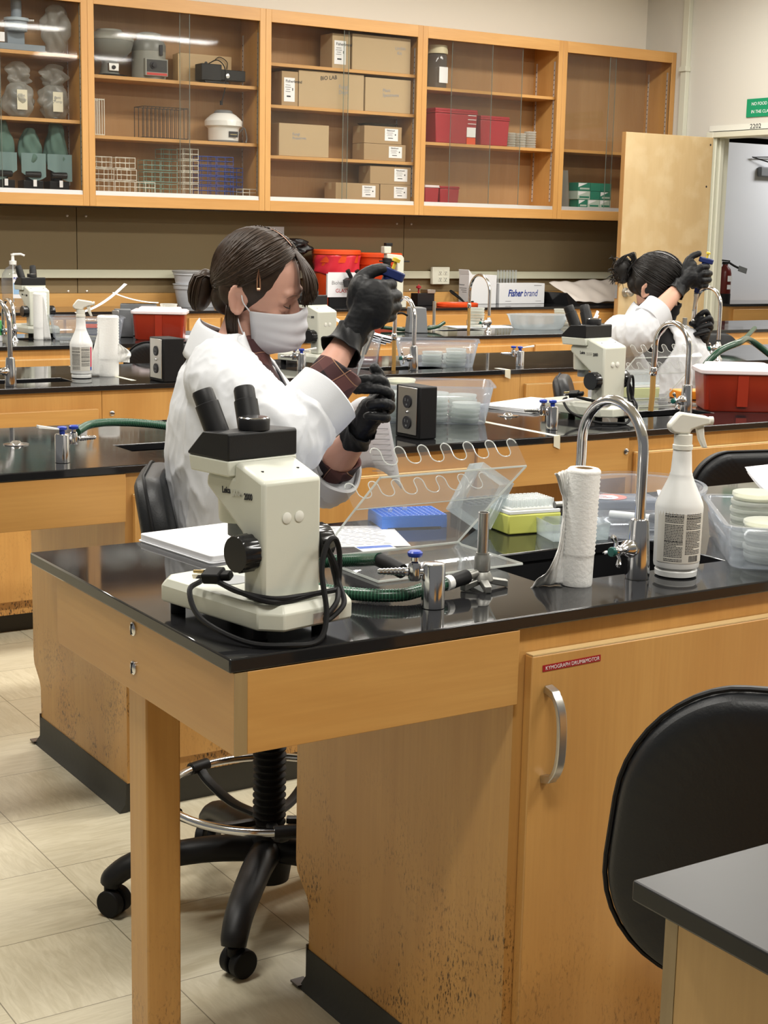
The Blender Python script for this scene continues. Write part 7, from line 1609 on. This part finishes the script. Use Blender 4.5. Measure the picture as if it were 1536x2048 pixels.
# trousers, shoes
tr = MB()
for s in (-1, 1):
    chain(tr, [(-0.06, s*0.085, 0.69), (0.17, s*0.10, 0.70), (0.37, s*0.10, 0.69)], [0.098, 0.085, 0.064]); chain(tr, [(0.37, s*0.10, 0.69), (0.34, s*0.10, 0.47), (0.275, s*0.10, 0.36)], [0.064, 0.062, 0.050])
tr.loft([ell(-0.05, 0, 0.64, 0.13, 0.185), ell(-0.055, 0, 0.72, 0.13, 0.180), ell(-0.06, 0, 0.80, 0.115, 0.15)]); fuse(tr, 'trousers', JEANS, P1, 0.008, 4)
for s in (-1, 1):
    sh = MB(); chain(sh, [(0.26, s*0.10, 0.335), (0.30, s*0.10, 0.312), (0.38, s*0.104, 0.303), (0.42, s*0.106, 0.300)], [0.042, 0.042, 0.036, 0.026]); fuse(sh, 'shoe', RUBBER, P1, 0.006, 3)
# shirt
sh = MB(); sh.loft([ell(cx, 0, z, rx+0.006, ry+0.005) for cx, z, rx, ry in tors[2:]])
chain(sh, [shR, elR], [0.054, 0.046]); chain(sh, [elR, (0.085, -0.165, 1.145), (0.118, -0.132, 1.182)], [0.046, 0.042, 0.040])
chain(sh, [shL, elL], [0.054, 0.046]); chain(sh, [elL, (0.132, 0.165, 0.955), (0.143, 0.145, 0.976)], [0.046, 0.044, 0.041])
shirt = fuse(sh, 'shirt', PLAID, P1, 0.005, 4, fold(3, 0.004, (26, 26, 26)))
def cuffring(parent, c, d, r, w, nm, mt, seed=0, thick=0.006, out=0.004, vox=None):
    M_ = rot_to(d); c = Vector(c)
    def fn(u, v):
        a = 2*math.pi*u; pr2 = [(0.0, 0), (out, 0.04), (out+0.001, 0.5), (out, 0.96), (0, 1.0), (-0.004, 0.9), (-0.004, 0.1), (0, 0)]
        k = v*7; i = min(6, int(k)); f = k-i; e = pr2[i][0]*(1-f)+pr2[i+1][0]*f; z = pr2[i][1]*(1-f)+pr2[i+1][1]*f
        rr = r + e + 0.0035*math.sin(2*a+seed) + 0.0018*math.sin(5*a+seed*2+z*4)
        return c + M_ @ Vector((rr*math.cos(a), rr*math.sin(a), (z-0.5)*w + 0.006*math.sin(a+seed)))
    return MB().grid(fn, 48, 22, closed_u=True).build(nm, mt, parent, sharp=50)
dR = (Vector(wrR)-Vector(elR)).normalized(); dL = (Vector(wrL)-Vector(elL)).normalized()
cuffring(shirt, (0.120, -0.134, 1.186), (0.62, 0.25, 0.75), 0.042, 0.076, 'folded_cuff', PLAID, 1)
cuffring(shirt, (0.144, 0.142, 0.982), dL, 0.043, 0.040, 'folded_cuff', PLAID, 2)
MB().grid(lambda u, v: (-0.076 + (0.062+0.018*v)*math.cos(R(-150+300*u)), (0.062+0.020*v)*math.sin(R(-150+300*u)), 1.262 - 0.020*v - 0.060*(0.5+0.5*math.cos(R(-150+300*u)))**2*(0.3+v*0.8) + 0.012), 40, 6).build('collar', PLAID, shirt, solid=0.004, sharp=180)
# lab coat
ct = MB(); ctor = [(-0.035, 0.62, 0.185, 0.225), (-0.040, 0.72, 0.170, 0.210), (-0.045, 0.82, 0.158, 0.190), (-0.062, 0.92, 0.150, 0.178), (-0.076, 1.03, 0.146, 0.182), (-0.082, 1.12, 0.132, 0.186), (-0.084, 1.18, 0.110, 0.176), (-0.086, 1.215, 0.088, 0.140), (-0.088, 1.245, 0.072, 0.096), (-0.092, 1.270, 0.068, 0.074)]
def coatfn(ctor, off, open_z=1.04, omax=R(56), front=R(-8)):
    def fn(u, v):
        k = v*(len(ctor)-1); i = min(len(ctor)-2, int(k)); f = k-i
        cx, z, rx, ry = [ctor[i][j]*(1-f)+ctor[i+1][j]*f for j in range(4)]
        o = omax*max(0, (z-open_z)/(1.27-open_z))**0.75 + 0.03
        a = front + o + (2*math.pi - 2*o)*u; c, s = math.cos(a), math.sin(a); p = 2.3
        return Vector((cx + (rx+off)*math.copysign(abs(c)**(2/p), c), (ry+off)*math.copysign(abs(s)**(2/p), s), z))
    return fn
def shell(mb, fo, fi, nu=64, nv=40):
    vo = [fo(i/(nu-1), j/(nv-1)) for j in range(nv) for i in range(nu)]; vi = [fi(i/(nu-1), j/(nv-1)) for j in range(nv) for i in range(nu)]
    n = nu*nv; fs = []
    for j in range(nv-1):
        for i in range(nu-1):
            a = j*nu+i; fs.append((a, a+1, a+nu+1, a+nu)); fs.append((n+a, n+a+nu, n+a+nu+1, n+a+1))
    for i in range(nu-1): a = i; fs.append((a, n+a, n+a+1, a+1)); a = (nv-1)*nu+i; fs.append((a, a+1, n+a+1, n+a))
    for j in range(nv-1): a = j*nu; fs.append((a, a+nu, n+a+nu, n+a)); a = j*nu+nu-1; fs.append((a, n+a, n+a+nu, a+nu))
    mb.add(vo+vi, fs)
fo = coatfn(ctor, 0.0); shell(ct, fo, coatfn(ctor, -0.014))
def sleeve(mb, pts, rads, hole=0.8, seg=6):
    P = spline(pts, seg); rr = []
    for i in range(len(P)):
        k = i/seg; a = min(len(rads)-2, int(k)); f = k-a; rr.append(rads[a]*(1-f)+rads[a+1]*f)
    mb.tube(P, rr, 28); mb.ball(P[0], rr[0], 24, 16)
sleeve(ct, [(-0.105, -0.120, 1.185), (-0.065, -0.170, 1.152), (-0.010, -0.205, 1.112), (0.030, -0.220, 1.086), (0.052, -0.206, 1.098), (0.070, -0.188, 1.120), (0.088, -0.170, 1.142)], [0.080, 0.080, 0.078, 0.076, 0.070, 0.064, 0.060])
sleeve(ct, [(-0.075, 0.120, 1.175), (-0.020, 0.160, 1.100), (0.050, 0.178, 1.020), (0.112, 0.182, 0.938), (0.128, 0.172, 0.943), (0.139, 0.152, 0.960)], [0.078, 0.076, 0.072, 0.070, 0.062, 0.058])
def coatfold(co, n):
    a = fold(1, 0.012, (10, 10, 4.0))(co, n) + fold(2, 0.004, (24, 24, 9))(co, n)
    dR_ = (Vector(co) - Vector((0.02, -0.21, 1.09))).length; e = math.exp(-(dR_/0.10)**2)
    a += 0.008*e*math.sin(75*(co.x*0.7 + co.z*0.6 + 0.3*co.y) + 4*noise.noise(co*14))
    return a
coat = fuse(ct, 'lab_coat', COAT, P1, 0.0045, 4, coatfold)
cuffring(coat, (0.086, -0.172, 1.138), (0.72, 0.25, 0.66), 0.064, 0.090, 'folded_cuff', COAT, 3, out=0.006)
cuffring(coat, (0.137, 0.160, 0.956), dL, 0.060, 0.055, 'folded_cuff', COAT, 4, out=0.006)
# lapels and collar following the opening
for s, nm in ((0, 'lapel'), (1, 'lapel')):
    def lf(u, v, s=s):
        vz = 0.56 + 0.44*v; w = 0.055*math.sin(math.pi*min(1, 0.12+v*0.85))**0.7 + 0.012; e = w*u/0.75
        q = fo((e if s == 0 else 1-e), vz); c_ = Vector((-0.085, 0, q.z)); d = (q - c_).normalized()
        return q + d*(0.008 + 0.012*math.sin(math.pi*u)*(0.4+v)) + Vector((0, 0, 0.010*v*(1-u)))
    MB().grid(lf, 10, 26).build(nm, COAT, coat, solid=0.0035, sharp=180)
def cf(u, v):
    a = R(62 + 236*u); r0 = 0.064 + 0.034*v; return (-0.086 + r0*1.0*math.cos(a), r0*1.16*math.sin(a), 1.302 - 0.072*v**1.3 - 0.045*abs(u-0.5)*2)
MB().grid(cf, 40, 8).build('collar', COAT, coat, solid=0.0045, sharp=180)
# gloves
g1 = fuse(gR, 'glove', NITRILE, P1, 0.0026, 9, fold(5, 0.0012, (40, 40, 60))); glove_cuff(g1, Vector(wrR) + dR*0.020, -dR, 0.035, 0.010, 0.058, 1)
g2 = fuse(gL, 'glove', NITRILE, P1, 0.0026, 2, fold(6, 0.0026, (70, 70, 50))); glove_cuff(g2, Vector(wrL) + dL*0.020, -dL, 0.033, 0.003, 0.040, 2)
def toworld(loc, a, p): c, s = math.cos(a), math.sin(a); return (loc[0]+c*p[0]-s*p[1], loc[1]+s*p[0]+c*p[1], p[2])
L1 = (1.54, 2.84)
pipette('navy and white micropipette held in the raised black glove', toworld(L1, ang, (0.244, 0.000, 1.392)), toworld(L1, ang, (0.204, -0.002, 1.286)), toworld(L1, ang, (0.181, -0.003, 1.188)), ang)
t = thing('microtube', 'small clear microtube pinched in the lower black glove', 'tube', toworld(L1, ang, (0.179, -0.004, 1.150))); MB().lathe([(0.0015, 0.0), (0.005, 0.014), (0.0055, 0.034), (0.0065, 0.036)], n=14).build('tube_body', FROST, t)
t = thing('handout_sheet', 'curved printed handout behind the lower black glove', 'paper', toworld(L1, ang, (0.215, 0.16, 1.00)), ang)
MB().grid(lambda u, v: (-0.05+0.13*u*(1-0.25*v), 0.02*math.sin(u*2.5), -0.06+0.16*v-0.03*u*u+0.03*math.sin(u*3)), 14, 10).build('sheet', PAPER2, t, solid=0.0008)
q = MB()
for r_ in range(9): q.box(0.012, 0.062-0.002*r_, -0.0015+0.018*0.9-0.002, -0.0012+0.018*0.9-0.002, -0.045+0.012*r_, -0.0435+0.012*r_)
q.build('print', GREYINK, t)

# ================================================================== person 2
a2 = R(-42.3); L2 = (4.322, 4.706)
P2 = thing('person', 'person with black hair in a ponytail, black mask and white coat', 'person', (*L2, 0), a2)
# image-plane offsets from (4.329,4.70): x forward, y away from the camera
H2 = HM((0.005, -0.005, 1.288), -14, 30, 10)
shR, elR, wrR = (-0.150, -0.060, 1.085), (-0.064, -0.275, 1.105), (0.094, -0.130, 1.290)
shL, elL, wrL = (0.150, 0.030, 1.060), (0.225, 0.065, 0.850), (0.189, 0.055, 1.040)
tors = [(-0.03, 0.60, 0.175, 0.125), (-0.03, 0.70, 0.175, 0.125), (-0.03, 0.80, 0.150, 0.115), (-0.025, 0.90, 0.150, 0.115), (-0.015, 1.0, 0.155, 0.112), (-0.01, 1.07, 0.148, 0.095), (-0.01, 1.115, 0.105, 0.070), (-0.01, 1.145, 0.062, 0.052)]
body = MB(); body.loft([ell(cx, 0, z, rx, ry) for cx, z, rx, ry in tors])
chain(body, [(-0.015, 0, 1.11), (-0.015, 0, 1.17), tuple(H2 @ Vector((-0.010, 0, -0.055)))], [0.054, 0.048, 0.050])
head_parts(body, H2); ear(body, H2, -1); ear(body, H2, 1)
chain(body, [shR, elR], [0.046, 0.036]); chain(body, [elR, (0.016, -0.205, 1.200), wrR], [0.038, 0.040, 0.028])
chain(body, [shL, elL], [0.046, 0.036]); chain(body, [elL, (0.205, 0.062, 0.950), wrL], [0.038, 0.038, 0.027])
for s in (-1, 1):
    chain(body, [(-0.03+s*0.075, 0.02+s*0.03, 0.67), (0.06+s*0.085, -0.14+s*0.05, 0.68), (0.16+s*0.09, -0.29+s*0.05, 0.67)], [0.085, 0.075, 0.052]); chain(body, [(0.16+s*0.09, -0.29+s*0.05, 0.67), (0.15+s*0.09, -0.27+s*0.05, 0.35), (0.13+s*0.09, -0.25+s*0.05, 0.09)], [0.052, 0.050, 0.034]); chain(body, [(0.13+s*0.09, -0.25+s*0.05, 0.06), (0.16+s*0.09, -0.30+s*0.05, 0.045), (0.19+s*0.09, -0.36+s*0.05, 0.035)], [0.034, 0.033, 0.024])
gR, gL = MB(), MB()
for mb_, e_ in ((body, 0), (gR, 0.003)): mb_.ball((0.146, -0.120, 1.335), (0.036+e_, 0.024+e_, 0.044+e_), 20, 14); mb_.ball((0.134, -0.108, 1.372), (0.022+e_, 0.018+e_, 0.026+e_), 16, 12)
for mb_, e_ in ((body, 0), (gL, 0.003)): mb_.ball((0.202, 0.020, 1.120), (0.030+e_, 0.026+e_, 0.040+e_), 20, 14); mb_.ball((0.188, 0.008, 1.150), (0.020+e_, 0.020+e_, 0.022+e_), 16, 12)
kR = [(0.172, -0.128, 1.372), (0.184, -0.124, 1.346), (0.182, -0.120, 1.320), (0.172, -0.114, 1.297)]
fR = [[k, (k[0]+0.024, k[1]+0.022, k[2]+0.002), (k[0]+0.022, k[1]+0.056, k[2]-0.001), (k[0]-0.012, k[1]+0.064, k[2]-0.004), (k[0]-0.026, k[1]+0.046, k[2]-0.006)] for k in kR]
thR = [(0.114, -0.115, 1.345), (0.118, -0.105, 1.385), (0.136, -0.096, 1.412), (0.162, -0.090, 1.424)]
hand(body, gR, wrR, (0.136, -0.125, 1.335), kR, fR, thR, pr_=0.034)
kL = [(0.220, 0.030, 1.165), (0.230, 0.016, 1.146), (0.228, 0.002, 1.126), (0.216, -0.008, 1.106)]
fL = [[k, (k[0]-0.012+0.004*i, k[1]-0.018, k[2]+0.026-0.006*i), (k[0]-0.038, k[1]-0.026, k[2]+0.014-0.006*i), (k[0]-0.050, k[1]-0.014, k[2]-0.006)] for i, k in enumerate(kL)]
thL = [(0.184, 0.050, 1.095), (0.180, 0.030, 1.125), (0.164, 0.010, 1.138), (0.152, 0.000, 1.142)]
hand(body, gL, wrL, (0.200, 0.032, 1.100), kL, fL, thL, pr_=0.032)
fuse(body, 'body', SKIN, P2, 0.0055, 3)
for s in (-1, 1):
    pts = [H2 @ Vector((0.0975 - abs(k)*0.004, s*0.032 + k*0.0075, -0.0065)) for k in (-1.5, -0.8, 0, 0.8, 1.5)]; MB().tube(pts, [0.0008, 0.0016, 0.0018, 0.0016, 0.0008], 6).build('eyelashes', HAIRK, P2)
    pts = [H2 @ Vector((0.1005 - 0.004*(k+1)**2*0.55, s*(0.030 + k*0.014), 0.0165)) for k in (-1.1, 0, 1.1)]; MB().tube(pts, [0.0014, 0.0028, 0.0010], 6).build('eyebrow', HAIRK, P2)
mk = MB().grid(maskfn(H2), 30, 28).build('face_mask', MASKB, P2, solid=0.002, sharp=180)
MB().tube([maskfn(H2)(0, 0), H2 @ Vector((-0.012, -0.080, 0.008))], 0.0018, 6).build('ear_loop', MASKB, mk)
hs = hairshell(H2, (-0.012, 0, 0.032), (0.112, 0.092, 0.106), 2); hs.ball(H2 @ Vector((-0.070, 0, -0.030)), (0.048, 0.064, 0.045), 24, 14, mat=H2.to_3x3())
for s in (-1, 1): hs.ball(H2 @ Vector((-0.030, s*0.068, 0.002)), (0.048, 0.024, 0.042), 20, 12, mat=H2.to_3x3())
hair2 = fuse(hs, 'hair', HAIRK, P2, 0.005, 3); st = MB(); B2_ = Vector((-0.125, 0, 0.005))
def onshell2(d, k=1.0):
    d = Vector(d).normalized(); r = (0.112*k, 0.092*k, 0.106*k); t_ = 1/math.sqrt((d.x/r[0])**2+(d.y/r[1])**2+(d.z/r[2])**2); return Vector((-0.012, 0, 0.032)) + d*t_
for i in range(260):
    s = rnd.choice((-1, 1)); a0 = rnd.uniform(-0.2, 1.25); start = Vector((math.cos(a0)*0.95, s*rnd.random()*0.95, math.sin(a0))); end = Vector((-1, 0, -0.1)); mid = start.normalized() + end*0.6 + Vector((0, s*0.25, 0.25)); lf_ = rnd.uniform(1.005, 1.03)
    st.tube([H2 @ (onshell2(start.normalized()*(1-t_)**2 + mid.normalized()*2*t_*(1-t_) + end*t_*t_, lf_)) for t_ in [k/8 for k in range(9)]], [0.0010]+[0.0021]*8, 4)
st.build('hair_strands', HAIRK, hair2, sharp=180)
bn = MB(); bc = H2 @ Vector((-0.155, -0.005, -0.020)); bn.ball(bc, (0.042, 0.040, 0.055), 20, 14)
for i in range(120):
    a = rnd.uniform(0, 6.28); b_ = rnd.uniform(-1.2, 1.2); p0 = bc + Vector((0.040*math.cos(a), 0.038*math.sin(a)*math.cos(b_), 0.05*math.sin(b_))); d = Vector((rnd.uniform(-1, .3), rnd.uniform(-.6, .6), rnd.uniform(-1, 0.6))).normalized()*rnd.uniform(0.015, 0.035)
    bn.tube([p0, p0+d*0.5+Vector((0, 0, 0.008)), p0+d], [0.002, 0.0018, 0.0006], 4)
for i in range(70):
    b_ = rnd.uniform(-0.02, 0.02); w_ = rnd.uniform(0.0, 1.0); p0 = H2 @ Vector((-0.115, b_, 0.02)); bn.tube(spline([p0, p0+Vector((-0.004-0.015*w_, b_, 0.035)), p0+Vector((-0.010-0.035*w_, b_*1.5, 0.058-0.01*w_)), p0+Vector((-0.035-0.035*w_, b_, 0.050-0.02*w_)), p0+Vector((-0.055-0.03*w_, b_, 0.015-0.02*w_))], 3), 0.0008, 4)
bn.build('hair_bun', HAIRK, hair2, sharp=180)
MB().tube([H2 @ (Vector((-0.122, 0, 0.004)) + Vector((0.006*math.cos(a), 0.032*math.cos(a), 0.045*math.sin(a)))) for a in [2*math.pi*i/24 for i in range(24)]], 0.004, 6, closed=True).build('hair_tie', RUBBER, hair2)
tr = MB()
for s in (-1, 1): chain(tr, [(-0.03+s*0.075, 0.02+s*0.03, 0.67), (0.06+s*0.085, -0.14+s*0.05, 0.68), (0.16+s*0.09, -0.29+s*0.05, 0.67)], [0.098, 0.085, 0.064]); chain(tr, [(0.16+s*0.09, -0.29+s*0.05, 0.67), (0.15+s*0.09, -0.27+s*0.05, 0.35), (0.13+s*0.09, -0.25+s*0.05, 0.12)], [0.064, 0.060, 0.050])
tr.loft([ell(-0.03, 0, 0.63, 0.180, 0.13), ell(-0.03, 0, 0.80, 0.155, 0.12)]); fuse(tr, 'trousers', JEANS, P2, 0.01, 3)
for s in (-1, 1): sh = MB(); chain(sh, [(0.13+s*0.09, -0.245+s*0.05, 0.06), (0.16+s*0.09, -0.30+s*0.05, 0.045), (0.19+s*0.09, -0.36+s*0.05, 0.034)], [0.040, 0.040, 0.030]); fuse(sh, 'shoe', RUBBER, P2, 0.007, 3)
sh = MB(); sh.loft([ell(cx, 0, z, rx+0.006, ry+0.005) for cx, z, rx, ry in tors[2:]]); chain(sh, [(-0.015, 0, 1.09), (-0.012, 0, 1.15), (-0.008, 0, 1.190)], [0.080, 0.068, 0.064]); fuse(sh, 'shirt', MASKB, P2, 0.007, 3)
ctor = [(-0.045, 0.60, 0.230, 0.195), (-0.045, 0.72, 0.215, 0.180), (-0.045, 0.82, 0.208, 0.165), (-0.040, 0.92, 0.205, 0.155), (-0.025, 1.0, 0.195, 0.142), (-0.012, 1.06, 0.178, 0.124), (-0.010, 1.10, 0.145, 0.102), (-0.012, 1.13, 0.104, 0.084), (-0.012, 1.155, 0.080, 0.074)]
ct = MB(); fo2 = coatfn(ctor, 0.0, 0.965, R(46), R(-78)); shell(ct, lambda u, v: fo2(u, v), coatfn(ctor, -0.014, 0.965, R(46), R(-78)))
sleeve(ct, [(-0.125, -0.045, 1.070), (-0.125, -0.130, 1.092), (-0.084, -0.262, 1.102), (-0.054, -0.268, 1.118), (-0.024, -0.240, 1.152), (0.006, -0.212, 1.188)], [0.084, 0.084, 0.078, 0.074, 0.068, 0.062])
sleeve(ct, [(0.118, 0.020, 1.050), (0.165, 0.040, 0.985), (0.205, 0.060, 0.915), (0.226, 0.066, 0.850), (0.224, 0.062, 0.880), (0.214, 0.060, 0.925)], [0.080, 0.078, 0.074, 0.070, 0.066, 0.062])
coat2 = fuse(ct, 'lab_coat', COAT, P2, 0.006, 4, lambda co, n: fold(8, 0.013, (11, 11, 6))(co, n) + fold(9, 0.004, (26, 26, 14))(co, n))
MB().grid(lambda u, v: (lambda a, r0: (-0.020 - 0.010*v + r0*math.cos(a), r0*1.15*math.sin(a), 1.225 - 0.095*v**1.3 - 0.045*abs(u-0.5)*2))(R(62+236*u), 0.062+0.042*v), 36, 8).build('collar', COAT, coat2, solid=0.0045, sharp=180)
dR = (Vector(wrR)-Vector(elR)).normalized(); dL = (Vector(wrL)-Vector(elL)).normalized()
cuffring(coat2, (-0.002, -0.218, 1.178), dR, 0.066, 0.075, 'folded_cuff', COAT, 5, out=0.006); cuffring(coat2, (0.212, 0.060, 0.918), dL, 0.062, 0.055, 'folded_cuff', COAT, 6, out=0.006)
g1 = fuse(gR, 'glove', NITRILE, P2, 0.003, 2, fold(5, 0.0015, (60, 60, 60))); glove_cuff(g1, Vector(wrR) + dR*0.018, -dR, 0.035, 0.004, 0.05, 3)
g2 = fuse(gL, 'glove', NITRILE, P2, 0.003, 2, fold(6, 0.0018, (70, 70, 50))); glove_cuff(g2, Vector(wrL) + dL*0.018, -dL, 0.034, 0.002, 0.035, 4)
pipette('navy micropipette with a yellow plunger in the distant raised glove', toworld(L2, a2, (0.190, -0.088, 1.388)), toworld(L2, a2, (0.162, -0.078, 1.270)), toworld(L2, a2, (0.150, -0.010, 1.150)), a2)
d0 = R(-28.7)
drafting_stool('black drafting stool with a chrome foot ring under the seated person', (1.54, 2.835, 0), d0, base_rz=math.atan2(2.968-2.835, 1.21-1.54)-d0, seat_z=0.585, back_z=0.815, back_off=0.235)
drafting_stool('black stool carrying the person at the second bench', (4.27, 4.72, 0), R(-42), seat_z=0.565, back_z=0.745, back_off=0.30, ring=False)
drafting_stool('black stool with its back towards the nearest bench, right side', (3.12, 3.06, 0), R(75), seat_z=0.60, back_z=0.785, bw=0.46, bh=0.30, ring=False)
drafting_stool('large black padded stool back in the bottom right foreground', (1.655, 1.452, 0), R(46), seat_z=0.56, back_z=0.738, bw=0.54, bh=0.415, back_off=0.30, ring=False, tiltb=R(5), th=0.085, taper=0.15, cr=0.40)
drafting_stool('black stool between the third and fourth benches, behind the towel roll', (3.02, 6.62, 0), R(70), seat_z=0.62, back_z=0.80, ring=False)
drafting_stool('black stool behind the raised left glove, right edge', (6.74, 6.66, 0), R(-100), seat_z=0.62, back_z=0.74, ring=False)
